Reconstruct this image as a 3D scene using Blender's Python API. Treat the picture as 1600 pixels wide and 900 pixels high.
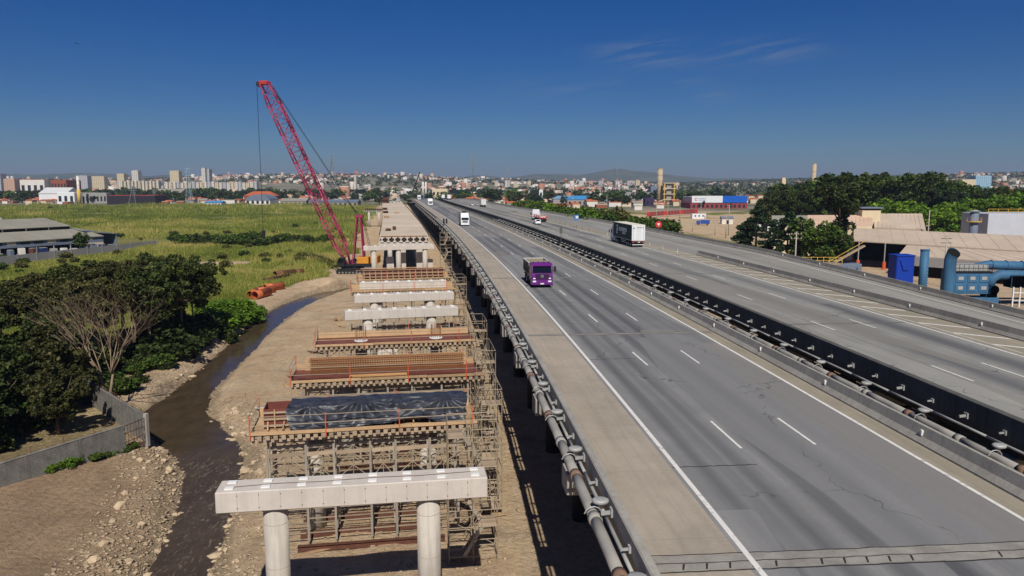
import bpy, math, random
import numpy as np
from mathutils import Vector, Matrix
random.seed(7); RNG = np.random.default_rng(11)
SC = bpy.context.scene
COL = SC.collection
for o_ in list(bpy.data.objects): bpy.data.objects.remove(o_)
R = math.radians
# ------------------------------------------------------------------ camera
CZ = 21.3; FPX = 1190.0; PITCH = math.atan((450-287.7)/FPX)
cam_d = bpy.data.cameras.new('camera'); cam = bpy.data.objects.new('camera', cam_d); COL.objects.link(cam)
cam.location = (0, 0, CZ); cam.rotation_euler = (math.pi/2-PITCH, 0, 0)
cam_d.sensor_width = 36; cam_d.lens = 36*FPX/1600; cam_d.clip_start = 0.5; cam_d.clip_end = 60000
SC.camera = cam
# ------------------------------------------------------------------ light
SUN_EL = R(46); SUN_DIR = Vector((0.09, -1, 0)).normalized()*math.cos(SUN_EL)+Vector((0, 0, math.sin(SUN_EL)))
world = bpy.data.worlds.new('World'); SC.world = world; world.use_nodes = True
SKY_STRENGTH = 0.05
def build_world():
    nt = world.node_tree; N = nt.nodes; L = nt.links; N.clear()
    out = N.new('ShaderNodeOutputWorld'); bg = N.new('ShaderNodeBackground')
    sky = N.new('ShaderNodeTexSky'); sky.sky_type = 'NISHITA'; sky.sun_disc = False
    sky.sun_elevation = SUN_EL; sky.sun_rotation = math.atan2(SUN_DIR.x, SUN_DIR.y)
    sky.altitude = 600; sky.air_density = 1.0; sky.dust_density = 0.25; sky.ozone_density = 4.5
    def m(op, a, b=None):
        n = N.new('ShaderNodeMath'); n.operation = op
        for i, v in enumerate((a, b)):
            if v is None: continue
            if isinstance(v, (int, float)): n.inputs[i].default_value = v
            else: L.new(v, n.inputs[i])
        return n.outputs[0]
    # thin cirrus high in the sky, by direction
    tc = N.new('ShaderNodeTexCoord'); sp = N.new('ShaderNodeSeparateXYZ'); L.new(tc.outputs['Generated'], sp.inputs[0])
    az = m('ARCTAN2', sp.outputs[0], sp.outputs[1]); el = m('ARCSINE', sp.outputs[2])
    cb = N.new('ShaderNodeCombineXYZ')
    L.new(m('MULTIPLY', az, 9.0), cb.inputs[0]); L.new(m('MULTIPLY', m('ADD', el, m('MULTIPLY', az, -0.14)), 75.0), cb.inputs[1])
    nz = N.new('ShaderNodeTexNoise'); nz.inputs['Scale'].default_value = 1.0; nz.inputs['Detail'].default_value = 7; nz.inputs['Roughness'].default_value = .62
    nz.inputs['Distortion'].default_value = .6
    L.new(cb.outputs[0], nz.inputs['Vector'])
    wisps = None
    for (a0, e0, sa, se, amt) in ((9.6, 9.2, 2.9, .8, 1.1), (17, 9.0, 4.2, .9, .6), (14.6, 6.2, 1.5, .5, .55), (-2.8, 6.1, 1.9, .45, .45), (11.5, 7.2, 2.4, .35, .5), (4.5, 7.0, 5, .8, .25)):
        da = m('DIVIDE', m('SUBTRACT', az, R(a0)), R(sa)); de = m('DIVIDE', m('SUBTRACT', el, R(e0)), R(se))
        d2 = m('ADD', m('MULTIPLY', da, da), m('MULTIPLY', de, de))
        g = m('MULTIPLY', m('POWER', 2.718, m('MULTIPLY', d2, -1.0)), amt)
        wisps = g if wisps is None else m('ADD', wisps, g)
    cr = N.new('ShaderNodeMapRange'); cr.inputs[1].default_value = .44; cr.inputs[2].default_value = .82
    L.new(nz.outputs[0], cr.inputs[0])
    fac = m('MULTIPLY', m('MULTIPLY', cr.outputs[0], wisps), .75)
    hs = N.new('ShaderNodeHueSaturation'); hs.inputs['Saturation'].default_value = 1.5; hs.inputs['Value'].default_value = 1.0
    L.new(sky.outputs[0], hs.inputs['Color'])
    tint = N.new('ShaderNodeMix'); tint.data_type = 'RGBA'; tint.blend_type = 'MULTIPLY'; tint.inputs[0].default_value = 1
    tint.inputs[7].default_value = (.44, .665, 1.0, 1); L.new(hs.outputs[0], tint.inputs[6])
    mx = N.new('ShaderNodeMix'); mx.data_type = 'RGBA'; L.new(fac, mx.inputs[0]); L.new(tint.outputs[2], mx.inputs[6]); mx.inputs[7].default_value = (6.4, 6.8, 7.6, 1)
    L.new(mx.outputs[2], bg.inputs['Color']); bg.inputs['Strength'].default_value = SKY_STRENGTH
    L.new(bg.outputs[0], out.inputs['Surface'])
build_world()
sun_d = bpy.data.lights.new('sun', 'SUN'); sun = bpy.data.objects.new('sun', sun_d); COL.objects.link(sun)
sun_d.energy = 5.0; sun_d.angle = R(.5); sun_d.color = (1, .95, .87); sun.location = (0, -50, 120)
sun.rotation_euler = (-SUN_DIR).to_track_quat('-Z', 'Y').to_euler()
SC.view_settings.view_transform = 'Standard'; SC.view_settings.look = 'None'; SC.view_settings.exposure = -0.12; SC.view_settings.gamma = 1
SC.view_settings.use_curve_mapping = False
SC.render.engine = 'CYCLES'; SC.cycles.use_denoising = True; SC.cycles.max_bounces = 6; SC.cycles.diffuse_bounces = 3
SC.cycles.glossy_bounces = 2; SC.cycles.volume_bounces = 0; SC.cycles.transparent_max_bounces = 6; SC.cycles.transmission_bounces = 2
# ------------------------------------------------------------------ pixel <-> place
def ray(x, y):
    cx = (x-800)/FPX; cy = -(y-450)/FPX
    return cx, math.cos(PITCH)+cy*math.sin(PITCH), -math.sin(PITCH)+cy*math.cos(PITCH)
def at_z(x, y, z=0.0):                      # where the ray through a pixel meets height z
    a, b, c = ray(x, y); t = (z-CZ)/c
    return Vector((a*t, b*t, z))
def at_y(x, y, Y):                          # ... meets depth Y
    a, b, c = ray(x, y); t = Y/b
    return Vector((a*t, Y, CZ+c*t))
# ------------------------------------------------------------------ mesh helpers
def S(r, g, b):
    f = lambda c: ((c/255)/12.92 if c/255 <= .04045 else ((c/255+.055)/1.055)**2.4)
    return (f(r), f(g), f(b), 1)
def link(o, parent=None):
    COL.objects.link(o)
    if parent is not None: o.parent = parent
    return o
class MB:
    def __init__(s): s.v = []; s.f = []; s.uv = None
    def add(s, vs, fs):
        n = len(s.v); s.v.extend([tuple(v) for v in vs]); s.f.extend([tuple(i+n for i in f) for f in fs]); return s
    def box(s, x0, x1, y0, y1, z0, z1):
        return s.add([(x0,y0,z0),(x1,y0,z0),(x1,y1,z0),(x0,y1,z0),(x0,y0,z1),(x1,y0,z1),(x1,y1,z1),(x0,y1,z1)],
                     [(0,3,2,1),(4,5,6,7),(0,1,5,4),(1,2,6,5),(2,3,7,6),(3,0,4,7)])
    def cbox(s, x0, x1, y0, y1, z0, z1, c=.03):      # box with chamfered edges
        pr = []
        for z, i in ((z0, c), (z0+c, 0), (z1-c, 0), (z1, c)):
            a0, a1, b0, b1 = x0+i, x1-i, y0+i, y1-i
            k = c if i == 0 else c*.4
            pr.append([(a0+k,b0,z),(a1-k,b0,z),(a1,b0+k,z),(a1,b1-k,z),(a1-k,b1,z),(a0+k,b1,z),(a0,b1-k,z),(a0,b0+k,z)])
        return s.loft(pr)
    def loft(s, rings, cap=True, closed=True):
        n = len(rings[0]); base = len(s.v)
        for r in rings: s.v.extend([tuple(p) for p in r])
        m = n if closed else n-1
        for i in range(len(rings)-1):
            for j in range(m):
                a = base+i*n+j; b = base+i*n+(j+1) % n
                s.f.append((a, b, b+n, a+n))
        if cap and closed:
            s.f.append(tuple(base+j for j in range(n-1, -1, -1)))
            s.f.append(tuple(base+(len(rings)-1)*n+j for j in range(n)))
        return s
    def tube(s, p0, p1, r0, r1=None, n=8, cap=True):
        r1 = r0 if r1 is None else r1
        p0 = Vector(p0); p1 = Vector(p1); d = (p1-p0)
        if d.length < 1e-6: return s
        d.normalize(); u = d.orthogonal().normalized(); w = d.cross(u)
        rg = [[p+(u*math.cos(2*math.pi*i/n)+w*math.sin(2*math.pi*i/n))*r for i in range(n)] for p, r in ((p0, r0), (p1, r1))]
        return s.loft(rg, cap)
    def path(s, pts, radii, n=6):
        pts = [Vector(p) for p in pts]; rg = []
        u = None
        for i, p in enumerate(pts):
            d = (pts[min(i+1, len(pts)-1)]-pts[max(i-1, 0)]).normalized()
            u = d.orthogonal().normalized() if u is None else (u-d*u.dot(d)).normalized()
            w = d.cross(u); r = radii[i] if hasattr(radii, '__len__') else radii
            rg.append([p+(u*math.cos(2*math.pi*k/n)+w*math.sin(2*math.pi*k/n))*r for k in range(n)])
        return s.loft(rg)
    def prism(s, prof, x0, x1, axis='x', c=0.0):     # prof: list of (a,b); axis x -> (y,z), y -> (x,z), z -> (x,y)
        if axis == 'x': P = lambda a, b, t: (t, a, b)
        elif axis == 'y': P = lambda a, b, t: (a, t, b)
        else: P = lambda a, b, t: (a, b, t)
        if c:
            ca = sum(p[0] for p in prof)/len(prof); cb = sum(p[1] for p in prof)/len(prof)
            def ins(p):
                dx, dy = ca-p[0], cb-p[1]; l = math.hypot(dx, dy) or 1
                return (p[0]+dx/l*c*1.4, p[1]+dy/l*c*1.4)
            ip = [ins(p) for p in prof]
            rg = [[P(a, b, x0) for a, b in ip], [P(a, b, x0+c) for a, b in prof], [P(a, b, x1-c) for a, b in prof], [P(a, b, x1) for a, b in ip]]
        else: rg = [[P(a, b, t) for a, b in prof] for t in (x0, x1)]
        return s.loft(rg)
    def quad(s, a, b, c, d): return s.add([a, b, c, d], [(0, 1, 2, 3)])
    def mesh(s, name, mat=None, smooth=False):
        me = bpy.data.meshes.new(name); me.from_pydata(s.v, [], s.f)
        import bmesh
        bm = bmesh.new(); bm.from_mesh(me); bmesh.ops.recalc_face_normals(bm, faces=bm.faces); bm.to_mesh(me); bm.free()
        if s.uv is not None:
            ul = me.uv_layers.new(name='road')
            li = np.zeros(len(me.loops), dtype=np.int32); me.loops.foreach_get('vertex_index', li)
            ul.data.foreach_set('uv', np.asarray(s.uv, dtype=np.float32)[li].ravel())
        if mat: me.materials.append(mat)
        if smooth: me.polygons.foreach_set('use_smooth', [True]*len(me.polygons))
        me.update(); return me
    def build(s, name, mat=None, parent=None, smooth=False):
        return link(bpy.data.objects.new(name, s.mesh(name, mat, smooth)), parent)
def np_mesh(name, V, F, mat, smooth=False, attrs=None):   # F: (n,k) int array
    me = bpy.data.meshes.new(name); V = np.asarray(V, dtype=np.float32); F = np.asarray(F, dtype=np.int32)
    k = F.shape[1]; me.vertices.add(len(V)); me.vertices.foreach_set('co', V.ravel())
    me.loops.add(F.size); me.loops.foreach_set('vertex_index', F.ravel())
    me.polygons.add(len(F)); me.polygons.foreach_set('loop_start', np.arange(0, F.size, k, dtype=np.int32))
    try: me.polygons.foreach_set('loop_total', np.full(len(F), k, dtype=np.int32))
    except Exception: pass
    if smooth: me.polygons.foreach_set('use_smooth', np.ones(len(F), dtype=bool))
    for an, (dom, arr) in (attrs or {}).items():
        arr = np.asarray(arr, dtype=np.float32)
        if arr.ndim == 1: a = me.attributes.new(an, 'FLOAT', dom); a.data.foreach_set('value', arr)
        else:
            a = me.attributes.new(an, 'FLOAT_COLOR', dom)
            if arr.shape[1] == 3: arr = np.concatenate([arr, np.ones((len(arr), 1), np.float32)], 1)
            a.data.foreach_set('color', arr.ravel())
    me.materials.append(mat); me.update(); me.validate()
    return me
def tag(o, label=None, cat=None, group=None, kind=None):
    if label: o['label'] = label
    if cat: o['category'] = cat
    if group: o['group'] = group
    if kind: o['kind'] = kind
    return o
def thing(name, label, cat, loc=(0, 0, 0), rz=0.0, group=None):
    o = bpy.data.objects.new(name, None); o.empty_display_size = .3; link(o)
    o.location = loc; o.rotation_euler = (0, 0, rz); return tag(o, label, cat, group)
def copy_tree(o, parent=None):
    c = o.copy(); COL.objects.link(c); c.parent = parent
    for ch in o.children: copy_tree(ch, c)
    return c
_unit = {}
def unit_tube(mat, n=8):
    k = ('t', mat.name, n)
    if k not in _unit: _unit[k] = MB().tube((0, 0, 0), (0, 0, 1), 1, 1, n).mesh('tube', mat, False)
    return _unit[k]
def unit_box(mat, c=True):
    k = ('b', mat.name)
    if k not in _unit: _unit[k] = MB().box(-.5, .5, -.5, .5, -.5, .5).mesh('bar', mat)
    return _unit[k]
def tube(name, parent, p0, p1, r, mat, n=6):
    p0 = Vector(p0); p1 = Vector(p1); d = p1-p0
    o = bpy.data.objects.new(name, unit_tube(mat, n)); link(o, parent)
    q = Vector((0, 0, 1)).rotation_difference(d.normalized())
    o.matrix_local = Matrix.LocRotScale(p0, q, Vector((r, r, d.length))); return o
def bar(name, parent, c, dims, mat, rot=(0, 0, 0)):
    o = bpy.data.objects.new(name, unit_box(mat)); link(o, parent)
    o.location = c; o.scale = dims; o.rotation_euler = rot; return o
def beam(name, parent, p0, p1, w, h, mat):          # box section bar between two points (w across, h up)
    p0 = Vector(p0); p1 = Vector(p1); d = p1-p0; L = d.length
    o = bpy.data.objects.new(name, unit_box(mat)); link(o, parent)
    dn = d.normalized(); side = dn.cross(Vector((0, 0, 1)))
    if side.length < 1e-4: side = Vector((1, 0, 0))
    side.normalize(); up = side.cross(dn)
    M = Matrix((side, dn, up)).transposed().to_4x4()
    o.matrix_local = Matrix.Translation((p0+p1)/2) @ M @ Matrix.Diagonal((w, L, h, 1)); return o
_ON = 'first second third fourth fifth sixth seventh eighth ninth tenth eleventh twelfth thirteenth fourteenth fifteenth sixteenth seventeenth eighteenth nineteenth'.split()
_TN = {2: 'twent', 3: 'thirt', 4: 'fort'}
def ordinal(n):
    if n < 20: return _ON[n-1]
    t, u = divmod(n, 10); return _TN[t]+('ieth' if u == 0 else 'y-'+_ON[u-1])
# ------------------------------------------------------------------ materials
MATS = {}
class NG:
    def __init__(s, name):
        s.m = bpy.data.materials.new(name); s.m.use_nodes = True; s.nt = s.m.node_tree; s.N = s.nt.nodes; s.L = s.nt.links
        s.b = s.N['Principled BSDF']; MATS[name] = s.m
    def n(s, t, **kw):
        x = s.N.new(t)
        for k, v in kw.items(): setattr(x, k, v)
        return x
    def pos(s):
        if not hasattr(s, '_p'): s._p = s.n('ShaderNodeNewGeometry').outputs['Position']
        return s._p
    def vec(s, sx=1, sy=1, sz=1, src=None):
        mp = s.n('ShaderNodeMapping'); mp.inputs['Scale'].default_value = (sx, sy, sz); s.L.new(src or s.pos(), mp.inputs[0]); return mp.outputs[0]
    def noise(s, scale, detail=4, rough=.6, src=None, dist=0):
        x = s.n('ShaderNodeTexNoise'); x.inputs['Scale'].default_value = scale; x.inputs['Detail'].default_value = detail
        x.inputs['Roughness'].default_value = rough; x.inputs['Distortion'].default_value = dist
        s.L.new(src or s.pos(), x.inputs['Vector']); return x.outputs[0]
    def ramp(s, x, a, b, lo=0.0, hi=1.0):
        r = s.n('ShaderNodeMapRange'); r.inputs[1].default_value = a; r.inputs[2].default_value = b; r.inputs[3].default_value = lo; r.inputs[4].default_value = hi
        s.L.new(x, r.inputs[0]); return r.outputs[0]
    def math(s, op, a, b=None):
        n = s.n('ShaderNodeMath', operation=op)
        for i, v in enumerate((a, b)):
            if v is None: continue
            if isinstance(v, (int, float)): n.inputs[i].default_value = v
            else: s.L.new(v, n.inputs[i])
        return n.outputs[0]
    def mix(s, f, a, b, mode='MIX'):
        x = s.n('ShaderNodeMix', data_type='RGBA', blend_type=mode)
        if isinstance(f, (int, float)): x.inputs[0].default_value = f
        else: s.L.new(f, x.inputs[0])
        for i, v in ((6, a), (7, b)):
            if isinstance(v, (tuple, list)): x.inputs[i].default_value = tuple(v) if len(v) == 4 else tuple(v)+(1,)
            else: s.L.new(v, x.inputs[i])
        return x.outputs[2]
    def attr(s, name, out='Color'):
        a = s.n('ShaderNodeAttribute'); a.attribute_name = name; return a.outputs[out]
    def objrand(s): return s.n('ShaderNodeObjectInfo').outputs['Random']
    def col(s, c):
        if isinstance(c, (tuple, list)): s.b.inputs['Base Color'].default_value = c
        else: s.L.new(c, s.b.inputs['Base Color'])
    def rough(s, r, spec=.3, metal=0):
        if isinstance(r, (int, float)): s.b.inputs['Roughness'].default_value = r
        else: s.L.new(r, s.b.inputs['Roughness'])
        s.b.inputs['Specular IOR Level'].default_value = spec; s.b.inputs['Metallic'].default_value = metal
    def bump(s, h, strength=.3, dist=.05):
        b = s.n('ShaderNodeBump'); b.inputs['Strength'].default_value = strength; b.inputs['Distance'].default_value = dist
        s.L.new(h, b.inputs['Height']); s.L.new(b.outputs[0], s.b.inputs['Normal'])
def sc(c, k): return (min(1, c[0]*k), min(1, c[1]*k), min(1, c[2]*k), 1)
def mk(name, c, rough=.8, var=.25, scale=.8, bump=.25, bscale=12, spec=.25, metal=0, objvar=.0, streak=0):
    g = NG(name); n1 = g.noise(scale, 5, .65); n2 = g.noise(bscale, 3, .6)
    a = g.mix(g.ramp(n1, .3, .72), sc(c, 1-var), sc(c, 1+var*.7))
    a = g.mix(g.ramp(n2, .35, .75, 0, .35), a, sc(c, 1-var*1.1))
    if streak:
        st = g.noise(1.0, 4, .6, g.vec(3.5, 3.5, .25)); a = g.mix(g.ramp(st, .48, .78, 0, .55 if streak is True else streak), a, sc(c, .45))
    if objvar:
        r = g.objrand(); a = g.mix(1.0, a, g.mix(r, (1-objvar,)*3+(1,), (1+objvar*.6,)*3+(1,)), 'MULTIPLY')
    g.col(a); g.rough(rough, spec, metal)
    if bump: g.bump(n2, bump, .04)
    return g.m
concrete_new = mk('concrete_new', S(202, 193, 182), .85, .12, .6, .15, 9, streak=.22)
concrete_old = mk('concrete_old', S(165, 160, 150), .9, .25, .35, .3, 8, streak=True)
concrete_col = mk('concrete_column', S(190, 182, 170), .88, .14, .6, .2, 10, streak=True)
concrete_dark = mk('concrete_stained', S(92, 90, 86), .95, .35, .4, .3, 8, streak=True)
concrete_mid = mk('concrete_weathered', S(152, 147, 138), .92, .3, .4, .3, 8, streak=True)
concrete_shaded = mk('concrete_shaded', S(62, 60, 57), .95, .25, .3, .2, 8)  # underside concrete darkened, the shade below the decks put into its colour
ply_maroon = mk('film_plywood', S(118, 66, 57), .5, .3, .8, .1, 10, spec=.4)
timber = mk('timber', S(188, 156, 118), .8, .2, 1.2, .2, 14, objvar=.25)
timber_grey = mk('timber_grey', S(172, 152, 128), .85, .2, 1.2, .2, 14, objvar=.25)
rust = mk('rust_steel', S(104, 68, 54), .85, .35, 1.2, .3, 16, objvar=.2)
rebar_m = mk('rebar', S(140, 92, 58), .8, .25, 2, 0, 10)
scaf = mk('scaffold_steel', S(168, 152, 128), .55, .18, 1.5, 0, 10, spec=.4, metal=.15, objvar=.15)
alu = mk('shoring_aluminium', S(172, 162, 146), .5, .15, 1.0, 0, 10, spec=.5, metal=.2, objvar=.12)
orange_paint = mk('orange_paint', S(214, 96, 58), .6, .15, 2, 0)
white_pad = mk('bearing_mortar', S(228, 226, 222), .85, .06, 2, .1, 20)
steel_grey = mk('galvanised', S(168, 168, 164), .55, .18, .6, .15, 10, spec=.5, metal=.1)
pipe_m = mk('drain_pipe', S(158, 154, 146), .7, .14, .9, .12, 10, streak=False)
pipe_rust = mk('pipe_joint_rust', S(134, 106, 88), .85, .35, 3, .2, 20)
black_m = mk('black_steel', S(28, 28, 30), .6, .2, 2, 0, 10, spec=.4)
def worn_paint(name, c, lo, hi):
    g = NG(name); n = g.noise(3.2, 6, .75); m = g.noise(.5, 4, .6); w = g.math('ADD', n, g.math('MULTIPLY', g.math('SUBTRACT', m, .5), .5))
    g.col(g.mix(g.ramp(w, lo, hi), g.mix(g.ramp(m, .3, .7), sc(c, .85), c), S(140, 135, 128))); g.rough(.85, .2); return g.m
paint_white = worn_paint('road_paint', S(226, 223, 215), .56, .74)
paint_gore = mk('road_paint_old', S(214, 206, 190), .8, .22, 1.2, .1, 20)
joint_dark = mk('joint_dark', S(52, 50, 48), .9, .3, 2, .3, 12)
joint_conc = mk('joint_concrete', S(150, 145, 136), .9, .3, 1.2, .3, 9)
# ------------------------------------------------------------------ the road's line
def g_(t): return 9.38-.0694*t-2.593e-4*t*t+2.607e-7*t**3
def gs_(t): return -.0694-5.186e-4*t+7.821e-7*t*t
T_LIM = 330.0
def road_line(t):                       # beyond T_LIM the bend runs on as a straight tangent
    t = np.asarray(t, float); a = np.minimum(t, T_LIM)
    return g_(a)+np.maximum(t-T_LIM, 0)*gs_(T_LIM), gs_(a)
def rpos(off, t, z=0.0):
    x, s = road_line(t); n = math.sqrt(1+float(s)**2)
    return Vector((float(x)+off/n, float(t)-off*float(s)/n, z))
def rdir(t):
    s = float(road_line(t)[1]); return Vector((s, 1, 0)).normalized()
def rang(t): return math.atan2(rdir(t).y, rdir(t).x)-math.pi/2
DZ = 9.4
def deck_z(t): return DZ-7*float(np.clip((t-560)/330, 0, 1))**1.6
def road_off(X, Y):                     # signed offset of ground points from the line
    x, s = road_line(Y); n = np.sqrt(1+s*s); return (X-x)/n
def trange(t0, t1, d=4.0):
    out = [t0]; 
    while out[-1] < t1-1e-6:
        st = d if out[-1] < 200 else d*3
        out.append(min(t1, out[-1]+st))
    return out
def swept(prof, t0, t1, zf=deck_z, offf=None, d=4.0, closed=True, mb=None):   # prof: (off, dz) loop swept along the road
    mb = mb or MB(); ts = trange(t0, t1, d); rings = []
    for t in ts:
        k = offf(t) if offf else 0
        rings.append([rpos(o+k, t, zf(t)+z) for o, z in prof])
    return mb.loft(rings, closed, closed)
def sheet(o0, o1, t0, t1, dz, name, mat, parent=None, zf=deck_z, d=4.0, offf=None):
    mb = MB(); ts = trange(t0, t1, d); uv = []; cols = 5 if (o1-o0) > 3 else 2
    for t in ts:
        k = offf(t) if offf else 0
        for j in range(cols):
            o = o0+(o1-o0)*j/(cols-1)+k; mb.v.append(tuple(rpos(o, t, zf(t)+dz))); uv.append((o, t))
    for i in range(len(ts)-1):
        for j in range(cols-1):
            a = i*cols+j; mb.f.append((a, a+1, a+1+cols, a+cols))
    mb.uv = uv
    return mb.build(name, mat, parent)
# ------------------------------------------------------------------ noise
def _h(ix, iy, s):
    n = (ix.astype(np.int64)*374761393+iy.astype(np.int64)*668265263+s*982451653) & 0x7fffffff
    n = ((n ^ (n >> 13))*1274126177) & 0x7fffffff
    return ((n ^ (n >> 16)) & 0xffff)/65535.0
def vnoise(x, y, s=0):
    x = np.asarray(x, float); y = np.asarray(y, float); ix = np.floor(x); iy = np.floor(y); fx = x-ix; fy = y-iy
    fx = fx*fx*(3-2*fx); fy = fy*fy*(3-2*fy); ix = ix.astype(int); iy = iy.astype(int)
    return (_h(ix, iy, s)*(1-fx)+_h(ix+1, iy, s)*fx)*(1-fy)+(_h(ix, iy+1, s)*(1-fx)+_h(ix+1, iy+1, s)*fx)*fy
def fbm(x, y, o=4, s=0):
    v = 0; a = .5
    for i in range(o): v = v+a*vnoise(x*2**i, y*2**i, s+i); a *= .5
    return v
def sst(a, b, x): x = np.clip((x-a)/(b-a), 0, 1); return x*x*(3-2*x)
# ------------------------------------------------------------------ river
RIV = np.array([(-6, -30, 2.4), (-15.0, 25, 2.0), (-18.5, 36, 1.8), (-19.7, 43, 1.75), (-21.3, 50, 1.75), (-24.4, 59.5, 2.1), (-28.8, 65.8, 2.4), (-32.8, 71.8, 2.4), (-34.4, 79, 1.8),
                (-35.5, 88, 1.6), (-37.2, 102, 1.6), (-39.3, 117, 1.75), (-40.4, 134, 1.9), (-39.4, 147, 2.0), (-36.6, 158, 1.6), (-30, 168, 1.6), (-12, 178, 1.7), (20, 190, 1.8), (70, 200, 2), (160, 205, 2)])
def _cr(P, k=8):
    out = []
    for i in range(len(P)-1):
        p0, p1, p2, p3 = P[max(i-1, 0)], P[i], P[i+1], P[min(i+2, len(P)-1)]
        for j in range(k):
            t = j/k; out.append(.5*((2*p1)+(-p0+p2)*t+(2*p0-5*p1+4*p2-p3)*t*t+(-p0+3*p1-3*p2+p3)*t**3))
    out.append(P[-1]); return np.array(out)
RIVC = _cr(RIV)
def river_d(X, Y):                      # distance outside the water's edge (negative inside), + side (-1 = west bank)
    sh = X.shape; X = X.ravel(); Y = Y.ravel(); best = np.full(X.shape, 1e9); side = np.zeros(X.shape)
    near = (X > -90) & (X < 190) & (Y > -60) & (Y < 240); xi = X[near]; yi = Y[near]; b = np.full(xi.shape, 1e9); sd = np.zeros(xi.shape)
    for i in range(len(RIVC)-1):
        a = RIVC[i]; c = RIVC[i+1]; dx, dy = c[0]-a[0], c[1]-a[1]; L2 = dx*dx+dy*dy
        t = np.clip(((xi-a[0])*dx+(yi-a[1])*dy)/L2, 0, 1); d = np.hypot(xi-a[0]-t*dx, yi-a[1]-t*dy)-(a[2]+t*(c[2]-a[2]))
        m = d < b; b[m] = d[m]; sd[m] = np.sign(dx*(yi-a[1])-dy*(xi-a[0]))[m]
    best[near] = b; side[near] = sd
    return best.reshape(sh), side.reshape(sh)
WATER_Z = -1.0
_rx = np.array([-900, -200, 0, 200, 330, 500, 620, 760, 900, 1050, 1200, 1350, 1500, 1600, 2600.])
_rr = np.array([4, 6, 6, 5, 11, 14, 12, 6, 3, 1, 5, 9, 15, 17, 8.])
def height(X, Y, detail=True):
    X = np.asarray(X, float); Y = np.asarray(Y, float)
    D = np.maximum(Y, 1); px = 800+FPX*X/D
    ridge = 21.3+np.interp(px, _rx, _rr)*3300/FPX
    far = sst(1100, 3400, Y)
    z = ridge*far*(.82+.36*fbm(X/700, Y/700, 3, 5)*far)
    z = z+(fbm(X/16, Y/16, 3, 1)-.45)*.8*sst(60, 120, np.abs(X)+np.abs(Y)*.2)*(Y < 1000)
    off = road_off(X, Y)
    # bank of the motorway on the right, far from the river
    emb = sst(222, 256, Y)*sst(46.0, 48.5, off)*(1-sst(54, 92, off))
    bank_end = 1-sst(600, 850, Y)
    z = np.maximum(z, emb*7.6*bank_end+(fbm(X/6, Y/6, 3, 9)-.4)*1.2*emb)
    if detail:
        d, side = river_d(X, Y)
        wide = 2.6+1.2*fbm(X/5, Y/5, 2, 3)
        ch = -2.1+(2.1)*sst(-.7, 1.0, d/wide)
        m = d < 5; z = np.where(m, np.minimum(z, ch)+np.where(d > .2, (fbm(X/1.3, Y/1.3, 3, 4)-.42)*.55*np.clip(1-d/9, 0, 1), 0), z)
        # spoil on the near west bank, haul-track ruts and lumps on the works strip
        works = sst(26, 22, np.abs(off+11))*(Y < 560)
        z = z+works*(fbm(X/3.2, Y/3.2, 3, 6)-.45)*.45*sst(1.5, 6, d)
        wb = (side > 0) & (Y < 66) & (X > -60)
        z = z+np.where(wb, sst(2, 12, d)*(.5+.7*fbm(X/7, Y/7, 3, 8)-.3), 0)
        # heap of dark soil by the water below the crane
        hp = np.exp(-(((X+38.5)/6.2)**2+((Y-163)/3.4)**2)); z = z+np.where(d > -.6, hp*1.5*(.7+.6*fbm(X/1.5, Y/1.5, 3, 2)), 0)
        # slope of earth left of the far works strip
        z = z+.6*np.exp(-((X+27)/5)**2-((Y-112)/22)**2)*sst(.5, 3, d)
        z = np.where((d < 6) & (z > -.9) & (d < .1), -1.2, z)
    return z
def hz(x, y): return float(height(np.array([x]), np.array([y]))[0])
def axis(lo, hi, step, far0, far1, gr=1.09):
    a = list(np.arange(lo, hi+1e-6, step)); s = step
    while a[-1] < far1: s *= gr; a.append(a[-1]+s)
    s = step; b = [lo]
    while b[-1] > far0: s *= gr; b.append(b[-1]-s)
    return np.array(b[:0:-1]+a)
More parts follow.
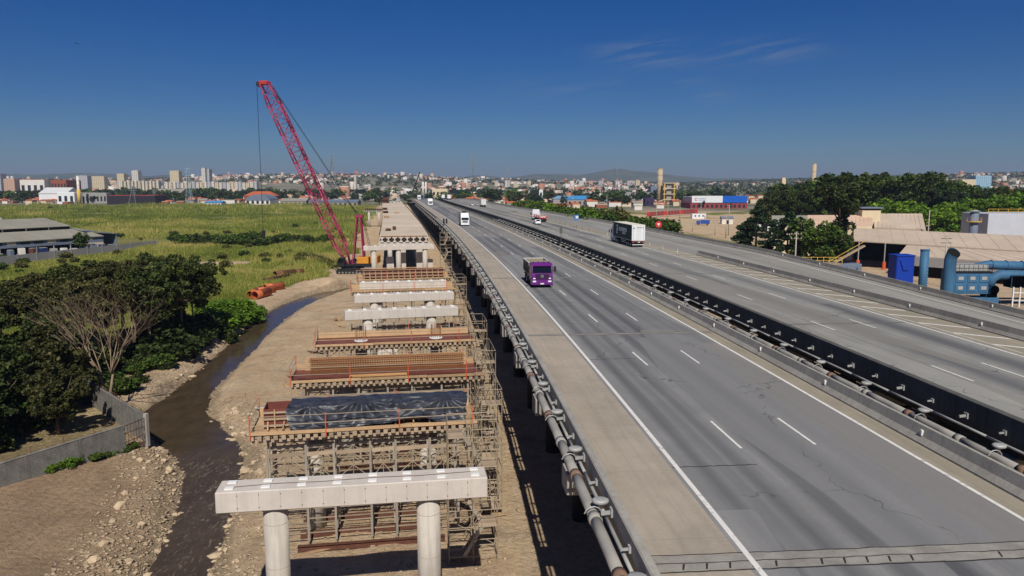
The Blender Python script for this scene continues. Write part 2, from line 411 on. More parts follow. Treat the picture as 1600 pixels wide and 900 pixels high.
def build_ground():
    xs = axis(-62, 8, .55, -14000, 14000, 1.07); ys = axis(26, 172, .6, -300, 15000, 1.045)
    X, Y = np.meshgrid(xs, ys); Z = height(X, Y)
    d, side = river_d(X, Y); off = road_off(X, Y)
    n = fbm(X/9, Y/9, 4, 20)-.47; n2 = fbm(X/40, Y/40, 4, 31)-.47
    # how much green, town and rock: the ground's own cover
    field = sst(-24, -29, off+n*14)*(Y > 66)
    wb = (side > 0)
    nearb = sst(100, 108, Y)*sst(132, 122, Y)*3.0
    green = np.where((X < -30), sst(4.5, 8.5, d+nearb+n*7), 0)*field*wb*sst(66, 76, Y+n*8)
    green = np.where((Y > 172)*(off < 0), field*sst(-30, -36, off+n*10), green)
    track = np.exp(-(((Y-205-(X+90)*.10)/6.5)**2))*sst(-118, -100, X)*sst(-64, -76, X); green = green*(1-.9*track*sst(-.1, .25, n+.15))
    bare = sst(.07, .2, fbm(X/38, Y/22, 4, 77)-.47)*sst(120, 200, Y); green = green*(1-.6*bare)
    green = np.where(off > 45.5, np.maximum(green, sst(222, 250, Y)*(1-sst(95, 120, off+n*20))), green)
    rgt = (off > 40) & (Y > 120) & (Y < 900); green = np.where(rgt & (off > 100), np.maximum(green, sst(.02, .16, n2)*sst(430, 520, Y)), green)
    cmp_ = (X < -28) & (Y > 40) & (Y < 74) & (side > 0); green = np.where(cmp_ & (X < -33-(62-Y)*.5), .45, green)
    town = sst(760, 830, Y+n2*60)*(off < 0)+sst(560, 640, Y+n2*60)*(off > 0)
    rock = np.clip(sst(2.2, .4, d+n*3)*(d < 6), 0, 1)
    soil = (side > 0)*(X < -14)*sst(72, 62, Y+n*10)*sst(-1.5, 4.0, d+n*8)
    A = np.stack([np.clip(green, 0, 1), np.clip(town, 0, 1), rock, np.clip(soil, 0, 1)], -1).reshape(-1, 4)
    ny, nx = X.shape; i = np.arange(ny-1)[:, None]*nx+np.arange(nx-1)[None]
    F = np.stack([i, i+1, i+1+nx, i+nx], -1).reshape(-1, 4)
    gm = NG('ground_cover'); cov = gm.attr('cover'); sp = gm.n('ShaderNodeSeparateColor'); gm.L.new(cov, sp.inputs[0])
    n1 = gm.noise(.22, 6, .65); n3 = gm.noise(2.2, 5, .7); n4 = gm.noise(14, 4, .7)
    dirt = gm.mix(gm.ramp(n1, .32, .68), S(194, 164, 130), S(218, 194, 158)); dirt = gm.mix(gm.ramp(n3, .45, .7, 0, .6), dirt, S(158, 132, 106))
    dirt = gm.mix(gm.ramp(n4, .58, .75, 0, .6), dirt, S(214, 200, 178))
    dirt = gm.mix(gm.ramp(gm.noise(.35, 3, .5), .54, .68, 0, .65), dirt, S(166, 146, 122)); dirt = gm.mix(gm.ramp(gm.noise(1.0, 6, .75, gm.vec(.5, .16, 1), 1.0), .52, .66, 0, .5), dirt, S(206, 190, 166))
    ca = gm.attr('cover', 'Alpha'); wvt = gm.n('ShaderNodeTexWave'); wvt.inputs['Scale'].default_value = .55; wvt.inputs['Distortion'].default_value = 2.5; wvt.inputs['Detail'].default_value = 3; gm.L.new(gm.vec(.9, .5, 1), wvt.inputs['Vector'])
    so = gm.mix(gm.ramp(n1, .35, .65), S(162, 136, 108), S(188, 160, 128)); so = gm.mix(gm.ramp(n3, .45, .75, 0, .6), so, S(120, 102, 86)); so = gm.mix(gm.math('MULTIPLY', gm.ramp(wvt.outputs['Fac'], .55, .95), .14), so, S(112, 94, 78)); so = gm.mix(gm.ramp(n4, .6, .75, 0, .5), so, S(176, 160, 140)); dirt = gm.mix(ca, dirt, so)
    gn = gm.noise(.05, 6, .68); gr = gm.mix(gm.ramp(gn, .36, .62), S(98, 106, 48), S(146, 142, 78)); gr = gm.mix(gm.ramp(n3, .4, .8, 0, .8), gr, S(58, 78, 30))
    gr = gm.mix(gm.ramp(gm.noise(.018, 4, .6), .5, .68, 0, .7), gr, S(150, 136, 92))
    tn = gm.noise(.012, 5, .75); tw = gm.mix(gm.ramp(tn, .4, .6), S(150, 138, 122), S(84, 94, 64))
    rk = gm.mix(gm.ramp(n3, .35, .7), S(138, 116, 92), S(204, 184, 152)); rk = gm.mix(gm.ramp(n4, .5, .7, 0, .5), rk, S(112, 94, 74))
    def soft(x, w): return gm.ramp(gm.math('ADD', x, gm.math('MULTIPLY', gm.math('SUBTRACT', n3, .5), w)), .3, .7)
    c = gm.mix(soft(sp.outputs[2], .8), dirt, rk); c = gm.mix(soft(sp.outputs[0], .9), c, gr); c = gm.mix(sp.outputs[1], c, tw)
    gm.col(c); gm.rough(.95, .1)
    gm.bump(gm.math('ADD', n4, gm.math('MULTIPLY', n3, 2.4)), .85, .2)
    me = np_mesh('ground', np.stack([X, Y, Z], -1).reshape(-1, 3), F, gm.m, True, {'cover': ('POINT', A)})
    tag(link(bpy.data.objects.new('ground', me)), kind='structure')
build_ground()
def build_water():
    V = []; F = []
    for i, (x, y, w) in enumerate(RIVC):
        a = RIVC[min(i+1, len(RIVC)-1)]-RIVC[max(i-1, 0)]; l = math.hypot(a[0], a[1]); nx, ny = a[1]/l, -a[0]/l
        drop = -.25*float(sst(62, 57, y)) if y < 120 else 0
        for k in np.linspace(-1, 1, 9): V.append((x+nx*k*(w+1.6), y+ny*k*(w+1.6), WATER_Z+drop))
    for i in range(len(RIVC)-1):
        for k in range(8): a = i*9+k; F.append((a, a+1, a+10, a+9))
    g = NG('river_water'); w1 = g.noise(1.0, 4, .6, g.vec(.9, .45, 1)); w2 = g.noise(6, 3, .6, g.vec(1, .6, 1))
    sp = g.n('ShaderNodeSeparateXYZ'); g.L.new(g.pos(), sp.inputs[0])
    rap = g.math('MULTIPLY', g.ramp(sp.outputs[1], 62, 58.5), g.ramp(sp.outputs[1], 26, 56, .25, 1))
    foam = g.math('MULTIPLY', g.ramp(g.noise(2.6, 5, .75, g.vec(.9, .35, 1), 1.2), .54, .72), rap)
    base = g.mix(g.ramp(w1, .3, .7), S(64, 53, 40), S(80, 67, 51)); g.col(g.mix(g.math('MULTIPLY', foam, .6), base, S(170, 158, 140)))
    g.rough(g.ramp(foam, 0, 1, .14, .6), .16); g.bump(g.math('MULTIPLY', g.math('ADD', w2, g.math('MULTIPLY', w1, 1.2)), g.ramp(rap, 0, 1, .12, 1)), .4, .06)
    tag(link(bpy.data.objects.new('river', np_mesh('river', V, F, g.m, True))), kind='structure')
build_water()
def build_hills():
    # blue ranges behind the town: real ridges 7 to 9 km off
    for nm, Y0, dep, xs_, rs_, sd in (('hills', 8200, 2600, [-1800, -600, -200, 0, 120, 260, 420, 560, 690, 745, 790, 850, 905, 955, 1010, 1060, 1130, 1220, 1330, 1450, 1600, 2000, 3400],
                                [6, 11, 14, 15, 17, 14, 11, 8, 6, 14, 10, 16, 15, 24, 19, 12, 9, 8, 5, 4, 6, 9, 4], 3),):
        px = np.arange(-1700, 3300, 14.0); V = []; rows = 12
        for r in range(rows):
            u = r/(rows-1); Y = Y0-dep/2+dep*u; prof = math.sin(math.pi*u)**.8
            rr = np.interp(px, xs_, rs_); X = (px-800)/FPX*Y
            hgt = (21.3+(rr*.78+rr*.42*fbm(px/26, np.full_like(px, u*2), 4, sd))*Y0/FPX)*prof-(1-prof)*30*(u in (0, 1))
            V += list(zip(X, np.full_like(X, Y), hgt))
        n = len(px); F = [(r*n+i, r*n+i+1, (r+1)*n+i+1, (r+1)*n+i) for r in range(rows-1) for i in range(n-1)]
        g = NG('hill_cover'); a = g.noise(.004, 6, .7); g.col(g.mix(g.ramp(a, .35, .65), S(52, 66, 42), S(104, 104, 78))); g.rough(1, .05)
        tag(link(bpy.data.objects.new(nm, np_mesh(nm, V, F, g.m, True))), kind='structure')
build_hills()
# ------------------------------------------------------------------ carriageways
def asphalt_mat(name, lanes, base, dark, patch=True):
    g = NG(name); uvn = g.n('ShaderNodeUVMap'); uvn.uv_map = 'road'; sp = g.n('ShaderNodeSeparateXYZ'); g.L.new(uvn.outputs[0], sp.inputs[0])
    o, t = sp.outputs[0], sp.outputs[1]
    fine = g.noise(9, 4, .7); mid = g.noise(.3, 5, .65); lon = g.noise(1, 4, .6, g.vec(1.6, .035, 1, uvn.outputs[0]))
    c = g.mix(g.ramp(mid, .32, .7), sc(base, .86), sc(base, 1.12)); c = g.mix(g.ramp(lon, .42, .66, 0, .75), c, sc(base, .68)); oil = g.noise(1, 5, .7, g.vec(.9, .3, 1, uvn.outputs[0])); c = g.mix(g.ramp(oil, .62, .74, 0, .45), c, sc(base, .5))
    tr = None                                # rubber-darkened wheel paths
    for (lc, w, amt) in lanes:
        d = g.math('DIVIDE', g.math('SUBTRACT', o, lc), w); e = g.math('MULTIPLY', g.math('POWER', 2.718, g.math('MULTIPLY', g.math('MULTIPLY', d, d), -1.0)), amt)
        tr = e if tr is None else g.math('MAXIMUM', tr, e)
    tr = g.math('MULTIPLY', tr, g.ramp(g.noise(1, 3, .6, g.vec(.5, .02, 1, uvn.outputs[0])), .25, .6, .72, 1))
    c = g.mix(g.math('MINIMUM', g.math('MULTIPLY', tr, 1.15), .92), c, dark)
    if patch:                                # resurfaced lane panels
        br = g.n('ShaderNodeTexVoronoi'); br.feature = 'F1'; br.distance = 'CHEBYCHEV'; br.inputs['Scale'].default_value = 1
        g.L.new(g.vec(.277, .028, 1, uvn.outputs[0]), br.inputs['Vector']); hsv = g.n('ShaderNodeSeparateColor'); g.L.new(br.outputs['Color'], hsv.inputs[0])
        c = g.mix(g.ramp(hsv.outputs[0], .45, .8, 0, .5), c, sc(base, 1.2)); c = g.mix(g.ramp(hsv.outputs[1], .70, .74, 0, .4), c, S(142, 134, 124)); c = g.mix(g.ramp(hsv.outputs[2], .78, .82, 0, .4), c, sc(base, .62))
    crk = g.n('ShaderNodeTexVoronoi'); crk.feature = 'DISTANCE_TO_EDGE'; crk.inputs['Scale'].default_value = 1
    wv = g.n('ShaderNodeVectorMath', operation='ADD'); nn = g.n('ShaderNodeTexNoise'); nn.inputs['Scale'].default_value = .7; g.L.new(uvn.outputs[0], nn.inputs['Vector'])
    g.L.new(g.vec(.11, .06, 1, uvn.outputs[0]), wv.inputs[0]); mm = g.n('ShaderNodeVectorMath', operation='SCALE'); mm.inputs['Scale'].default_value = .18; g.L.new(nn.outputs['Color'], mm.inputs[0]); g.L.new(mm.outputs[0], wv.inputs[1])
    g.L.new(wv.outputs[0], crk.inputs['Vector'])
    ck = g.math('MULTIPLY', g.ramp(crk.outputs[0], .0, .0045, 1, 0), g.ramp(mid, .46, .56)); c = g.mix(g.math('MULTIPLY', ck, .75), c, S(50, 50, 52))
    c = g.mix(g.ramp(fine, .35, .7, 0, .28), c, sc(base, .6)); g.col(c); g.rough(.88, .22); g.bump(fine, .2, .012)
    return g.m
def wp(a, b, amt):                          # two wheel paths and the oil line of a lane
    m = (a+b)/2; return [(m-.85, .42, amt), (m+.85, .42, amt), (m, .5, amt*.5)]
asph_l = asphalt_mat('asphalt', wp(.2, 3.7, .62)+wp(3.7, 7.3, .7)+wp(7.3, 10.8, .3)+[(6.2, .6, .9), (4.4, .3, .65), (9.2, .25, .35)], S(138, 137, 135), S(78, 79, 82))
asph_r = asphalt_mat('asphalt_pale', [(28.2, 1.15, .85), (24.2, 1.1, .7), (20.4, .9, .2), (41, 1.2, .35)], S(150, 148, 141), S(88, 89, 92))
def conc_pave(name, base):
    g = NG(name); uvn = g.n('ShaderNodeUVMap'); uvn.uv_map = 'road'; a = g.noise(.25, 6, .7); f = g.noise(7, 4, .7); lon = g.noise(1, 5, .65, g.vec(2.2, .09, 1, uvn.outputs[0]))
    c = g.mix(g.ramp(a, .3, .7), sc(base, .82), sc(base, 1.15)); c = g.mix(g.ramp(lon, .45, .72, 0, .6), c, sc(base, .66)); c = g.mix(g.ramp(f, .4, .75, 0, .3), c, sc(base, 1.3))
    sp = g.n('ShaderNodeSeparateXYZ'); g.L.new(uvn.outputs[0], sp.inputs[0])
    sl = g.math('MODULO', sp.outputs[1], 6.13); c = g.mix(g.ramp(sl, .0, .05, .55, 0), c, sc(base, .5))
    scr = g.noise(2.1, 6, .8, g.vec(.5, .8, 1), 2.5); c = g.mix(g.math('MULTIPLY', g.ramp(scr, .63, .7), g.ramp(a, .5, .62, 0, .55)), c, sc(base, 1.6))
    g.col(c); g.rough(.92, .15); g.bump(f, .25, .015); return g.m
shoulder_m = conc_pave('shoulder_concrete', S(163, 152, 137)); gore_m = conc_pave('gore_pavement', S(148, 140, 124))
T0, T1 = 14.0, 880.0
def add_sheet(o0, o1, t0, t1, dz, name, mat, parent=None, kind=None, **kw):
    o = sheet(o0, o1, t0, t1, dz, name, mat, parent, **kw)
    return tag(o, kind=kind)
road = add_sheet(-.25, 10.95, T0, T1, 0, 'road', asph_l, kind='structure')
add_sheet(-3.5, -.254, T0, T1, 0, 'shoulder', shoulder_m, road); add_sheet(10.954, 12.0, T0, T1, 0, 'shoulder', gore_m, road)
road_r = add_sheet(17.75, 30.6, T0, T1, 0, 'road', asph_r, kind='structure')
def ramp_z(t): return deck_z(t)-.0205*max(0, 125-t)
NOSE = 124.0
add_sheet(30.604, 34.2, T0, NOSE, 0, 'gore_area', gore_m, road_r)
add_sheet(30.604, 34.2, NOSE, 330, 0, 'gore_area', gore_m, road_r)
def w_r(t): return 46.7-5.2*float(sst(210, 420, t))      # right edge narrows where the slip lane has merged
def ramp_edge(t): return 47.3-.2*0
ramp = add_sheet(36.0, 46.7, T0, NOSE+.5, 0, 'slip_road', asph_r, kind='structure', zf=ramp_z)
def merge_lane():
    mb = MB(); ts = trange(NOSE+.5, T1); uv = []
    for t in ts:
        for j in range(4):
            a = 34.204 if t < 330 else 30.7; o = a+(w_r(t)-a)*j/3; mb.v.append(tuple(rpos(o, t, deck_z(t)))); uv.append((o, t))
    for i in range(len(ts)-1):
        for j in range(3): a = i*4+j; mb.f.append((a, a+1, a+5, a+4))
    mb.uv = uv; tag(mb.build('merge_lane', asph_r, road_r))
merge_lane()
# painted lines -------------------------------------------------------
MK = .009; JK = .003
def line(o0, w, t0, t1, mat=paint_white, parent=road, zf=deck_z, name='edge_line', offf=None): return add_sheet(o0-w/2, o0+w/2, t0, t1, MK, name, mat, parent, zf=zf, offf=offf)
line(0, .2, T0, T1); line(10.86, .18, T0, T1)
def dash(o, t, parent, w=.13, ln=4.0): return add_sheet(o-w/2, o+w/2, t, t+ln, MK, 'lane_dash', paint_white, parent)
for o, t0 in ((3.62, 17.0), (7.22, 17.2)):
    t = t0
    while t < 420: dash(o, t, road); t += 16.0
for o, t0 in ((22.3, 26.9), (26.15, 27.4)):
    t = t0
    while t < 420: dash(o, t, road_r, .14); t += 16.3
line(30.3, .18, T0, 560, parent=road_r); line(18.5, .14, T0, 560, parent=road_r)
line(45.2, .15, T0, NOSE, parent=ramp, zf=ramp_z); line(0, .15, NOSE, 420, parent=road_r, offf=lambda t: w_r(t)-1.5)
line(37.0, .12, T0, NOSE, parent=ramp, zf=ramp_z); line(31.1, .12, 50, NOSE, paint_gore, road_r)
for k in range(27):                         # chevron bars of the gore
    t = 44+k*4.4; wid = 34.0 if t < NOSE else max(31.2, 34.0-(t-NOSE)*.09)
    mb = MB(); q = [(31.2, t), (wid, t-2.6), (wid, t-2.15), (31.2, t+.48)]
    if t > NOSE: q = [(31.0, t+1.0), (wid, t-1.5), (wid, t-1.15), (31.0, t+1.35)]
    mb.v = [tuple(rpos(a, b, deck_z(b)+.006)) for a, b in q]; mb.f = [(0, 1, 2, 3)]
    mb.build('chevron_bar', paint_white, road_r)
line(33.6, .12, NOSE, 196, paint_gore, road_r, offf=lambda t: -(t-NOSE)*.04)
# expansion joints ----------------------------------------------------
def joint(t, o0, o1, parent, wide=.9, z=deck_z, teeth=True, seed=0):
    r = random.Random(seed+int(t)); mb = MB()
    n = 24
    for j in range(n):
        a, b = o0+(o1-o0)*j/n, o0+(o1-o0)*(j+1)/n
        e = [r.uniform(-.04, .04) for _ in range(2)]
        mb.v += [tuple(rpos(a, t-wide/2+e[0], z(t)+JK)), tuple(rpos(b, t-wide/2+e[0], z(t)+JK)), tuple(rpos(b, t+wide/2+e[1], z(t)+JK)), tuple(rpos(a, t+wide/2+e[1], z(t)+JK))]
        k = len(mb.v)-4; mb.f.append((k, k+1, k+2, k+3))
    jt = mb.build('expansion_joint', joint_conc, parent)
    for nm, dt, w, zz in (('joint_seal', -wide/2-.04, .07, JK), ('joint_seal', wide/2+.03, .05, JK), ('joint_gap', 0, .05, JK+.0008)):
        m2 = MB(); pts = 40
        for j in range(pts+1):
            o = o0+(o1-o0)*j/pts; q = dt+r.uniform(-.03, .03)
            m2.v += [tuple(rpos(o, t+q-w/2, z(t)+zz+.001)), tuple(rpos(o, t+q+w/2, z(t)+zz+.001))]
        m2.f = [(2*j, 2*j+2, 2*j+3, 2*j+1) for j in range(pts)]; m2.build(nm, joint_dark, jt)
    if teeth:
        m3 = MB()
        for k in range(int((o1-o0)/.75)):
            if r.random() < .3: continue
            o = o0+.3+k*.75; q = [(o, -wide*.42), (o+.06, -wide*.42), (o+.2, -.06), (o+.12, -.06)]
            i = len(m3.v); m3.v += [tuple(rpos(a, t+b, z(t)+JK+.0032)) for a, b in q]; m3.f.append((i, i+1, i+2, i+3))
        m3.build('joint_crack', joint_dark, jt)
for k in range(9):
    t = 22.9+36.8*k; joint(t, -3.45, 11.9, road, 1.0 if k == 0 else .55, teeth=(k == 0), seed=k)
    joint(t+2.5, 17.9, 30.5, road_r, .22, teeth=False, seed=k+50)
for t, a, b in ((31.0, -.2, 3.5), (51.0, -.2, 3.4), (58.4, 3.7, 4.2), (74, .1, 3.5), (76.0, -.2, 3.5)):
    mb = MB(); r = random.Random(int(t)); pts = 16
    for j in range(pts+1):
        o = a+(b-a)*j/pts; q = r.uniform(-.05, .05); mb.v += [tuple(rpos(o, t+q-.03, DZ+.004)), tuple(rpos(o, t+q+.04, DZ+.004))]
    mb.f = [(2*j, 2*j+2, 2*j+3, 2*j+1) for j in range(pts)]; mb.build('sealed_crack', joint_dark, road)
# decks, girders and barriers -----------------------------------------
def girders(o0, o1, n, t0, t1, parent, zf=deck_z):
    for k in range(n):
        o = o0+(o1-o0)*k/(n-1)
        swept([(o-.28, -1.3), (o+.28, -1.3), (o+.28, -1.05), (o+.1, -.95), (o+.1, -.45), (o+.3, -.33), (o-.3, -.33), (o-.1, -.45), (o-.1, -.95), (o-.28, -1.05)], t0, t1, zf, d=12).build('girder', concrete_shaded, parent)
slab_l = swept([(-3.85, -.32), (12.6, -.32), (12.6, -.02), (-3.85, -.02)], T0, T1).build('deck_slab', concrete_old, road)
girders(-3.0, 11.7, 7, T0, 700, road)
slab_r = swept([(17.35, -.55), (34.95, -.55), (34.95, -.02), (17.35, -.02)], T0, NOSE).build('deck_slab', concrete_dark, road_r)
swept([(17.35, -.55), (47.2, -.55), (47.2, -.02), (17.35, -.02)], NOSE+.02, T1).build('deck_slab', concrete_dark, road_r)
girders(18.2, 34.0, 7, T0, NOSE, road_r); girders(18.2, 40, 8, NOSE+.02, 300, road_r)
swept([(35.6, -.5), (47.2, -.5), (47.2, -.02), (35.6, -.02)], T0, NOSE, ramp_z).build('deck_slab', concrete_old, ramp)
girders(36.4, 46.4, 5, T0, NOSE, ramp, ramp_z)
JERSEY = [(0, 0), (0, .1), (.2, .36), (.3, .82), (.48, .82), (.48, 0)]
def barrier(name, label, prof, segs, mat, zf=deck_z, offf=None, seg=12.27, near=170, t0=T0, t1=T1, cat='barrier'):
    p = rpos(prof[0][0]+(offf(t0) if offf else 0), t0, zf(t0)); r = thing(name, label, cat, (0, 0, 0))
    t = t0
    while t < t1-1e-3:
        e = min(t1, t+(seg if t < near else 60)); swept(prof, t+.012, e-.012, zf, offf).build('barrier_panel', mat, r); t = e
    return r
par_l = barrier('parapet', 'grey concrete parapet along the pipe side of the near carriageway', [(-3.85, -.36), (-3.5, -.015), (-3.5, .1), (-3.56, .8), (-3.8, .8), (-3.85, .75)], 0, concrete_old)
bar_m = barrier('median_barrier', 'pale sloped concrete barrier between the near carriageway and the median gap', [(12.0+a, z-.015) for a, z in JERSEY], 0, concrete_old)
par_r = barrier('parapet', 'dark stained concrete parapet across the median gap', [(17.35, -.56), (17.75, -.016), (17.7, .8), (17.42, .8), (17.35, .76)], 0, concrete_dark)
bar_g = barrier('gore_barrier', 'concrete barrier behind the chevron bars ending in a nose', [(34.2+a, z-.015) for a, z in JERSEY], 0, concrete_mid, t1=NOSE)
bar_q = barrier('slip_road_barrier', 'outer concrete barrier of the slip road beside the factory', [(46.7+a, z-.015) for a, z in JERSEY], 0, concrete_mid, zf=ramp_z, t1=NOSE)
barrier('roadside_barrier', 'weathered concrete barrier along the outer edge beyond the gore', [(a, z-.015) for a, z in JERSEY], 0, concrete_mid, offf=w_r, t0=NOSE+.05)
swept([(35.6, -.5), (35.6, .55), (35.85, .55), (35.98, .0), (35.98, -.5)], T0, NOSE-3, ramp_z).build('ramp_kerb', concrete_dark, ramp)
nose = MB(); nose.v = [tuple(rpos(o, t, DZ+z)) for o, t, z in ((34.2, NOSE+.05, 0), (36, NOSE+.05, 0), (35.9, NOSE+.05, .8), (34.4, NOSE+.05, .8), (34.6, NOSE+1.2, 0), (35.6, NOSE+1.2, 0), (35.5, NOSE+1.1, .7), (34.7, NOSE+1.1, .7))]
nose.f = [(0, 1, 2, 3), (4, 7, 6, 5), (0, 4, 5, 1), (1, 5, 6, 2), (2, 6, 7, 3), (3, 7, 4, 0)]; nose.build('nose_block', concrete_mid, bar_g)
refl = mk('reflector_white', S(226, 224, 214), .5, .05, 2, 0)
def post_mesh(mb, h=.25): return mb
for par, off, zz, t0, t1, st, zf in ((bar_m, 12.2, .5, 24, 200, 9.0, deck_z), (bar_g, 34.38, .5, 30, 122, 9.5, deck_z), (bar_q, 46.88, .5, 50, 122, 11.5, ramp_z)):
    t = t0
    while t < t1:
        p = rpos(off, t, zf(t)+zz); bar('reflector', par, p, (.1, .14, .26), refl, (0, 0, rang(t))); t += st
# viaduct piers -------------------------------------------------------
def viaduct_pier(o0, o1, cols, zf, seed):
    root = thing('viaduct_pier', '', 'pier'); L = o1-o0
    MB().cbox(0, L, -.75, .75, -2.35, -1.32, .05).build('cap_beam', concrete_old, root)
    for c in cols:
        MB().tube((c-o0, 0, -DZ-.6), (c-o0, 0, -2.36), .62, .62, 14).build('column', concrete_shaded, root, True)
    return root
def place_piers(o0, o1, cols, label, group, ts, zf):
    proto = None
    for kk, t in enumerate(ts):
        o = viaduct_pier(o0, o1, cols, zf, 0) if proto is None else copy_tree(proto)
        if proto is None: proto = o
        o.location = rpos(o0, t, zf(t)); o.rotation_euler = (0, 0, rang(t)); tag(o, '%s, %s from the camera' % (label, ordinal(kk+1)), 'pier', group)
PT = [34.6+12.27*k for k in range(-1, 40)]
place_piers(-4.25, 12.3, (-1.1, 3.0, 7.1, 11.2), 'concrete pier with cap beam under the near carriageway', 'piers under the near carriageway', PT, deck_z)
place_piers(17.2, 34.5, (19, 23.5, 28.5, 33), 'concrete pier with cap beam under the far carriageway', 'piers under the far carriageway', PT[:16], deck_z)
place_piers(35.7, 47.0, (38, 44.5), 'concrete pier with cap beam under the slip road', 'piers under the slip road', PT[:8], ramp_z)
# drain pipes with their brackets -------------------------------------
def pipeline(o_main, o_thin, o_wall, zm, t1, label, wallside):
    sgn = 1 if o_wall > o_main else -1
    r = thing('drain_pipeline', label, 'pipe'); t = T0; k = 0
    while t < t1:
        L = 4.1 if t < 120 else 12.3
        pts = [rpos(o_main, t+L*i/3, deck_z(t)+zm) for i in range(4)]
        MB().path(pts, .205, 14 if t < 90 else 8).build('pipe_section', pipe_m, r, True)
        if t < 190:
            a = rpos(o_main, t-.22, deck_z(t)+zm); b = rpos(o_main, t+.22, deck_z(t)+zm)
            MB().tube(a, b, .245, .245, 14).build('coupling', pipe_rust if k % 2 == 0 else pipe_m, r, True)
        MB().path([rpos(o_thin, t+L*i/3, deck_z(t)+zm+.12) for i in range(4)], .07, 6).build('thin_pipe', steel_grey, r, True)
        t += L; k += 1
    t = T0+1.0
    while t < min(t1, 260):
        zb = deck_z(t)+zm
        # bracket arm on the parapet, with its T plate
        d = rdir(t); p0 = rpos(o_wall, t, zb+.38); p1 = rpos(o_wall-sgn*.42, t, zb+.34)
        b = beam('bracket', r, p0, p1, .09, .12, steel_grey)
        bar('bracket_plate', r, rpos(o_wall-sgn*.05, t, zb+.38), (.07, .3, .3), steel_grey, (0, 0, rang(t)))
        bar('bracket_plate', r, rpos(o_wall-sgn*.05, t+2.75, zb+.38), (.07, .22, .22), steel_grey, (0, 0, rang(t))); beam('bracket', r, rpos(o_wall, t+2.75, zb+.38), rpos(o_wall-sgn*.34, t+2.75, zb+.36), .06, .08, steel_grey)
        if t < 150:
            pts = [rpos(o_main+sgn*(.34*math.cos(a)), t+.6, zb+.34*math.sin(a)) for a in np.linspace(-.5, 2.9, 8)]
            MB().path(pts, .022, 5).build('pipe_hanger', steel_grey, r)
        # inlet funnel standing on the pipe
        tt = t+.75; q = rpos(o_main+sgn*.28, tt, zb)
        fun = MB(); n = 14; prof = ((.07, .12), (.08, .34), (.2, .4), (.27, .44), (.27, .54), (.2, .57))
        fun.loft([[(q.x+rr*math.cos(2*math.pi*i/n)*1.15, q.y+rr*math.sin(2*math.pi*i/n), q.z+zz) for i in range(n)] for rr, zz in prof])
        fun.build('inlet_funnel', steel_grey, r, True)
        t += 5.5
    return r
pipeline(-4.42, -4.05, -3.85, 0.0, 620, 'long grey drain pipe with brackets hung outside the near parapet', 1)
pipeline(15.2, 16.6, 17.35, -.45, 420, 'long grey drain pipe running in the median gap beside the dark parapet', 1)
# ------------------------------------------------------------------ new viaduct under construction
class Frame:                                # local frame of one pier row: x along the beam, y away, z up from the ground
    def __init__(s, Lp, Rp):
        s.o = Vector((Lp[0], Lp[1], 0)); d = Vector((Rp[0]-Lp[0], Rp[1]-Lp[1], 0)); s.len = d.length; s.rz = math.atan2(d.y, d.x)
    def w(s, x, y, z=0):
        c, n = math.cos(s.rz), math.sin(s.rz); return Vector((s.o.x+x*c-y*n, s.o.y+x*n+y*c, z))
    def thing(s, name, label, cat, group=None): return thing(name, label, cat, s.o, s.rz, group)
    def lx(s, px, py, yy=.7):               # local x of a pixel column at local depth yy
        a, b, c = ray(px, py)
        for it in range(6):
            Y = s.w(getattr(s, '_x', 5), yy).y; X = a/b*Y; s._x = (X-s.o.x+yy*math.sin(s.rz))/math.cos(s.rz)
        return s._x
form_line = mk('form_joint_line', S(168, 154, 140), .9, .1, 2, 0)
ZB0, ZB1 = 6.82, 7.8
tie_mesh = MB().tube((0, 0, -.004), (0, 0, .004), .028, .028, 8).mesh('tie_hole', mk('tie_hole_dark', S(92, 82, 74), .95, .1, 2, 0))
pad_mesh = MB().cbox(-.2, .2, -.15, .15, 0, .07, .015).mesh('bearing_pad', white_pad)
def put(name, mesh, parent, loc, rz=0, scale=None, rot=None):
    o = bpy.data.objects.new(name, mesh); link(o, parent); o.location = loc; o.rotation_euler = rot or (0, 0, rz)
    if scale: o.scale = scale
    return o
def column(root, x, y, z0, z1, r=.55, name='column'):
    c = MB().tube((x, y, z0), (x, y, z1), r, r, 24).build(name, concrete_col, root, True)
    me = c.data
    me.polygons.foreach_set('use_smooth', [len(p.vertices) == 4 for p in me.polygons])
    for zz in np.arange(1.8, z1-.4, 2.1): MB().tube((x, y, zz), (x, y, zz+.02), r+.003, r+.003, 24).build('pour_line', form_line, c)
    return c
def cap_beam(root, L, w=1.45, x0=0, y0=0, pads=True, z0=ZB0, z1=ZB1, lines=13):
    b = MB().cbox(x0, x0+L, y0, y0+w, z0, z1, .04).build('cap_beam', concrete_new, root)
    for k in range(1, lines): bar('form_joint', b, (x0+L*k/lines, y0-.001, (z0+z1)/2), (.016, .006, z1-z0-.1), form_line)
    for k in range(1, lines):
        for zz in (.2, .8): put('tie_hole', tie_mesh, b, (x0+L*k/lines, y0-.004, z0+(z1-z0)*zz), rot=(math.pi/2, 0, 0))
    if pads:
        for k in range(8):
            for yy in (.36, 1.08):
                put('bearing_pad', pad_mesh, root, (x0+.55+k*(L-1.1)/7, y0+yy*w/1.45, z1), random.uniform(-.05, .05))
    return b
FR = {1: Frame((-13.12, 32.05), (-1.13, 33.86)), 2: Frame((-15.29, 42.71), (-2.08, 45.16)), 3: Frame((-16.36, 54.57), (-2.16, 57.04)), 4: Frame((-17.75, 67.14), (-3.41, 69.97)),
      5: Frame((-17.88, 80.27), (-5.96, 83.39)), 6: Frame((-19.3, 92.2), (-7.3, 95.1)), 7: Frame((-21.9, 102.3), (-7.7, 105.2)), 8: Frame((-23.4, 114.6), (-9.3, 118.0)), 9: Frame((-32.49, 166.34), (-17.48, 171.0))}
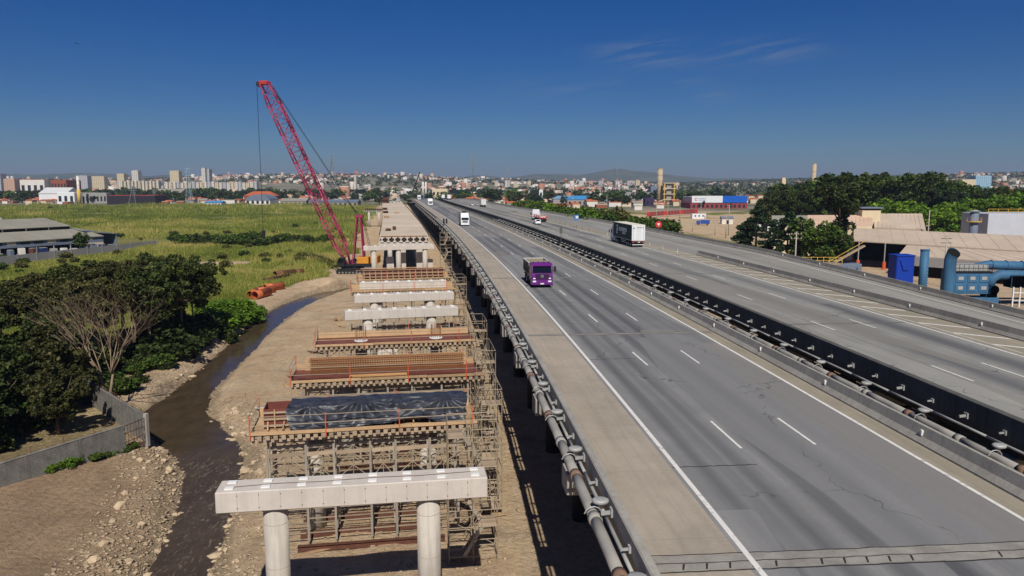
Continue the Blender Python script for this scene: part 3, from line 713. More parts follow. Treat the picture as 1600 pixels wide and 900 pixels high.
def finished_pier(k, label):
    f = FR[k]; r = f.thing('bridge_pier', label, 'pier', 'new bridge piers'); cap_beam(r, f.len)
    for x in (2.45, 9.4): column(r, x, .72, -.6, ZB0)
    return r
p1 = finished_pier(1, 'pale concrete pier nearest the camera, with white bearing pads on its beam')
wire = mk('wire', S(120, 96, 80), .8, .1, 2, 0)
MB().path([(.5, .5, ZB1+.03), (2.5, .68, ZB1+.03), (4.5, .6, ZB1+.03), (7, .75, ZB1+.03), (9, .66, ZB1+.03), (11.4, .8, ZB1+.03)], .012, 4).build('tie_wire', wire, p1)
finished_pier(5, 'bare pale pier beam right behind the maroon plywood platform')
finished_pier(6, 'bare pale pier beam in front of the beam with timber platform')
# ---- shoring towers
def shoring(f, xs, ys, ztop, label, seed=0, detail=True):
    r = f.thing('shoring_scaffold', label, 'scaffold', 'shoring under the pier forms'); rn = random.Random(seed)
    for yi, y in enumerate(ys):
        for x in xs:
            xx = x+rn.uniform(-.06, .06); beam('post', r, (xx, y, .28), (xx, y, ztop), .13, .13, alu)
            tube('screw_jack', r, (xx, y, .0), (xx, y, .3), .035, scaf); bar('base_plate', r, (xx, y, .015), (.24, .24, .03), rust)
        for i in range(len(xs)-1):
            a, b = xs[i]+.08, xs[i+1]-.08
            beam('ledger', r, (a, y, ztop-.55), (b, y, ztop-.5), .1, .22, timber_grey if yi == 0 else alu)
            if not detail and yi: continue
            for zz in (ztop-1.35, ztop-2.2, 2.6, 1.7, .8) if detail else (ztop-1.35, ztop-2.2, 1.7): beam('ledger', r, (a, y, zz), (b, y, zz), .06, .06, scaf)
            m = (a+b)/2; tube('brace', r, (a, y, ztop-2.2), (m, y, ztop-1.38), .028, scaf); tube('brace', r, (b, y, ztop-2.2), (m, y, ztop-1.38), .028, scaf)
            if detail: tube('brace', r, (a, y, ztop-1.35), (m, y, ztop-.65), .028, scaf); tube('brace', r, (b, y, ztop-1.35), (m, y, ztop-.65), .028, scaf); tube('brace', r, (m, y, ztop-2.2), (m, y, ztop-.65), .024, scaf)
    for x in xs:
        y0, y1 = ys[0], ys[-1]
        for zz in (ztop-.9, ztop-2.4, 1.4): tube('ledger', r, (x, y0, zz), (x, y1, zz), .028, scaf)
        tube('brace', r, (x, y0, 1.4), (x, y1, ztop-2.4), .028, scaf); tube('brace', r, (x, y1, .4), (x, y0, 1.4), .024, scaf)
    return r
joist_mesh = MB().cbox(-.13, .13, 0, 4.1, 0, .28, .02).mesh('joist', timber_grey)
panel_mesh = {}
def platform(k, label, deckmat, L, dep=4.0, zt=ZB0, toe=True, rails=True, back_toe=True, posts=(0, 4.3, 8.6, 13.0)):
    f = FR[k]; r = f.thing('formwork_platform', label, 'platform', 'formwork platforms'); rn = random.Random(k)
    for y in (.35, 1.5, 2.6, 3.7): beam('bearer', r, (.1, y, zt-.48), (L-.1, y, zt-.48), .16, .2, timber_grey)
    n = int(L/.45)
    for i in range(n+1):
        o = put('joist', joist_mesh, r, (.12+i*(L-.24)/n, rn.uniform(-.12, .04), zt-.38), rn.uniform(-.02, .02)); o.scale = (1, dep/4.0, 1)
    m = 9; ky = (deckmat.name, L, dep)
    if ky not in panel_mesh: panel_mesh[ky] = MB().cbox(0, L/m-.02, .02, dep/2-.01, 0, .06, .008).mesh('deck_panel', deckmat)
    for i in range(m):
        for j in range(2): put('deck_panel', panel_mesh[ky], r, (i*L/m+.01, j*dep/2, zt-.09+rn.uniform(-.004, .004)))
    if toe:
        for a, b in ((0, L*.36), (L*.36, L*.7), (L*.7, L)): bar('toe_board', r, ((a+b)/2, -.03, zt+.06+rn.uniform(-.02, .02)), (b-a-.03, .06, .2), timber, (0, rn.uniform(-.006, .006), 0))
    if back_toe: bar('toe_board', r, (L/2, dep+.02, zt+.2), (L-.1, .06, .5), timber)
    if rails:
        for x in posts:
            for y in (-.07, dep+.07):
                tube('rail_post', r, (x+.06, y, zt-.3), (x+.06, y, zt+1.15), .035, orange_paint)
        for y in (-.07, dep+.07):
            for zz in (.55, 1.08): tube('guard_rail', r, (-.1, y, zt+zz), (L+.1, y, zt+zz+rn.uniform(-.05, .05)), .026, scaf)
        for x in (-.02, L+.02):
            for zz in (.55, 1.08): tube('guard_rail', r, (x, -.07, zt+zz), (x, dep+.07, zt+zz), .026, scaf)
    return f, r
def stub_columns(k, xs, y, z1, label):
    f = FR[k]; r = f.thing('pier_column_pair', label, 'columns', 'new bridge piers')
    for x in xs: column(r, x, y, -.6, z1)
    return r
XS2 = [.95, 3.15, 4.85, 6.95, 8.35, 10.4, 12.1]
# row 2: beam form under a dark sheet
f2, r2 = platform(2, 'timber platform with orange rail posts under the dark plastic sheet', timber, 13.4)
stub_columns(2, (3.5, 10.5), 2.0, ZB0-.5, 'round concrete columns below the sheeted beam form')
shoring(f2, XS2, (-.5, .9, 2.6, 4.3), 6.2, 'shoring frames below the sheeted form', 2)
ff = f2.thing('beam_form', 'maroon plywood beam form sticking out left of the dark plastic sheet', 'formwork')
for y in (1.15, 2.75):
    bar('form_panel', ff, (6.7, y, 7.42), (12.0, .04, 1.16), ply_maroon)
    for zz in (7.0, 7.4, 7.8): bar('waler', ff, (6.7, y-.09 if y < 2 else y+.09, zz), (12.1, .1, .1), timber_grey)
bar('form_panel', ff, (.72, 1.95, 7.42), (.04, 1.6, 1.16), ply_maroon)
for i in range(13):
    x = .95+i*.95; beam('strut', ff, (x, 1.0, 7.25), (x+random.uniform(-.12, .12), .35, 6.88), .07, .09, timber)
    beam('stud', ff, (x+.4, 1.0, 6.86), (x+.4, 1.0, 8.0), .07, .09, timber)
def tarp():
    nx, ny = 190, 46; x0, x1 = 2.1, 12.85; V = []
    for j in range(ny+1):
        for i in range(nx+1):
            u, v = i/nx, j/ny; x = x0+(x1-x0)*u
            hem = 1.72+.22*math.sin(u*9+.8)+.3*math.exp(-((u-.2)/.16)**2)-.75*math.exp(-((u-.72)/.13)**2)+.25*math.exp(-((u-.97)/.05)**2)-.5*math.exp(-((u-.0)/.05)**2)
            s = v*(1.9+hem)               # arc length from the back edge
            if s < .35: y, z = 2.95, 7.75+s
            elif s < 1.95: y, z = 2.95-(s-.35)*1.29, 8.1+.07*math.sin((s-.35)*2)
            else:
                q = s-1.95; y, z = .88-.34*q-.1*q*q, 8.1-.72*q
            fold = 0
            for (cx, cv, k, amp) in ((.42, .42, 11, .16), (.62, .4, 9, .12), (.13, .44, 8, .15), (.88, .45, 11, .13)):
                an = math.atan2((v-cv)*2.2+.02, (u-cx)*5); rr = math.hypot((v-cv)*2.2, (u-cx)*5)
                fold += amp*math.sin(an*k+rr*2.5)*math.exp(-rr*.75)*min(1, rr*3)*(1 if v > cv else .35)
            fold += .11*(float(fbm(np.array([u*11+v*4]), np.array([v*6]), 3, 3)[0])-.45)*2
            w = min(1, max(0, (v-.3)*3)); y -= fold*w*1.1+.02; z += fold*.55*(1-w*.4)
            if z < 6.98+.04*math.sin(u*30): z = 6.98+.04*math.sin(u*30+v*9)+.02; 
            y = max(y, .06); x += .12*math.sin(v*7+u*5)*(1 if u in (0, 1) else .4)+(u-.5)*-.15*v
            V.append((x, y, z))
    F = [(j*(nx+1)+i, j*(nx+1)+i+1, (j+1)*(nx+1)+i+1, (j+1)*(nx+1)+i) for j in range(ny) for i in range(nx)]
    g = NG('plastic_sheet'); n = g.noise(1.6, 5, .7); g.col(g.mix(g.ramp(n, .35, .7), S(34, 36, 42), S(72, 75, 84))); g.rough(g.ramp(g.noise(5, 4, .7), .35, .7, .34, .58), .42)
    g.bump(g.noise(5, 3, .6, None, 1.0), .25, .05)
    o = link(bpy.data.objects.new('plastic_sheet', np_mesh('plastic_sheet', V, F, g.m, True))); o.location = f2.o; o.rotation_euler = (0, 0, f2.rz)
    tag(o, 'crumpled dark plastic sheet draped over a beam form', 'tarp')
tarp()
# row 3: rebar cage on plywood
f3, r3 = platform(3, 'timber platform carrying the rusty rebar cage', ply_maroon, 14.4)
stub_columns(3, (4.0, 11.0), 2.0, ZB0-.5, 'round concrete columns below the rebar cage platform'); shoring(f3, [.9, 3.1, 5.0, 7.1, 8.9, 11.2, 13.2], (-.2, 2, 4.2), 6.2, 'shoring frames below the rebar cage platform', 3)
cage = f3.thing('rebar_cage', 'long rusty rebar cage lying on plywood', 'rebar')
st = MB()
for i in range(64):
    x = 1.35+i*11.7/63
    for a, b in (((2.0, 6.95), (3.3, 6.95)), ((3.3, 6.95), (3.3, 7.85)), ((3.3, 7.85), (2.0, 7.85)), ((2.0, 7.85), (2.0, 6.95)), ((2.65, 6.95), (2.65, 7.85))): st.tube((x, a[0], a[1]), (x, b[0], b[1]), .016, n=4, cap=False)
tag(st.build('stirrups', rebar_m, cage), kind='stuff')
for y in (2.0, 2.33, 2.65, 2.98, 3.3):
    for z in (6.96, 7.86): tube('long_bar', cage, (1.2, y, z), (13.2, y, z), .022, rebar_m)
for z in (7.2, 7.5): tube('long_bar', cage, (1.2, 1.99, z), (13.2, 1.99, z), .018, rebar_m); tube('long_bar', cage, (1.2, 3.31, z), (13.2, 3.31, z), .018, rebar_m)
bar('side_panel', r3, (7.1, 3.55, 7.35), (12.6, .05, 1.05), timber)
pm = mk('ply_tan', S(206, 160, 104), .75, .18, .8, .1, 10)
for k, (a, b) in enumerate(((.5, 4.2), (4.25, 8.6), (8.65, 13.0))): bar('ply_sheet', r3, ((a+b)/2, 1.1, 6.86), (b-a, .7, .02), pm if k == 1 else ply_maroon, (0, 0, random.uniform(-.02, .02)))
# row 4: bare maroon deck with starter bars
f4, r4 = platform(4, 'maroon plywood platform with column starter bars', ply_maroon, 14.6)
stub_columns(4, (4.1, 11.1), 2.0, ZB0+.0, 'round concrete columns coming up through the maroon platform'); shoring(f4, [.9, 3.1, 5.0, 7.1, 8.9, 11.2, 13.4], (-.1, 4.1), 6.2, 'shoring frames below the maroon platform', 4)
for x in (4.1, 11.1):
    s = thing('starter_bars', 'ring of rusty starter bars rising from the %s column of the maroon platform' % ('left' if x < 8 else 'right'), 'rebar', f4.w(x, 2.0, ZB0-.02), f4.rz)
    MB().tube((0, 0, .0), (0, 0, .05), .62, .62, 20).build('column_head', white_pad, s)
    for i in range(14):
        a = i*2*math.pi/14; tube('starter_bar', s, (.46*math.cos(a), .46*math.sin(a), .05), (.46*math.cos(a), .46*math.sin(a), 1.35), .02, rebar_m)
bar('side_panel', r4, (7.3, 3.7, 7.1), (14.2, .05, .55), timber)
# rows 5, 6: shoring still standing behind the bare beams
shoring(FR[5], [.8, 3.6, 5.4, 7.3, 8.6, 11.2], (2.4, 4.6), 6.0, 'shoring frames left standing behind the bare beam', 5, False)
shoring(FR[6], [1.0, 4.0, 6.5, 8.6, 11], (2.4,), 6.0, 'single row of shoring frames between two bare beams', 6, False)
pl5 = FR[5].thing('plywood_stack', 'leaning pale plywood sheets between the bare beams', 'plywood')
for k in range(3): bar('ply_sheet', pl5, (3.9+k*.75, 2.0, 1.5), (.7, .03, 3.0), concrete_new, (R(-8), 0, 0))
# row 7: cast beam still on its platform
f7, r7 = platform(7, 'timber platform around a freshly cast pale beam', timber, 14.4)
b7 = f7.thing('bridge_pier', 'freshly cast pale beam ringed by a timber platform', 'pier', 'new bridge piers'); cap_beam(b7, 12.1, x0=1.2, y0=1.7); 
for x in (3.7, 10.7): column(b7, x, 2.4, -.6, ZB0-.1)
shoring(f7, [.9, 3.5, 6, 8.5, 11, 13.4], (0, 4), 6.2, 'shoring frames below the freshly cast beam', 7, False)
# row 8: open timber form
f8, r8 = platform(8, 'timber platform carrying a tall open timber beam form', timber, 14.4)
ff8 = f8.thing('beam_form', 'tall timber studded beam form beyond the freshly cast beam', 'formwork')
for y in (1.4, 3.0): bar('form_panel', ff8, (7.2, y, 7.5), (12.6, .05, 1.3), ply_maroon)
for i in range(15): beam('stud', ff8, (1.0+i*.88, 1.3, 6.85), (1.0+i*.88, 1.3, 8.2), .09, .1, timber); beam('strut', ff8, (1.0+i*.88, 1.2, 7.7), (1.0+i*.88, .4, 6.88), .07, .08, timber)
for z in (7.1, 7.6, 8.15): bar('waler', ff8, (7.2, 1.22, z), (12.8, .1, .1), timber)
bar('form_cap', ff8, (7.2, 3.2, 8.25), (13.2, .5, .06), timber)
shoring(f8, [.9, 3.5, 6, 8.5, 11, 13.4], (0, 4), 6.2, 'shoring frames below the tall open timber form', 8, False)
stub_columns(8, (3.8, 10.8), 2.2, ZB0-.5, 'round concrete columns below the tall timber form')
# row 9 and what stands round it
f9 = FR[9]; p9 = f9.thing('bridge_pier', 'wide grey pier beam on round columns in front of the finished deck', 'pier', 'new bridge piers'); cap_beam(p9, f9.len, 1.5, lines=16)
for px in (584, 622.5, 664): column(p9, f9.lx(px, 400, .75), .75, -.6, ZB0)
pr = f9.thing('pier_wall_pair', 'pale square pillars half built behind the wide pier', 'pillars')
for px, w, h in ((609, 1.6, 5.0), (629, 1.3, 6.6), (655, 1.5, 6.6), (669, 1.9, 4.2)):
    x = f9.lx(px, 400, 4); MB().cbox(x-w/2, x+w/2, 3.2, 4.2, -.4, h, .04).build('pillar', concrete_new, pr)
    for q in range(5): tube('starter_bar', pr, (x-w/2+.2+q*.25, 3.7, h), (x-w/2+.2+q*.25, 3.7, h+.8), .025, rebar_m)
# ---- stair towers
plank_mesh = {}
def stair_tower(loc, rz, w, d, levels, label, top_rail=True, seed=0):
    r = thing('stair_tower', label, 'stair tower', loc, rz, 'scaffold stair towers'); H = levels*1.75
    for x in (0, w*.5, w):
        for y in (0, d): tube('standard', r, (x, y, 0), (x, y, H+1.2), .032, scaf)
    for k in range(levels+1):
        z = .35+k*1.75
        for y in (0, d):
            tube('ledger', r, (0, y, z), (w, y, z), .026, scaf)
            if k <= levels: tube('guard_rail', r, (0, y, z+1.0), (w, y, z+1.0), .026, scaf)
        for x in (0, w): tube('transom', r, (x, 0, z), (x, d, z), .026, scaf); tube('guard_rail', r, (x, 0, z+1.0), (x, d, z+1.0), .024, scaf)
        if k < levels: tube('brace', r, (0 if k % 2 else w, d, z), (w if k % 2 else 0, d, z+1.7), .024, scaf)
        side = k % 2; x0 = 0 if side == 0 else w-.85
        for q in range(4): bar('landing_plank', r, (x0+.425, (q+.5)*d/4, z+.04), (.85, d/4-.03, .05), timber_grey, (0, random.uniform(-.02, .02), 0))
        if k < levels:                      # flight up to the other side
            xa, xb = (.85, w-.85) if side == 0 else (w-.85, .85); yy = (.04, d*.46) if k % 2 == 0 else (d*.54, d-.04)
            for y in yy: beam('stringer', r, (xa, y, z), (xb, y, z+1.75), .05, .2, alu); tube('hand_rail', r, (xa, y, z+.95), (xb, y, z+2.7), .022, scaf)
            for q in range(7):
                t = (q+.5)/7; bar('tread', r, (xa+(xb-xa)*t, sum(yy)/2, z+1.75*t+.04), (.24, yy[1]-yy[0]-.06, .045), timber_grey)
    return r
stair_tower((-3.55, 40.6, .0), R(8), 2.75, 1.35, 4, 'scaffold stair tower rising behind the right end of the nearest pier')
stair_tower((-.65, 47.2, .0), R(98), 4.6, 1.3, 4, 'scaffold stair tower right of the plastic sheeted form')
stair_tower((-1.3, 58.6, .0), R(98), 4.6, 1.5, 4, 'scaffold stair tower right of the rebar cage')
stair_tower((-2.4, 71.6, .0), R(98), 4.2, 1.6, 4, 'scaffold stair tower right of the maroon platform')
stair_tower((-6.4, 106, .0), R(100), 4.2, 1.5, 4, 'scaffold stair tower right of the freshly cast beam')
stair_tower((-16.6, 176, .0), R(8), 2.6, 2.2, 5, 'scaffold stair tower between finished deck and old viaduct')
# ---- finished deck of the new viaduct
def nd_l(t): return -21.6-(t-213)*.0138
def nd_r(t): return -9.8-(t-213)*.0085
new = thing('new_viaduct_deck', 'pale new deck of girders and slabs running beside the old viaduct', 'bridge deck')
NT0 = 183.2
def nd_z(t): return DZ-.35 if t < 560 else deck_z(t)-.35
slab_new = mk('slab_concrete', S(206, 190, 168), .9, .14, .15, .2, 6, objvar=.10)
t = NT0+3.2; k = 0
while t < 560:
    L = 12.27; mb = MB(); rings = []
    for tt in (t+.05, t+L/2, t+L-.05): rings.append([rpos(nd_l(tt), tt, nd_z(tt)-.25), rpos(nd_r(tt), tt, nd_z(tt)-.25), rpos(nd_r(tt), tt, nd_z(tt)), rpos(nd_l(tt), tt, nd_z(tt))])
    mb.loft(rings).build('deck_slab', slab_new, new)
    if k < 30:
        for nm, of, s in (('edge_form', nd_r, .12), ('edge_form', nd_l, -.12)):
            mb = MB(); rings = []
            for tt in (t, t+L/2, t+L): rings.append([rpos(of(tt)+s*.3, tt, nd_z(tt)-.6), rpos(of(tt)+s*1.3, tt, nd_z(tt)-.6), rpos(of(tt)+s*1.3, tt, nd_z(tt)+.3), rpos(of(tt)+s*.3, tt, nd_z(tt)+.3)])
            mb.loft(rings).build(nm, rust, new)
    t += L; k += 1
for i in range(8):
    prof = [(-.42, -1.45), (.42, -1.45), (.42, -1.22), (.13, -1.05), (.13, -.62), (.62, -.36), (.62, -.27), (-.62, -.27), (-.62, -.36), (-.13, -.62), (-.13, -1.05), (-.42, -1.22)]
    swept(prof, NT0, NT0+15, nd_z, lambda t, i=i: nd_l(t)+.62+(nd_r(t)-nd_l(t)-1.24)*i/7, d=5).build('girder', concrete_new, new)
swept([(.5, -1.3), (11.2, -1.3), (11.2, -.3), (.5, -.3)], NT0+15.1, 560, nd_z, nd_l, d=12).build('girder_row', concrete_shaded, new)
for i in range(7):
    for tt in (NT0+.4, NT0+1.7):
        o = nd_l(tt)+1.25+i*1.53; p = rpos(o, tt+.6, nd_z(tt)-.2); bar('precast_plank', new, p, (1.3, 1.2, .08), timber_grey, (0, 0, rang(tt)))
for i in range(14): p = rpos(nd_l(190)+.5+i*.82, NT0+1.2, nd_z(190)-.12); bar('rebar_mat', new, p, (.05, 2.6, .05), rebar_m, (0, 0, rang(190)))
for i in range(5): a = rpos(nd_l(190)+.3, NT0+.1+i*.6, nd_z(190)-.1); b = rpos(nd_r(190)-.3, NT0+.1+i*.6, nd_z(190)-.1); tube('rebar_mat', new, a, b, .03, rebar_m)
proto = None
for i in range(28):
    tt = NT0+1.0+12.27*i
    if proto is None:
        proto = thing('bridge_pier', '', 'pier'); MB().cbox(0, 12.3, -.75, .75, ZB0, 7.55, .04).build('cap_beam', concrete_new, proto)
        for x in (2.6, 9.6): MB().tube((x, 0, -.6), (x, 0, ZB0), .55, .55, 16).build('column', concrete_col, proto, True)
        o = proto
    else: o = copy_tree(proto)
    o.location = rpos(nd_l(tt)-.2, tt, 0); o.rotation_euler = (0, 0, rang(tt))
    tag(o, 'concrete pier carrying the finished new deck, %s from its near end' % ordinal(i+1), 'pier', 'piers under the finished new deck')
# bits lying on the new deck
for k, (of, t, w, l, h, m, lb) in enumerate(((2.0, 205, 1.6, 2.2, .6, rust, 'rusty bundle near the front left edge of the new deck'), (3.6, 208, 1.0, 1.2, 1.0, rust, 'small rusty frame beside the bundle on the new deck'),
        (1.4, 286, 2, 3, .8, timber, 'timber pile on the left edge of the new deck'), (1.3, 330, 2.4, 4, .9, rust, 'rusty form pile further along the new deck'), (1.2, 372, 2.4, 4, 1, rust, 'low rusty stack on the middle of the new deck edge'),
        (6, 330, 2, 2, .5, timber, 'small crate pair in the middle of the new deck'), (2, 505, 5, 8, 3.6, rust, 'tall rusty form stack at the far end of the new deck'), (5.5, 512, 3, 7, 2.6, steel_grey, 'grey equipment container at the far end of the new deck'), (10.5, 520, 3, 7, 3.2, steel_grey, 'grey equipment stack near the right far end of the new deck'))):
    p = rpos(nd_l(t)+of, t, nd_z(t)+.004); r = thing('material_stack', lb, 'stack', p, rang(t)); n = 4
    for q in range(n): bar('piece', r, (random.uniform(-.1, .1)*w, random.uniform(-.1, .1)*l, h*(q+.5)/n), (w*random.uniform(.7, 1), l*random.uniform(.7, 1), h/n*.92), m, (0, 0, random.uniform(-.12, .12)))
# ramp pier standing in the field strip
pp = at_z(577, 354.5); rp = thing('bridge_pier', 'separate tall twin column pier with timber on its beam, beside the new deck', 'pier', (pp.x, pp.y, 0), R(8), 'new bridge piers')
MB().cbox(-2.2, 7.2, -.8, .8, 7.7, 8.8, .05).build('cap_beam', concrete_new, rp)
for x in (0, 4.9): MB().tube((x, 0, -.5), (x, 0, 7.7), .6, .6, 14).build('column', concrete_col, rp, True)
for i in range(9): bar('joist', rp, (-1.8+i*1.05, 0, 9.15), (.3, 4, .6), rust)
bar('deck_panel', rp, (2.5, 0, 9.52), (9.2, 4.2, .1), timber)
# ---- loose things on the ground of the works
def ground_beams(f, y, n, L, label):
    r = f.thing('steel_sill', label, 'steel beam', 'rusty sill beams under the shoring')
    return r
for k, (f, ys) in enumerate(((f2, (-1.2, .6, 2.8)), (f3, (-.6, 2, 4.2)))):
    for j, y in enumerate(ys):
        p = f.w(2.6, y); q = f.w(11.2, y); z0 = max(hz(p.x, p.y), hz(q.x, q.y), hz(*f.w(7, y).xy))+.16
        r = thing('steel_sill', 'rusty steel beam lying under the %s form, %s from the front' % ('sheeted' if k == 0 else 'rebar cage', ordinal(j+1)), 'steel beam', (p.x, p.y, z0), f.rz+random.uniform(-.02, .02), 'rusty sill beams')
        bar('web', r, (4.3, 0, 0), (8.6, .03, .3), rust); bar('flange', r, (4.3, 0, .16), (8.6, .26, .03), rust); bar('flange', r, (4.3, 0, -.16), (8.6, .26, .03), rust)
rn = random.Random(5)
for i in range(26):
    f = rn.choice((f2, f2, FR[1], f3, f4, FR[5])); x, y = rn.uniform(2.5, 14.5), rn.uniform(-3.5, 5.5); p = f.w(x, y); L = rn.uniform(1.2, 3.6); z = hz(p.x, p.y)
    o = MB().cbox(-L/2, L/2, -.11, .11, -.02, .05, .01).build('plank', timber if i % 2 else timber_grey); o.location = (p.x, p.y, z+.05); o.rotation_euler = (rn.uniform(-.03, .03), rn.uniform(-.03, .03), f.rz+rn.choice((0, 0, .2, 1.4))+rn.uniform(-.15, .15))
    tag(o, 'loose timber plank lying on the dirt among the shoring', 'plank', 'loose planks')
for i in range(13):
    y = rn.uniform(52, 128); x = -19.2-(y-50)*.085+rn.uniform(-2.4, .6); z = hz(x, y); m = rn.choice((timber, timber_grey, rust, concrete_new)); r = thing('material_pile', 'low pile of %s on the bare earth left of the pier rows' % {'timber': 'fresh timber boards', 'timber_grey': 'grey boards', 'rust_steel': 'rusty bars', 'concrete_new': 'concrete offcuts'}[m.name], 'pile', (x, y, z), rn.uniform(0, 3.1), 'piles on the works strip')
    for q in range(rn.randint(3, 6)): L = rn.uniform(.9, 2.6); bar('piece', r, (rn.uniform(-.4, .4), rn.uniform(-.4, .4), .06+q*.07), (L, rn.uniform(.12, .3), .07), m, (rn.uniform(-.05, .05), rn.uniform(-.05, .05), rn.uniform(-.4, .4)))
# big casing pipes by the river
cas = mk('casing_orange', S(198, 108, 66), .7, .25, 1.2, .15, 8, objvar=.15); cas_b = mk('casing_brown', S(120, 84, 56), .85, .3, 1, .2, 8)
def casing(pa, pb, r, mat, label):
    a = at_z(*pa); b = at_z(*pb); a.z = hz(a.x, a.y)+r; b.z = hz(b.x, b.y)+r; mb = MB(); d = (b-a).normalized(); n = 18; u = d.orthogonal().normalized(); w = d.cross(u)
    L = (b-a).length; rg = []
    for s, rr in ((0, r*.9), (0, r), (L*.3, r), (L*.3+.02, r*1.03), (L*.3+.25, r*1.03), (L*.3+.27, r), (L, r), (L, r*.9), (.0, r*.89)): rg.append([a+d*s+(u*math.cos(2*math.pi*i/n)+w*math.sin(2*math.pi*i/n))*rr for i in range(n)])
    mb.loft(rg, False); o = mb.build('casing_pipe', mat, None, True); tag(o, label, 'pipe', 'large casing pipes'); return o
casing((414, 456), (442, 452), .75, cas, 'short orange casing pipe topmost of the pile by the river'); casing((402, 461), (428, 457), .7, cas, 'orange casing pipe with a dark mouth in the middle of the pile')
casing((398, 468), (420, 462), .8, cas, 'orange casing pipe at the near end of the pile'); casing((391, 466), (408, 458), .7, cas, 'orange casing pipe on the left of the pile by the bushes')
casing((430, 434), (461, 430.5), .75, cas_b, 'long brown casing pipe at the edge of the grass'); casing((462, 430.3), (474, 429.3), .72, cas_b, 'short brown casing pipe next to the long one')
casing((412, 443), (452, 436), .55, rust, 'dark rusty pipe lying below the long brown one')
# ------------------------------------------------------------------ paint for machines
def paint(name, c, rough=.35, coat=.0): return mk(name, c, rough, .08, 1.5, 0, 10, spec=.5)
glass_m = NG('vehicle_glass'); glass_m.col(S(18, 22, 28)); glass_m.rough(.08, .6); glass_m = glass_m.m
tyre_m = mk('tyre', S(30, 29, 28), .9, .2, 4, 0); rim_m = mk('rim', S(150, 150, 150), .45, .1, 4, 0, spec=.5, metal=.4)
chassis_m = mk('chassis', S(34, 33, 33), .8, .25, 3, 0); lamp_m = NG('head_lamp'); lamp_m.col(S(240, 240, 236)); lamp_m.rough(.12, .8); lamp_m = lamp_m.m
red_lamp = NG('tail_lamp'); red_lamp.col(S(150, 16, 16)); red_lamp.rough(.2, .6); red_lamp = red_lamp.m
white_body = paint('white_paint', S(226, 228, 228)); dirty_white = mk('dirty_white', S(214, 212, 204), .5, .12, .8, .05, 6)
purple = paint('purple_paint', S(104, 34, 120), .3); grey_body = mk('grey_box', S(132, 132, 130), .6, .15, .8, .05, 6); plate_m = mk('plate_white', S(220, 220, 216), .6, .05, 3, 0)
tipper_m = mk('tipper_steel', S(150, 140, 122), .7, .25, 1.2, .1, 6); tilt_g = mk('curtain_green', S(52, 64, 60), .75, .16, 1.2, .15, 5)
wheel_tyre = MB().loft([[(x, r*math.cos(2*math.pi*i/18), r*math.sin(2*math.pi*i/18)) for i in range(18)] for x, r in ((-.14, .36), (-.14, .44), (-.1, .5), (.1, .5), (.14, .44), (.14, .36))]).mesh('tyre', tyre_m)
wheel_rim = MB().loft([[(x, r*math.cos(2*math.pi*i/14), r*math.sin(2*math.pi*i/14)) for i in range(14)] for x, r in ((-.146, .3), (-.146, .12), (-.17, .1), (.17, .1), (.146, .12), (.146, .3))]).mesh('rim', rim_m)
def wheel(root, x, y, r=.5):
    w = put('wheel', wheel_tyre, root, (x, y, r), scale=(1, r/.5, r/.5)); put('rim', wheel_rim, w, (0, 0, 0)); return w
def text(body, parent, loc, size, mat, rot, sx=1.0, name='lettering'):
    cu = bpy.data.curves.new(name, 'FONT'); cu.body = body; cu.size = size; cu.extrude = .004; cu.align_x = 'CENTER'; cu.align_y = 'CENTER'; cu.resolution_u = 2
    tmp = bpy.data.objects.new(name, cu); COL.objects.link(tmp); dg = bpy.context.evaluated_depsgraph_get(); me = bpy.data.meshes.new_from_object(tmp.evaluated_get(dg)); bpy.data.objects.remove(tmp)
    me.materials.clear(); me.materials.append(mat); o = bpy.data.objects.new(name, me); link(o, parent); o.location = loc; o.rotation_euler = rot; o.scale = (sx, 1, 1); return o
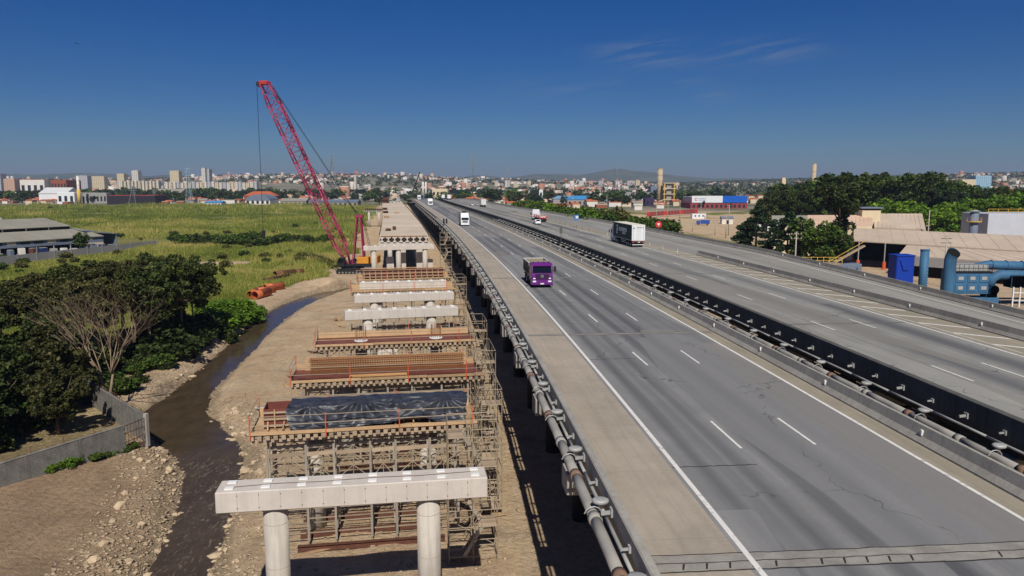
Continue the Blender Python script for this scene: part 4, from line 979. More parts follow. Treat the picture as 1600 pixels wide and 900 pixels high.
def cab(root, mat, yf, w=2.45, h=2.9, depth=1.9, roofbox=None, dark_low=False, emblem=False):
    # cab over engine; yf = y of the front face
    b = yf-depth; W = w/2
    prof = [(b, .75), (yf-1.45, .75), (yf-1.3, .95), (yf-.6, .95), (yf-.45, .42), (yf-.06, .42), (yf, .55), (yf+.02, 1.35), (yf-.06, 1.72), (yf-.34, h-.22), (yf-.55, h-.04), (yf-.8, h), (b+.1, h), (b, h-.1)]
    c = MB().prism(prof, -W, W, 'x', .07).build('cab', mat, root)
    g = .012
    def fq(pts, nm, m, par=c): mb = MB(); mb.add([(x, y, z) for x, y, z in pts], [(0, 1, 2, 3)]); 
    sl = lambda z: yf-.06-(z-1.72)/(h-.22-1.72)*.28+g
    ws = MB(); z0, z1 = 1.72, h-.38
    ws.add([(-W+.12, sl(z0), z0), (W-.12, sl(z0), z0), (W-.2, sl(z1), z1), (-W+.2, sl(z1), z1), (-W+.12, sl(z0)-.03, z0), (W-.12, sl(z0)-.03, z0), (W-.2, sl(z1)-.03, z1), (-W+.2, sl(z1)-.03, z1)], [(0, 1, 2, 3), (0, 4, 5, 1), (1, 5, 6, 2), (2, 6, 7, 3), (3, 7, 4, 0)])
    ws.build('windshield', glass_m, root)
    bar('sun_visor', c, (0, yf-.2, h-.27), (w-.35, .22, .12), mat)
    for s in (-1, 1):
        mb = MB(); x = s*(W+.004); mb.add([(x, yf-1.5, 1.75), (x, yf-.35, 1.72), (x, yf-.6, h-.42), (x, yf-1.5, h-.42), (x-s*.03, yf-1.5, 1.75), (x-s*.03, yf-.35, 1.72), (x-s*.03, yf-.6, h-.42), (x-s*.03, yf-1.5, h-.42)], [(0, 1, 2, 3), (4, 7, 6, 5)])
        mb.build('side_window', glass_m, root)
        hl = MB().cbox(s*(W-.36)-.2, s*(W-.36)+.2, yf-.02, yf+.045, .66, .84, .02).build('headlight', lamp_m, root)
        MB().cbox(s*(W-.36)-.15, s*(W-.36)+.15, yf-.02, yf+.035, 1.02, 1.16, .02).build('headlight', lamp_m, root)
        beam('mirror_arm', root, (s*W, yf-.25, 2.3), (s*(W+.26), yf-.15, 2.3), .05, .05, black_m); MB().cbox(s*(W+.28)-.11, s*(W+.28)+.11, yf-.25, yf-.1, 1.85, 2.5, .03).build('mirror', black_m, root)
        bar('door_handle', c, (s*(W+.012), yf-1.35, 1.45), (.03, .2, .05), black_m); bar('step', root, (s*(W-.08), yf-.95, .55), (.2, .5, .06), chassis_m)
    gr = MB().cbox(-W+.45, W-.45, yf-.02, yf+.035, .98, 1.62, .02).build('grille', black_m, root)
    for k in range(4): bar('grille_bar', gr, (0, yf+.045, 1.08+k*.15), (w-1.05, .02, .035), mat)
    if emblem:
        mb = MB(); n = 20
        for i in range(n):
            a, b2 = 2*math.pi*i/n, 2*math.pi*(i+1)/n; mb.add([(rr*math.cos(q), yf+.06, 1.36+rr*math.sin(q)) for rr, q in ((.12, a), (.16, a), (.16, b2), (.12, b2))], [(0, 1, 2, 3)])
        for a, b2 in (((-.075, 1.44), (0, 1.27)), ((.075, 1.44), (0, 1.27)), ((-.03, 1.45), (.0, 1.38)), ((.03, 1.45), (.0, 1.38))): mb.tube((a[0], yf+.06, a[1]), (b2[0], yf+.06, b2[1]), .013, n=4)
        mb.build('front_emblem', steel_grey, gr)
    MB().cbox(-W, W, yf-.05, yf+.09, .34, .6, .04).build('bumper', mat if not dark_low else chassis_m, root); bar('number_plate', root, (0, yf+.1, .5), (.42, .02, .15), plate_m)
    if roofbox: MB().prism([(b+.05, h), (yf-.75, h), (yf-.95, h+.25), (b+.35, h+roofbox), (b+.05, h+roofbox)], -W+.1, W-.1, 'x', .05).build('roof_fairing', mat, root)
    return c
def axles(root, ys, w=2.3, dual=()):
    for y in ys:
        for s in (-1, 1):
            wheel(root, s*(w/2-.14), y)
            if y in dual: wheel(root, s*(w/2-.44), y)
        tube('axle', root, (-w/2+.2, y, .5), (w/2-.2, y, .5), .07, chassis_m)
def frame_rails(root, y0, y1):
    for s in (-1, 1): bar('chassis_rail', root, (s*.4, (y0+y1)/2, .92), (.1, y1-y0, .26), chassis_m)
def place(o, t, off, away): o.location = rpos(off, t, deck_z(t)+.004); o.rotation_euler = (0, 0, rang(t)+(0 if away else math.pi))
def rt(px, py, z=DZ):                       # road coordinates of a pixel on the deck
    p = at_z(px, py, z); t = p.y
    for _ in range(6):
        q = rpos(0, t); d = rdir(t); t += (p-Vector((q.x, q.y, p.z))).dot(d)
    q = rpos(0, t); d = rdir(t); off = (p.x-q.x)*d.y-(p.y-q.y)*d.x; return t, off
# purple tipper --------------------------------------------------------
def tipper():
    r = thing('tipper_truck', 'purple tipper truck with an empty open body driving towards the camera', 'truck'); yf = 3.6
    cab(r, purple, yf, 2.5, 2.85, 1.85, emblem=True); frame_rails(r, -3.6, 3.2); axles(r, (2.3, -1.5, -2.85), dual=(-1.5, -2.85))
    for x in (-.9, -.3, .3, .9): bar('roof_lamp', r, (x, yf-.95, 2.9), (.18, .1, .09), black_m)
    t = MB(); y0, y1, zb, zt = -3.8, 1.55, 1.35, 2.72
    bed = MB().box(-1.2, 1.2, y0, y1, zb-.12, zb).build('tipper_body', tipper_m, r)
    for s in (-1, 1):
        MB().prism([(s*1.14, zb), (s*1.22, zb), (s*1.3, zt), (s*1.22, zt)], y0, y1, 'y').build('side_wall', tipper_m, bed); bar('top_rail', bed, (s*1.27, (y0+y1)/2, zt+.03), (.12, y1-y0+.1, .09), dirty_white)
        for k in range(6): bar('rib', bed, (s*1.28, y0+.4+k*.9, 2.05), (.08, .08, 1.3), black_m)
    MB().box(-1.22, 1.22, y1-.06, y1, zb, zt+.25).build('headboard', tipper_m, bed); MB().box(-1.22, 1.22, y0, y0+.06, zb, zt).build('tailgate', tipper_m, bed); bar('top_rail', bed, (0, y0, zt+.03), (2.5, .1, .09), dirty_white)
    for s in (-1, 1): bar('mudguard', r, (s*1.05, -2.2, 1.06), (.4, 2.7, .05), black_m); bar('fuel_tank', r, (s*.95, .3, .75), (.5, 1.1, .5), chassis_m); bar('side_guard', r, (s*1.15, -.1, 1.15), (.04, .9, .5), purple)
    return r
t, o = rt(841, 450); tr = tipper(); place(tr, t+3.6, 1.95, False)
# box trucks -----------------------------------------------------------
def box_truck(label, cabm, boxm, L=8.0, bh=3.6, roofbox=.55, away=False, name='box_truck', bw=2.55, three=True):
    r = thing(name, label, 'truck'); yf = L/2; cab(r, cabm, yf, 2.4, 2.75, 1.8, roofbox); frame_rails(r, -L/2+.3, L/2-.4)
    axles(r, (yf-1.3, -L/2+1.6)+((-L/2+2.9,) if three else ()), dual=(-L/2+1.6, -L/2+2.9))
    y0, y1 = -L/2, yf-2.0; b = MB().cbox(-bw/2, bw/2, y0, y1, 1.1, bh, .04).build('cargo_box', boxm, r)
    for s in (-1, 1):
        for k in range(int((y1-y0)/1.2)): bar('box_rib', b, (s*(bw/2+.006), y0+.6+k*1.2, (1.1+bh)/2), (.02, .04, bh-1.25), boxm)
        bar('tail_light', r, (s*1.0, y0-.03, .95), (.3, .06, .12), red_lamp); bar('door', b, (s*bw/4, y0-.012, (1.1+bh)/2), (bw/2-.06, .03, bh-1.25), boxm)
        bar('side_guard', r, (s*1.15, 0, .75), (.04, 2.2, .25), steel_grey)
    bar('rear_bumper', r, (0, y0+.05, .62), (2.3, .1, .14), chassis_m); bar('number_plate', r, (0, y0-.02, .85), (.4, .03, .14), plate_m)
    return r
a = box_truck('white cab box truck with a grey cargo box, nearer of the oncoming white trucks', white_body, grey_body, 8.2, 3.75, .95); t, o = rt(723, 353.5); place(a, t+4, 1.95, False)
bar('roof_unit', a, (0, .4, 3.95), (1.2, .7, .36), black_m)
a = box_truck('white oncoming truck further back with a low nose and tall white box', white_body, white_body, 9, 3.9, .9); t, o = rt(672, 321.5); place(a, t+4, 1.9, False)
a = box_truck('small white oncoming lorry farthest back on the shoulder side lane', white_body, dirty_white, 8, 3.6, .7); t, o = rt(658, 311.5); place(a, t+4, 1.9, False)
navy = paint('navy_paint', S(40, 52, 96)); a = box_truck('dark blue oncoming lorry far back beside the white ones', navy, navy, 8, 3.4, .5); t, o = rt(667, 310); place(a, t+4, 5.4, False)
a = box_truck('white boxed lorry seen from behind beside the silver car', white_body, dirty_white, 9.5, 4.1, .6, True); t, o = rt(765, 323.5); place(a, t+4, 28.2, True)
orange_v = paint('orange_lorry', S(214, 104, 52))
for px, py, m, lb in ((711, 312, white_body, 'small white lorry seen from behind far along the far carriageway'), (703, 310.5, orange_v, 'orange lorry seen from behind far along the far carriageway'), (696, 309.5, white_body, 'tiny white lorry farthest along the far carriageway')):
    a = box_truck(lb, white_body, m, 9, 3.9, .5, True); t, o = rt(px, py); place(a, t+4, 24.2 if px != 703 else 28.2, True)
# articulated lorry with the dark curtain side -----------------------------------------
def artic():
    r = thing('curtain_side_lorry', 'articulated lorry with dark green curtain side and white rear doors', 'truck'); y0 = 0.0; L = 13.6
    yf = L+2.6; bw = 2.6; zb, zt = 1.25, 4.2
    cab(r, white_body, yf, 2.48, 2.95, 2.2, .85); frame_rails(r, .2, yf-.5); axles(r, (yf-1.4, yf-4.6, yf-5.9, 1.4, 2.65, 3.9), dual=(yf-4.6, yf-5.9))
    box = MB().box(-bw/2+.02, bw/2-.02, .02, L, zb, zt-.03).build('trailer_body', dirty_white, r)
    MB().box(-bw/2-.01, bw/2+.01, 0, L+.02, zt-.03, zt+.05).build('trailer_roof', mk('roof_sheet', S(232, 224, 204), .6, .08, .6, 0), box)
    for s in (-1, 1):
        mb = MB(); n = 70; rg = []                       # curtain with its folds
        for i in range(n+1):
            y = .12+(L-.24)*i/n; x = s*(bw/2+.012+.012*math.sin(i*1.9)); rg.append([(x, y, zb+.1), (x+s*.004, y, (zb+zt)/2), (x, y, zt-.04), (x-s*.02, y, zt-.04), (x-s*.02, y, zb+.1)])
        cu = mb.loft(rg).build('curtain', tilt_g, r)
        rot = (math.pi/2, 0, -math.pi/2 if s < 0 else math.pi/2)
        # the lettering on the curtain
        text('SUPERIOR', cu, (s*(bw/2+.034), L*.46, 2.98), 1.15, steel_w, rot, 1.1); text('LOGISTICS', cu, (s*(bw/2+.034), L*.40 if s < 0 else L*.54, 2.32), .5, steel_w, rot, .95)
        e = MB()
        for (ya, za, yb, zb2) in ((0, 1.5, 1.0, 1.5), (1.0, 1.5, 1.0, .85), (1.0, .85, .15, .85), (0, 1.5, 0, 1.0), (0, .6, .9, .6), (0, .6, 0, 0), (0, 0, .8, 0), (.9, .62, .6, .25)):
            p0 = (s*(bw/2+.036), L*.80-ya*s*-1*.95 if s < 0 else L*.2-ya*.95, 2.15+za*1.0); p1 = (s*(bw/2+.036), L*.80-yb*s*-1*.95 if s < 0 else L*.2-yb*.95, 2.15+zb2*1.0)
            dy, dz = p1[1]-p0[1], p1[2]-p0[2]; l = math.hypot(dy, dz); ny, nz = -dz/l*.13, dy/l*.13
            e.add([(p0[0], p0[1]-ny, p0[2]-nz), (p0[0], p0[1]+ny, p0[2]+nz), (p1[0], p1[1]+ny, p1[2]+nz), (p1[0], p1[1]-ny, p1[2]-nz)], [(0, 1, 2, 3)])
        e.build('side_emblem', steel_w, cu)
        bar('side_guard', r, (s*1.18, 6.3, .95), (.04, 3.4, .12), steel_grey); bar('side_guard', r, (s*1.18, 6.3, .62), (.04, 3.4, .12), steel_grey)
        d = MB().cbox(s*bw/4-bw/4+.02, s*bw/4+bw/4-.02, -.05, .02, zb, zt-.05, .015).build('rear_door', white_body, r)
        for xx in (.3, .98): tube('door_rod', d, (s*xx, -.075, zb+.05), (s*xx, -.075, zt-.1), .022, steel_grey)
        for zz in (1.7, 2.5, 3.4): bar('hinge', d, (s*1.26, -.07, zz), (.08, .05, .07), steel_grey)
        bar('tail_light', r, (s*1.02, -.08, 1.02), (.4, .06, .16), red_lamp); bar('mud_flap', r, (s*1.0, .55, .55), (.5, .03, .5), black_m)
    rot = (math.pi/2, 0, 0); dk = black_m
    text('SUPERIOR', r, (.3, -.06, 3.72), .3, dk, rot, 1.05); bar('rear_emblem', r, (-.92, -.058, 3.7), (.34, .01, .06), dk); bar('rear_emblem', r, (-.95, -.058, 3.52), (.3, .01, .1), dk); bar('rear_emblem', r, (-.76, -.058, 3.6), (.05, .01, .22), dk)
    bar('light_board', r, (0, -.06, 1.08), (2.4, .06, .22), rust); bar('number_plate', r, (.1, -.1, .98), (.42, .03, .16), plate_m); bar('rear_bumper', r, (0, -.02, .5), (2.3, .12, .12), plate_m)
    MB().box(-.6, .6, L+.1, L+.5, 1.3, 1.5).build('fifth_wheel', chassis_m, r); tube('fuel_tank', r, (-1.0, yf-3.9, .75), (-1.0, yf-2.6, .75), .32, steel_grey, 12)
    return r
steel_w = mk('lettering_pale', S(222, 228, 232), .7, .05, 2, 0)
t, o = rt(993, 386.5); ar = artic(); ar.location = rpos(29.0, t, DZ+.004); ar.rotation_euler = (0, 0, rang(t))
# flat bed lorry with red and white frames ---------------------------------------------
def flatbed():
    r = thing('flatbed_lorry', 'flatbed lorry with white cab and red and white load frames', 'truck'); L = 12.0; yf = L+2.4
    cab(r, white_body, yf, 2.45, 2.95, 2.1, .7); frame_rails(r, .2, yf-.5); axles(r, (yf-1.4, yf-4.5, 1.3, 2.5, 3.7), dual=(yf-4.5,))
    red = paint('red_frame', S(196, 60, 52), .5); bed = MB().cbox(-1.28, 1.28, 0, L-.3, 1.15, 1.38, .03).build('flat_bed', rust, r)
    for k in range(7):
        for s in (-1, 1): bar('load_frame', r, (s*1.1, 1.2+k*1.6, 1.82), (.12, .7, .9), red if k % 2 else white_body)
    bar('load_beam', r, (0, 5.5, 1.62), (1.6, 9.8, .45), mk('load_tan', S(176, 160, 140), .8, .2, 1, .1)); bar('rear_panel', r, (0, .0, 1.5), (2.5, .12, .62), red); bar('rear_panel', r, (0, -.02, 1.62), (1.7, .12, .3), dirty_white); bar('rear_bumper', r, (0, .0, .6), (2.4, .15, .5), chassis_m)
    for s in (-1, 1): bar('tail_light', r, (s*1.05, -.05, 1.0), (.3, .06, .16), red_lamp)
    return r
t, o = rt(855, 347); fb = flatbed(); fb.location = rpos(28.3, t, DZ+.004); fb.rotation_euler = (0, 0, rang(t))
# cars -----------------------------------------------------------------
def car(label, m, name='car'):
    r = thing(name, label, 'car'); prof = [(-2.0, .35), (-1.95, .75), (-1.85, .98), (-1.45, 1.42), (-.9, 1.5), (.1, 1.47), (.9, 1.0), (1.75, .86), (2.0, .65), (2.0, .32), (-1.9, .28)]
    b = MB().prism(prof, -.87, .87, 'x', .12).build('body', m, r)
    rw = MB(); rw.add([(-.62, -1.9+.0, 1.0), (.62, -1.9, 1.0), (.56, -1.5, 1.4), (-.56, -1.5, 1.4)], [(0, 1, 2, 3)]); rw.build('rear_window', glass_m, r)
    fw = MB(); fw.add([(-.66, .93, 1.02), (.66, .93, 1.02), (.6, .16, 1.46), (-.6, .16, 1.46)], [(0, 1, 2, 3)]); fw.build('windshield', glass_m, r)
    for s in (-1, 1):
        MB().add([(s*.875, -1.45, .98), (s*.875, .72, 1.0), (s*.83, .1, 1.38), (s*.83, -1.25, 1.38)], [(0, 1, 2, 3)]).build('side_window', glass_m, r)
        bar('tail_light', r, (s*.72, -1.97, .86), (.24, .08, .2), red_lamp); bar('headlight', r, (s*.66, 1.93, .68), (.32, .14, .14), lamp_m); bar('mirror', r, (s*.98, .55, 1.0), (.18, .1, .12), m)
        for y in (-1.3, 1.25): wheel(r, s*.78, y, .31)
    bar('bumper', r, (0, -1.99, .48), (1.5, .1, .2), m); bar('number_plate', r, (0, -2.05, .62), (.4, .02, .13), plate_m); return r
c1 = car('small white car close behind the flatbed lorry', white_body); t, o = rt(847, 351); place(c1, t+2, 24.1, True)
silver = paint('silver_paint', S(176, 178, 180)); c2 = car('small silver car left of the white boxed lorry', silver); t, o = rt(746.5, 322); place(c2, t+2, 24.3, True)
# ------------------------------------------------------------------ crawler crane
def crane():
    cr_red = mk('crane_red', S(158, 50, 82), .5, .18, 1.0, 0, 8, spec=.4, objvar=.05); dk = black_m; yel = mk('crane_yellow', S(206, 142, 52), .5, .15, 1, 0)
    base = at_z(556, 426); r = thing('crawler_crane', 'red lattice boom crawler crane leaning over the grass field', 'crane', base)
    L = lambda p: Vector(p)-base
    grey = mk('crane_track_grey', S(120, 122, 118), .75, .2, 1, .1)
    for s in (-1, 1):
        y = s*2.6
        prof = [(-4.2, .55), (-3.9, .12), (-3.4, 0), (3.4, 0), (3.9, .12), (4.2, .55), (3.9, 1.0), (3.4, 1.15), (-3.4, 1.15), (-3.9, 1.0)]
        tr = MB().prism([(a, b) for a, b in prof], y-.55, y+.55, 'y', .05).build('track', dk, r)
        for k in range(9): MB().tube((-3.3+k*.82, y-.58, .35), (-3.3+k*.82, y+.58, .35), .24, .24, 10).build('road_wheel', grey, tr)
        for k in range(16): bar('track_pad', tr, (-3.5+k*.46, y, 1.17), (.38, 1.15, .06), chassis_m)
    MB().cbox(-2.4, 2.4, -2.1, 2.1, .5, 1.3, .08).build('car_body', dk, r); MB().cbox(2.4, 4.3, -2.0, 1.2, .35, 1.55, .08).build('car_body_weight', grey, r)
    MB().tube((0, 0, 1.3), (0, 0, 1.65), 1.3, 1.3, 20).build('slew_ring', dk, r)
    MB().cbox(-2.6, 4.2, -1.5, 1.5, 1.65, 2.3, .06).build('upper_frame', dk, r)
    cabn = MB().prism([(-3.9, 1.7), (-2.1, 1.7), (-2.1, 3.9), (-3.3, 3.9), (-3.9, 2.9)], -2.6, -1.3, 'y', .06).build('operator_cab', dk, r)
    bar('cab_window', cabn, (-3.0, -2.62, 3.1), (1.3, .03, 1.0), glass_m); bar('cab_window', cabn, (-3.75, -1.95, 3.2), (.03, 1.0, .9), glass_m, (0, R(30), 0))
    for k, (x, z, w, h) in enumerate(((3.9, 2.55, 1.6, .55), (3.9, 3.15, 1.6, .55), (3.9, 3.75, 1.6, .55))): MB().cbox(x-w/2+1.0, x+w/2+1.0, -2.3, 2.3, z-h/2+.1, z+h/2+.1, .06).build('counterweight', yel, r)
    MB().cbox(.6, 3.4, -1.4, 1.4, 2.3, 3.9, .08).build('engine_house', yel, r); bar('exhaust', r, (2.2, .6, 4.3), (.2, .2, .8), dk)
    MB().tube((-.4, -1.0, 2.9), (-.4, 1.0, 2.9), .55, .55, 14).build('winch_drum', dk, r)
    # boom
    foot = Vector((-1.6, 0, 2.2)); tip = L(at_y(414, 131, base.y-2)); ax = (tip-foot).normalized(); side = Vector((0, 1, 0)); side = (side-ax*side.dot(ax)).normalized(); nrm = ax.cross(side)
    if nrm.z < 0: nrm = -nrm
    rot = Matrix.Rotation(R(34), 3, ax); LB = (tip-foot).length
    boom = MB().tube(foot-side*1.0, foot+side*1.0, .25, .25, 10).build('boom', cr_red, r)
    def hw(s): return .35+1.0*min(1, s/5.5) if s < 5.5 else (1.35 if s < LB-4 else .95+.4*(LB-s)/4)
    cs = [(-1, -1), (1, -1), (1, 1), (-1, 1)]
    def P(s, c): h = hw(s); return foot+ax*s+side*c[0]*h+nrm*c[1]*h
    nsec = 7; cuts = [0, 5.5]+[5.5+(LB-10.5)*i/(nsec-2) for i in range(1, nsec-1)]+[LB]
    for i in range(len(cuts)-1):
        a, b = cuts[i], cuts[i+1]
        for c in cs: MB().tube(P(a, c), P(b, c), .15, .15, 8).build('chord', cr_red, boom, True)
        lac = MB(); n = max(3, int((b-a)/1.9))
        for fce in range(4):
            c0, c1 = cs[fce], cs[(fce+1) % 4]
            for k in range(n):
                s0 = a+(b-a)*k/n; s1 = a+(b-a)*(k+1)/n
                A, B = (c0, c1) if k % 2 == 0 else (c1, c0); lac.tube(P(s0, A), P(s1, B), .07, n=5, cap=False); lac.tube(P(s0, c0), P(s0, c1), .06, n=5, cap=False)
        tag(lac.build('lacing', cr_red, boom), kind='stuff')
        for c in cs: lacp = MB().tube(P(b, c)-ax*.2, P(b, c)+ax*.2, .24, .24, 8).build('splice', cr_red, boom)
        if 0 < i: MB().box(-1, 1, -1, 1, -1, 1)
        wk = MB(); q = [P(a, (-.55, .9)), P(b, (-.55, .9)), P(b, (.55, .9)), P(a, (.55, .9))]; wk.add(q, [(0, 1, 2, 3)]); wk.add([v-nrm*.04 for v in q], [(3, 2, 1, 0)]); 
        if i in (1, 2, 3, 4, 5): wk.build('catwalk', mk('catwalk_pink', S(190, 92, 106), .6, .2, 1, 0) if 'catwalk_pink' not in MATS and False else cr_red, boom)
    hd = MB().cbox(-.9, 1.2, -.8, .8, -.4, .45, .08).build('boom_head', mk('crane_head_red', S(178, 58, 52), .5, .12, 1, 0), boom); hd.location = tip+Vector((-.3, 0, .2))
    for y in (-.5, 0, .5): MB().tube(tip+Vector((-1.35, y-.06, -.1)), tip+Vector((-1.35, y+.06, -.1)), .6, .6, 14).build('sheave', dk, boom)
    # A-frame and back mast
    mt = L(at_y(566, 338, base.y)); 
    for y in (-1.1, 1.1):
        beam('gantry_leg', r, (2.2, y, 2.3), mt+Vector((-.3, y*.6, 0)), .28, .28, cr_red); beam('gantry_leg', r, (-.6, y, 2.3), mt+Vector((-1.2, y*.6, -.2)), .24, .24, cr_red)
        tube('gantry_stay', r, (4.4, y, 2.6), mt+Vector((0, y*.6, 0)), .06, dk)
    for k in range(6): u = k/6; A = Vector((2.2, -1.1, 2.3)).lerp(mt+Vector((-.3, -.66, 0)), u); B = Vector((2.2, 1.1, 2.3)).lerp(mt+Vector((-.3, .66, 0)), u+.12); tube('gantry_lacing', r, A, B, .07, cr_red); C = Vector((-.6, -1.1, 2.3)).lerp(mt+Vector((-1.2, -.66, -.2)), u); tube('gantry_lacing', r, A, C, .07, cr_red)
    MB().cbox(-1.6, .2, -.9, .9, -.35, .35, .06).build('gantry_head', cr_red, r).location = mt
    bl = L(at_y(530, 290, base.y))
    for y in (-.5, .5): tube('pendant_line', r, mt+Vector((-1, y, .1)), P(LB-1.0, (y, 1.25)), .05, dk)
    for y in (-.15, .3): tube('pendant_line', r, mt+Vector((-.4, y, .2)), P(LB*.55, (y, 1.0)), .035, dk)
    # hook line and block
    top = tip+Vector((-1.9, 0, -.1)); hk = L(at_y(421, 366, base.y-2)); hk.x, hk.y = top.x, top.y
    for q in (-.12, .12): tube('hoist_line', r, top+Vector((0, q, 0)), hk+Vector((0, q, 1)), .03, dk)
    hb = MB().cbox(-.4, .4, -.25, .25, -.9, .95, .08).build('hook_block', dk, r); hb.location = hk
    MB().path([(0, 0, -.9), (0, 0, -1.4), (.3, 0, -1.75), (0, 0, -2.0), (-.3, 0, -1.8)], [.09, .1, .12, .1, .05], 6).build('hook', dk, hb, True)
crane()
# far black crane over the end of the works and small site vehicles
b = at_z(640, 316.0); fc = thing('mobile_crane', 'small dark crane with raised boom at the far end of the works', 'crane', b)
MB().cbox(-2, 2, -5, 5, .6, 2.0, .1).build('carrier', orange_paint, fc); MB().cbox(-1.3, 1.3, -2, 1, 2, 4, .1).build('upper', steel_grey, fc)
for x in (-1.7, 1.7):
    for y in (-4, -2, 2, 4): wheel(fc, x, y, .6)
tp = at_y(656, 269, b.y)-b; beam('boom', fc, (0, 0, 3), tp, 1.3, 1.3, black_m)
g_paint = paint('green_machine', S(70, 132, 62), .5); p = at_z(585, 337); gv = thing('site_dumper', 'small green dumper standing under the separate pier', 'dumper', (p.x, p.y, hz(p.x, p.y)), R(10))
MB().cbox(-1.2, 1.2, -2.5, .5, 1.0, 2.4, .1).build('skip', g_paint, gv); MB().cbox(-1.1, 1.1, .7, 2.4, .9, 2.9, .12).build('cab', g_paint, gv); bar('windscreen', gv, (0, .66, 2.2), (1.7, .04, .9), glass_m)
for x in (-1.1, 1.1):
    for y in (-1.6, 1.6): wheel(gv, x, y, .6)
# signs on the motorway -------------------------------------------------
red_s = paint('sign_red', S(206, 50, 48), .5); blue_s = paint('sign_blue', S(60, 120, 180), .5); sign_back = mk('sign_back', S(96, 100, 92), .7, .1, 2, 0)
p = rpos(47.6, 190, 7.5); q = at_y(1029, 352, p.y); q.z = max(q.z, 11); ys_ = thing('give_way_sign', 'red edged give way triangle sign beside the dirt lot', 'sign', (q.x, p.y, 7.0))
tube('post', ys_, (0, 0, -1.5), (0, 0, q.z-7.0-.5), .07, sign_back); zc = q.z-7.0
sgn = MB().tube((0, -.05, zc), (0, -.01, zc), .85, .85, 20).build('sign_plate', red_s, ys_); MB().prism([(-.42, zc+.32), (0, zc-.42), (.42, zc+.32)], -.075, -.055, 'y').build('sign_triangle', plate_m, sgn)
p = at_y(901, 341, 214); bs = thing('information_sign', 'small pale blue rectangular sign on the green bank', 'sign', (p.x, p.y, hz(p.x, p.y))); h = max(1.5, p.z-hz(p.x, p.y))
for x in (-.35, .35): tube('post', bs, (x, 0, 0), (x, 0, h+.6), .05, steel_grey)
bar('sign_plate', bs, (0, -.06, h+.2), (1.3, .05, 1.5), blue_s); bar('sign_panel', bs, (.1, -.09, h+.3), (.7, .02, .7), plate_m)
tt, oo = rt(880, 402, DZ); ms = thing('road_sign', 'sign on a post in the median seen from its grey back', 'sign', rpos(17.1, 156, DZ-.4), rang(156)); tube('post', ms, (0, 0, 0), (0, 0, 3.4), .06, sign_back); bar('sign_plate', ms, (0, .05, 2.8), (.6, .04, 1.3), sign_back)
pp_ = rpos(-3.7, 218, DZ+.78); pb = thing('sign_pair', 'pair of dark narrow boards on the near parapet', 'sign', pp_, rang(218))
for x in (-.4, .4): bar('board', pb, (x, 0, .7), (.5, .06, 1.4), black_m)
for k in range(7):
    d = thing('delineator_post', 'small pale flexible post in the gore chevrons', 'post', rpos(32.2-k*.12, 128+k*7.5, DZ+.006), 0, 'gore delineator posts'); MB().tube((0, 0, 0), (0, 0, .75), .05, .035, 8).build('stake', dirty_white, d)
for k in range(7):
    d = thing('delineator_post', 'small dark flexible post far along the gore line', 'post', rpos(31.3-k*.03, 190+k*7, DZ+.006), 0, 'far gore posts'); MB().tube((0, 0, 0), (0, 0, .9), .06, .04, 8).build('stake', sign_back, d)
# ------------------------------------------------------------------ foliage
def leaf_mat(name, c0, c1, c2):
    g = NG(name); v = g.attr('lv', 'Fac'); r = g.objrand()
    c = g.mix(g.ramp(v, .0, .55), c0, c1); c = g.mix(g.ramp(v, .75, 1.0), c, c2); c = g.mix(1.0, c, g.mix(r, (.72, .74, .7, 1), (1.18, 1.15, 1.1, 1)), 'MULTIPLY')
    g.col(c); g.rough(.62, .22)
    tr = g.n('ShaderNodeBsdfTranslucent'); g.L.new(c, tr.inputs['Color']); ms = g.n('ShaderNodeMixShader'); ms.inputs[0].default_value = .22
    out = [n for n in g.N if n.type == 'OUTPUT_MATERIAL'][0]; g.L.new(g.b.outputs[0], ms.inputs[1]); g.L.new(tr.outputs[0], ms.inputs[2]); g.L.new(ms.outputs[0], out.inputs['Surface'])
    return g.m
leaf_dark = leaf_mat('leaf_dark', S(40, 50, 24), S(66, 78, 35), S(104, 108, 54)); leaf_mid = leaf_mat('leaf_mid', S(44, 64, 24), S(78, 100, 38), S(118, 132, 58))
leaf_bright = leaf_mat('leaf_bright', S(62, 92, 22), S(98, 132, 32), S(140, 158, 54)); leaf_olive = leaf_mat('leaf_olive', S(66, 70, 32), S(104, 104, 52), S(140, 134, 76))
leaf_dusky = leaf_mat('leaf_dusky', S(50, 52, 27), S(82, 82, 42), S(122, 114, 68)); leaf_pine = leaf_mat('leaf_pine', S(36, 52, 34), S(58, 78, 50), S(90, 106, 70)); leaf_grass = leaf_mat('leaf_grass', S(80, 98, 36), S(134, 142, 60), S(186, 172, 104))
bark = mk('bark', S(104, 88, 72), .95, .3, 2, .4, 14); bark_pale = mk('bark_pale', S(142, 122, 100), .9, .2, 2, .3, 14)
def leaf_geo(P, size, rng, up=.35, jit=.4):
    n = len(P); d = rng.normal(size=(n, 3)); d[:, 2] = np.abs(d[:, 2])+up; d /= np.linalg.norm(d, axis=1)[:, None]
    a = np.cross(d, rng.normal(size=(n, 3))); a /= np.linalg.norm(a, axis=1)[:, None]; b = np.cross(d, a)
    s = (size*(1-jit+2*jit*rng.random(n)))[:, None] if not hasattr(size, '__len__') else np.asarray(size)[:, None]
    V = np.stack([P-a*s*.5-b*s*.3, P+a*s*.1-b*s*.5, P+a*s*.6+b*s*.1, P-a*s*.1+b*s*.5], 1).reshape(-1, 3)
    return V, np.arange(4*n).reshape(n, 4)
def cloud(centers, radii, per, rng, flat=.75):
    C = np.repeat(np.asarray(centers, float), per, 0); Rr = np.repeat(np.asarray(radii, float), per); n = len(C)
    d = rng.normal(size=(n, 3)); d /= np.linalg.norm(d, axis=1)[:, None]; rr = Rr*(.45+.55*rng.random(n)**.5); d[:, 2] *= flat
    return C+d*rr[:, None]
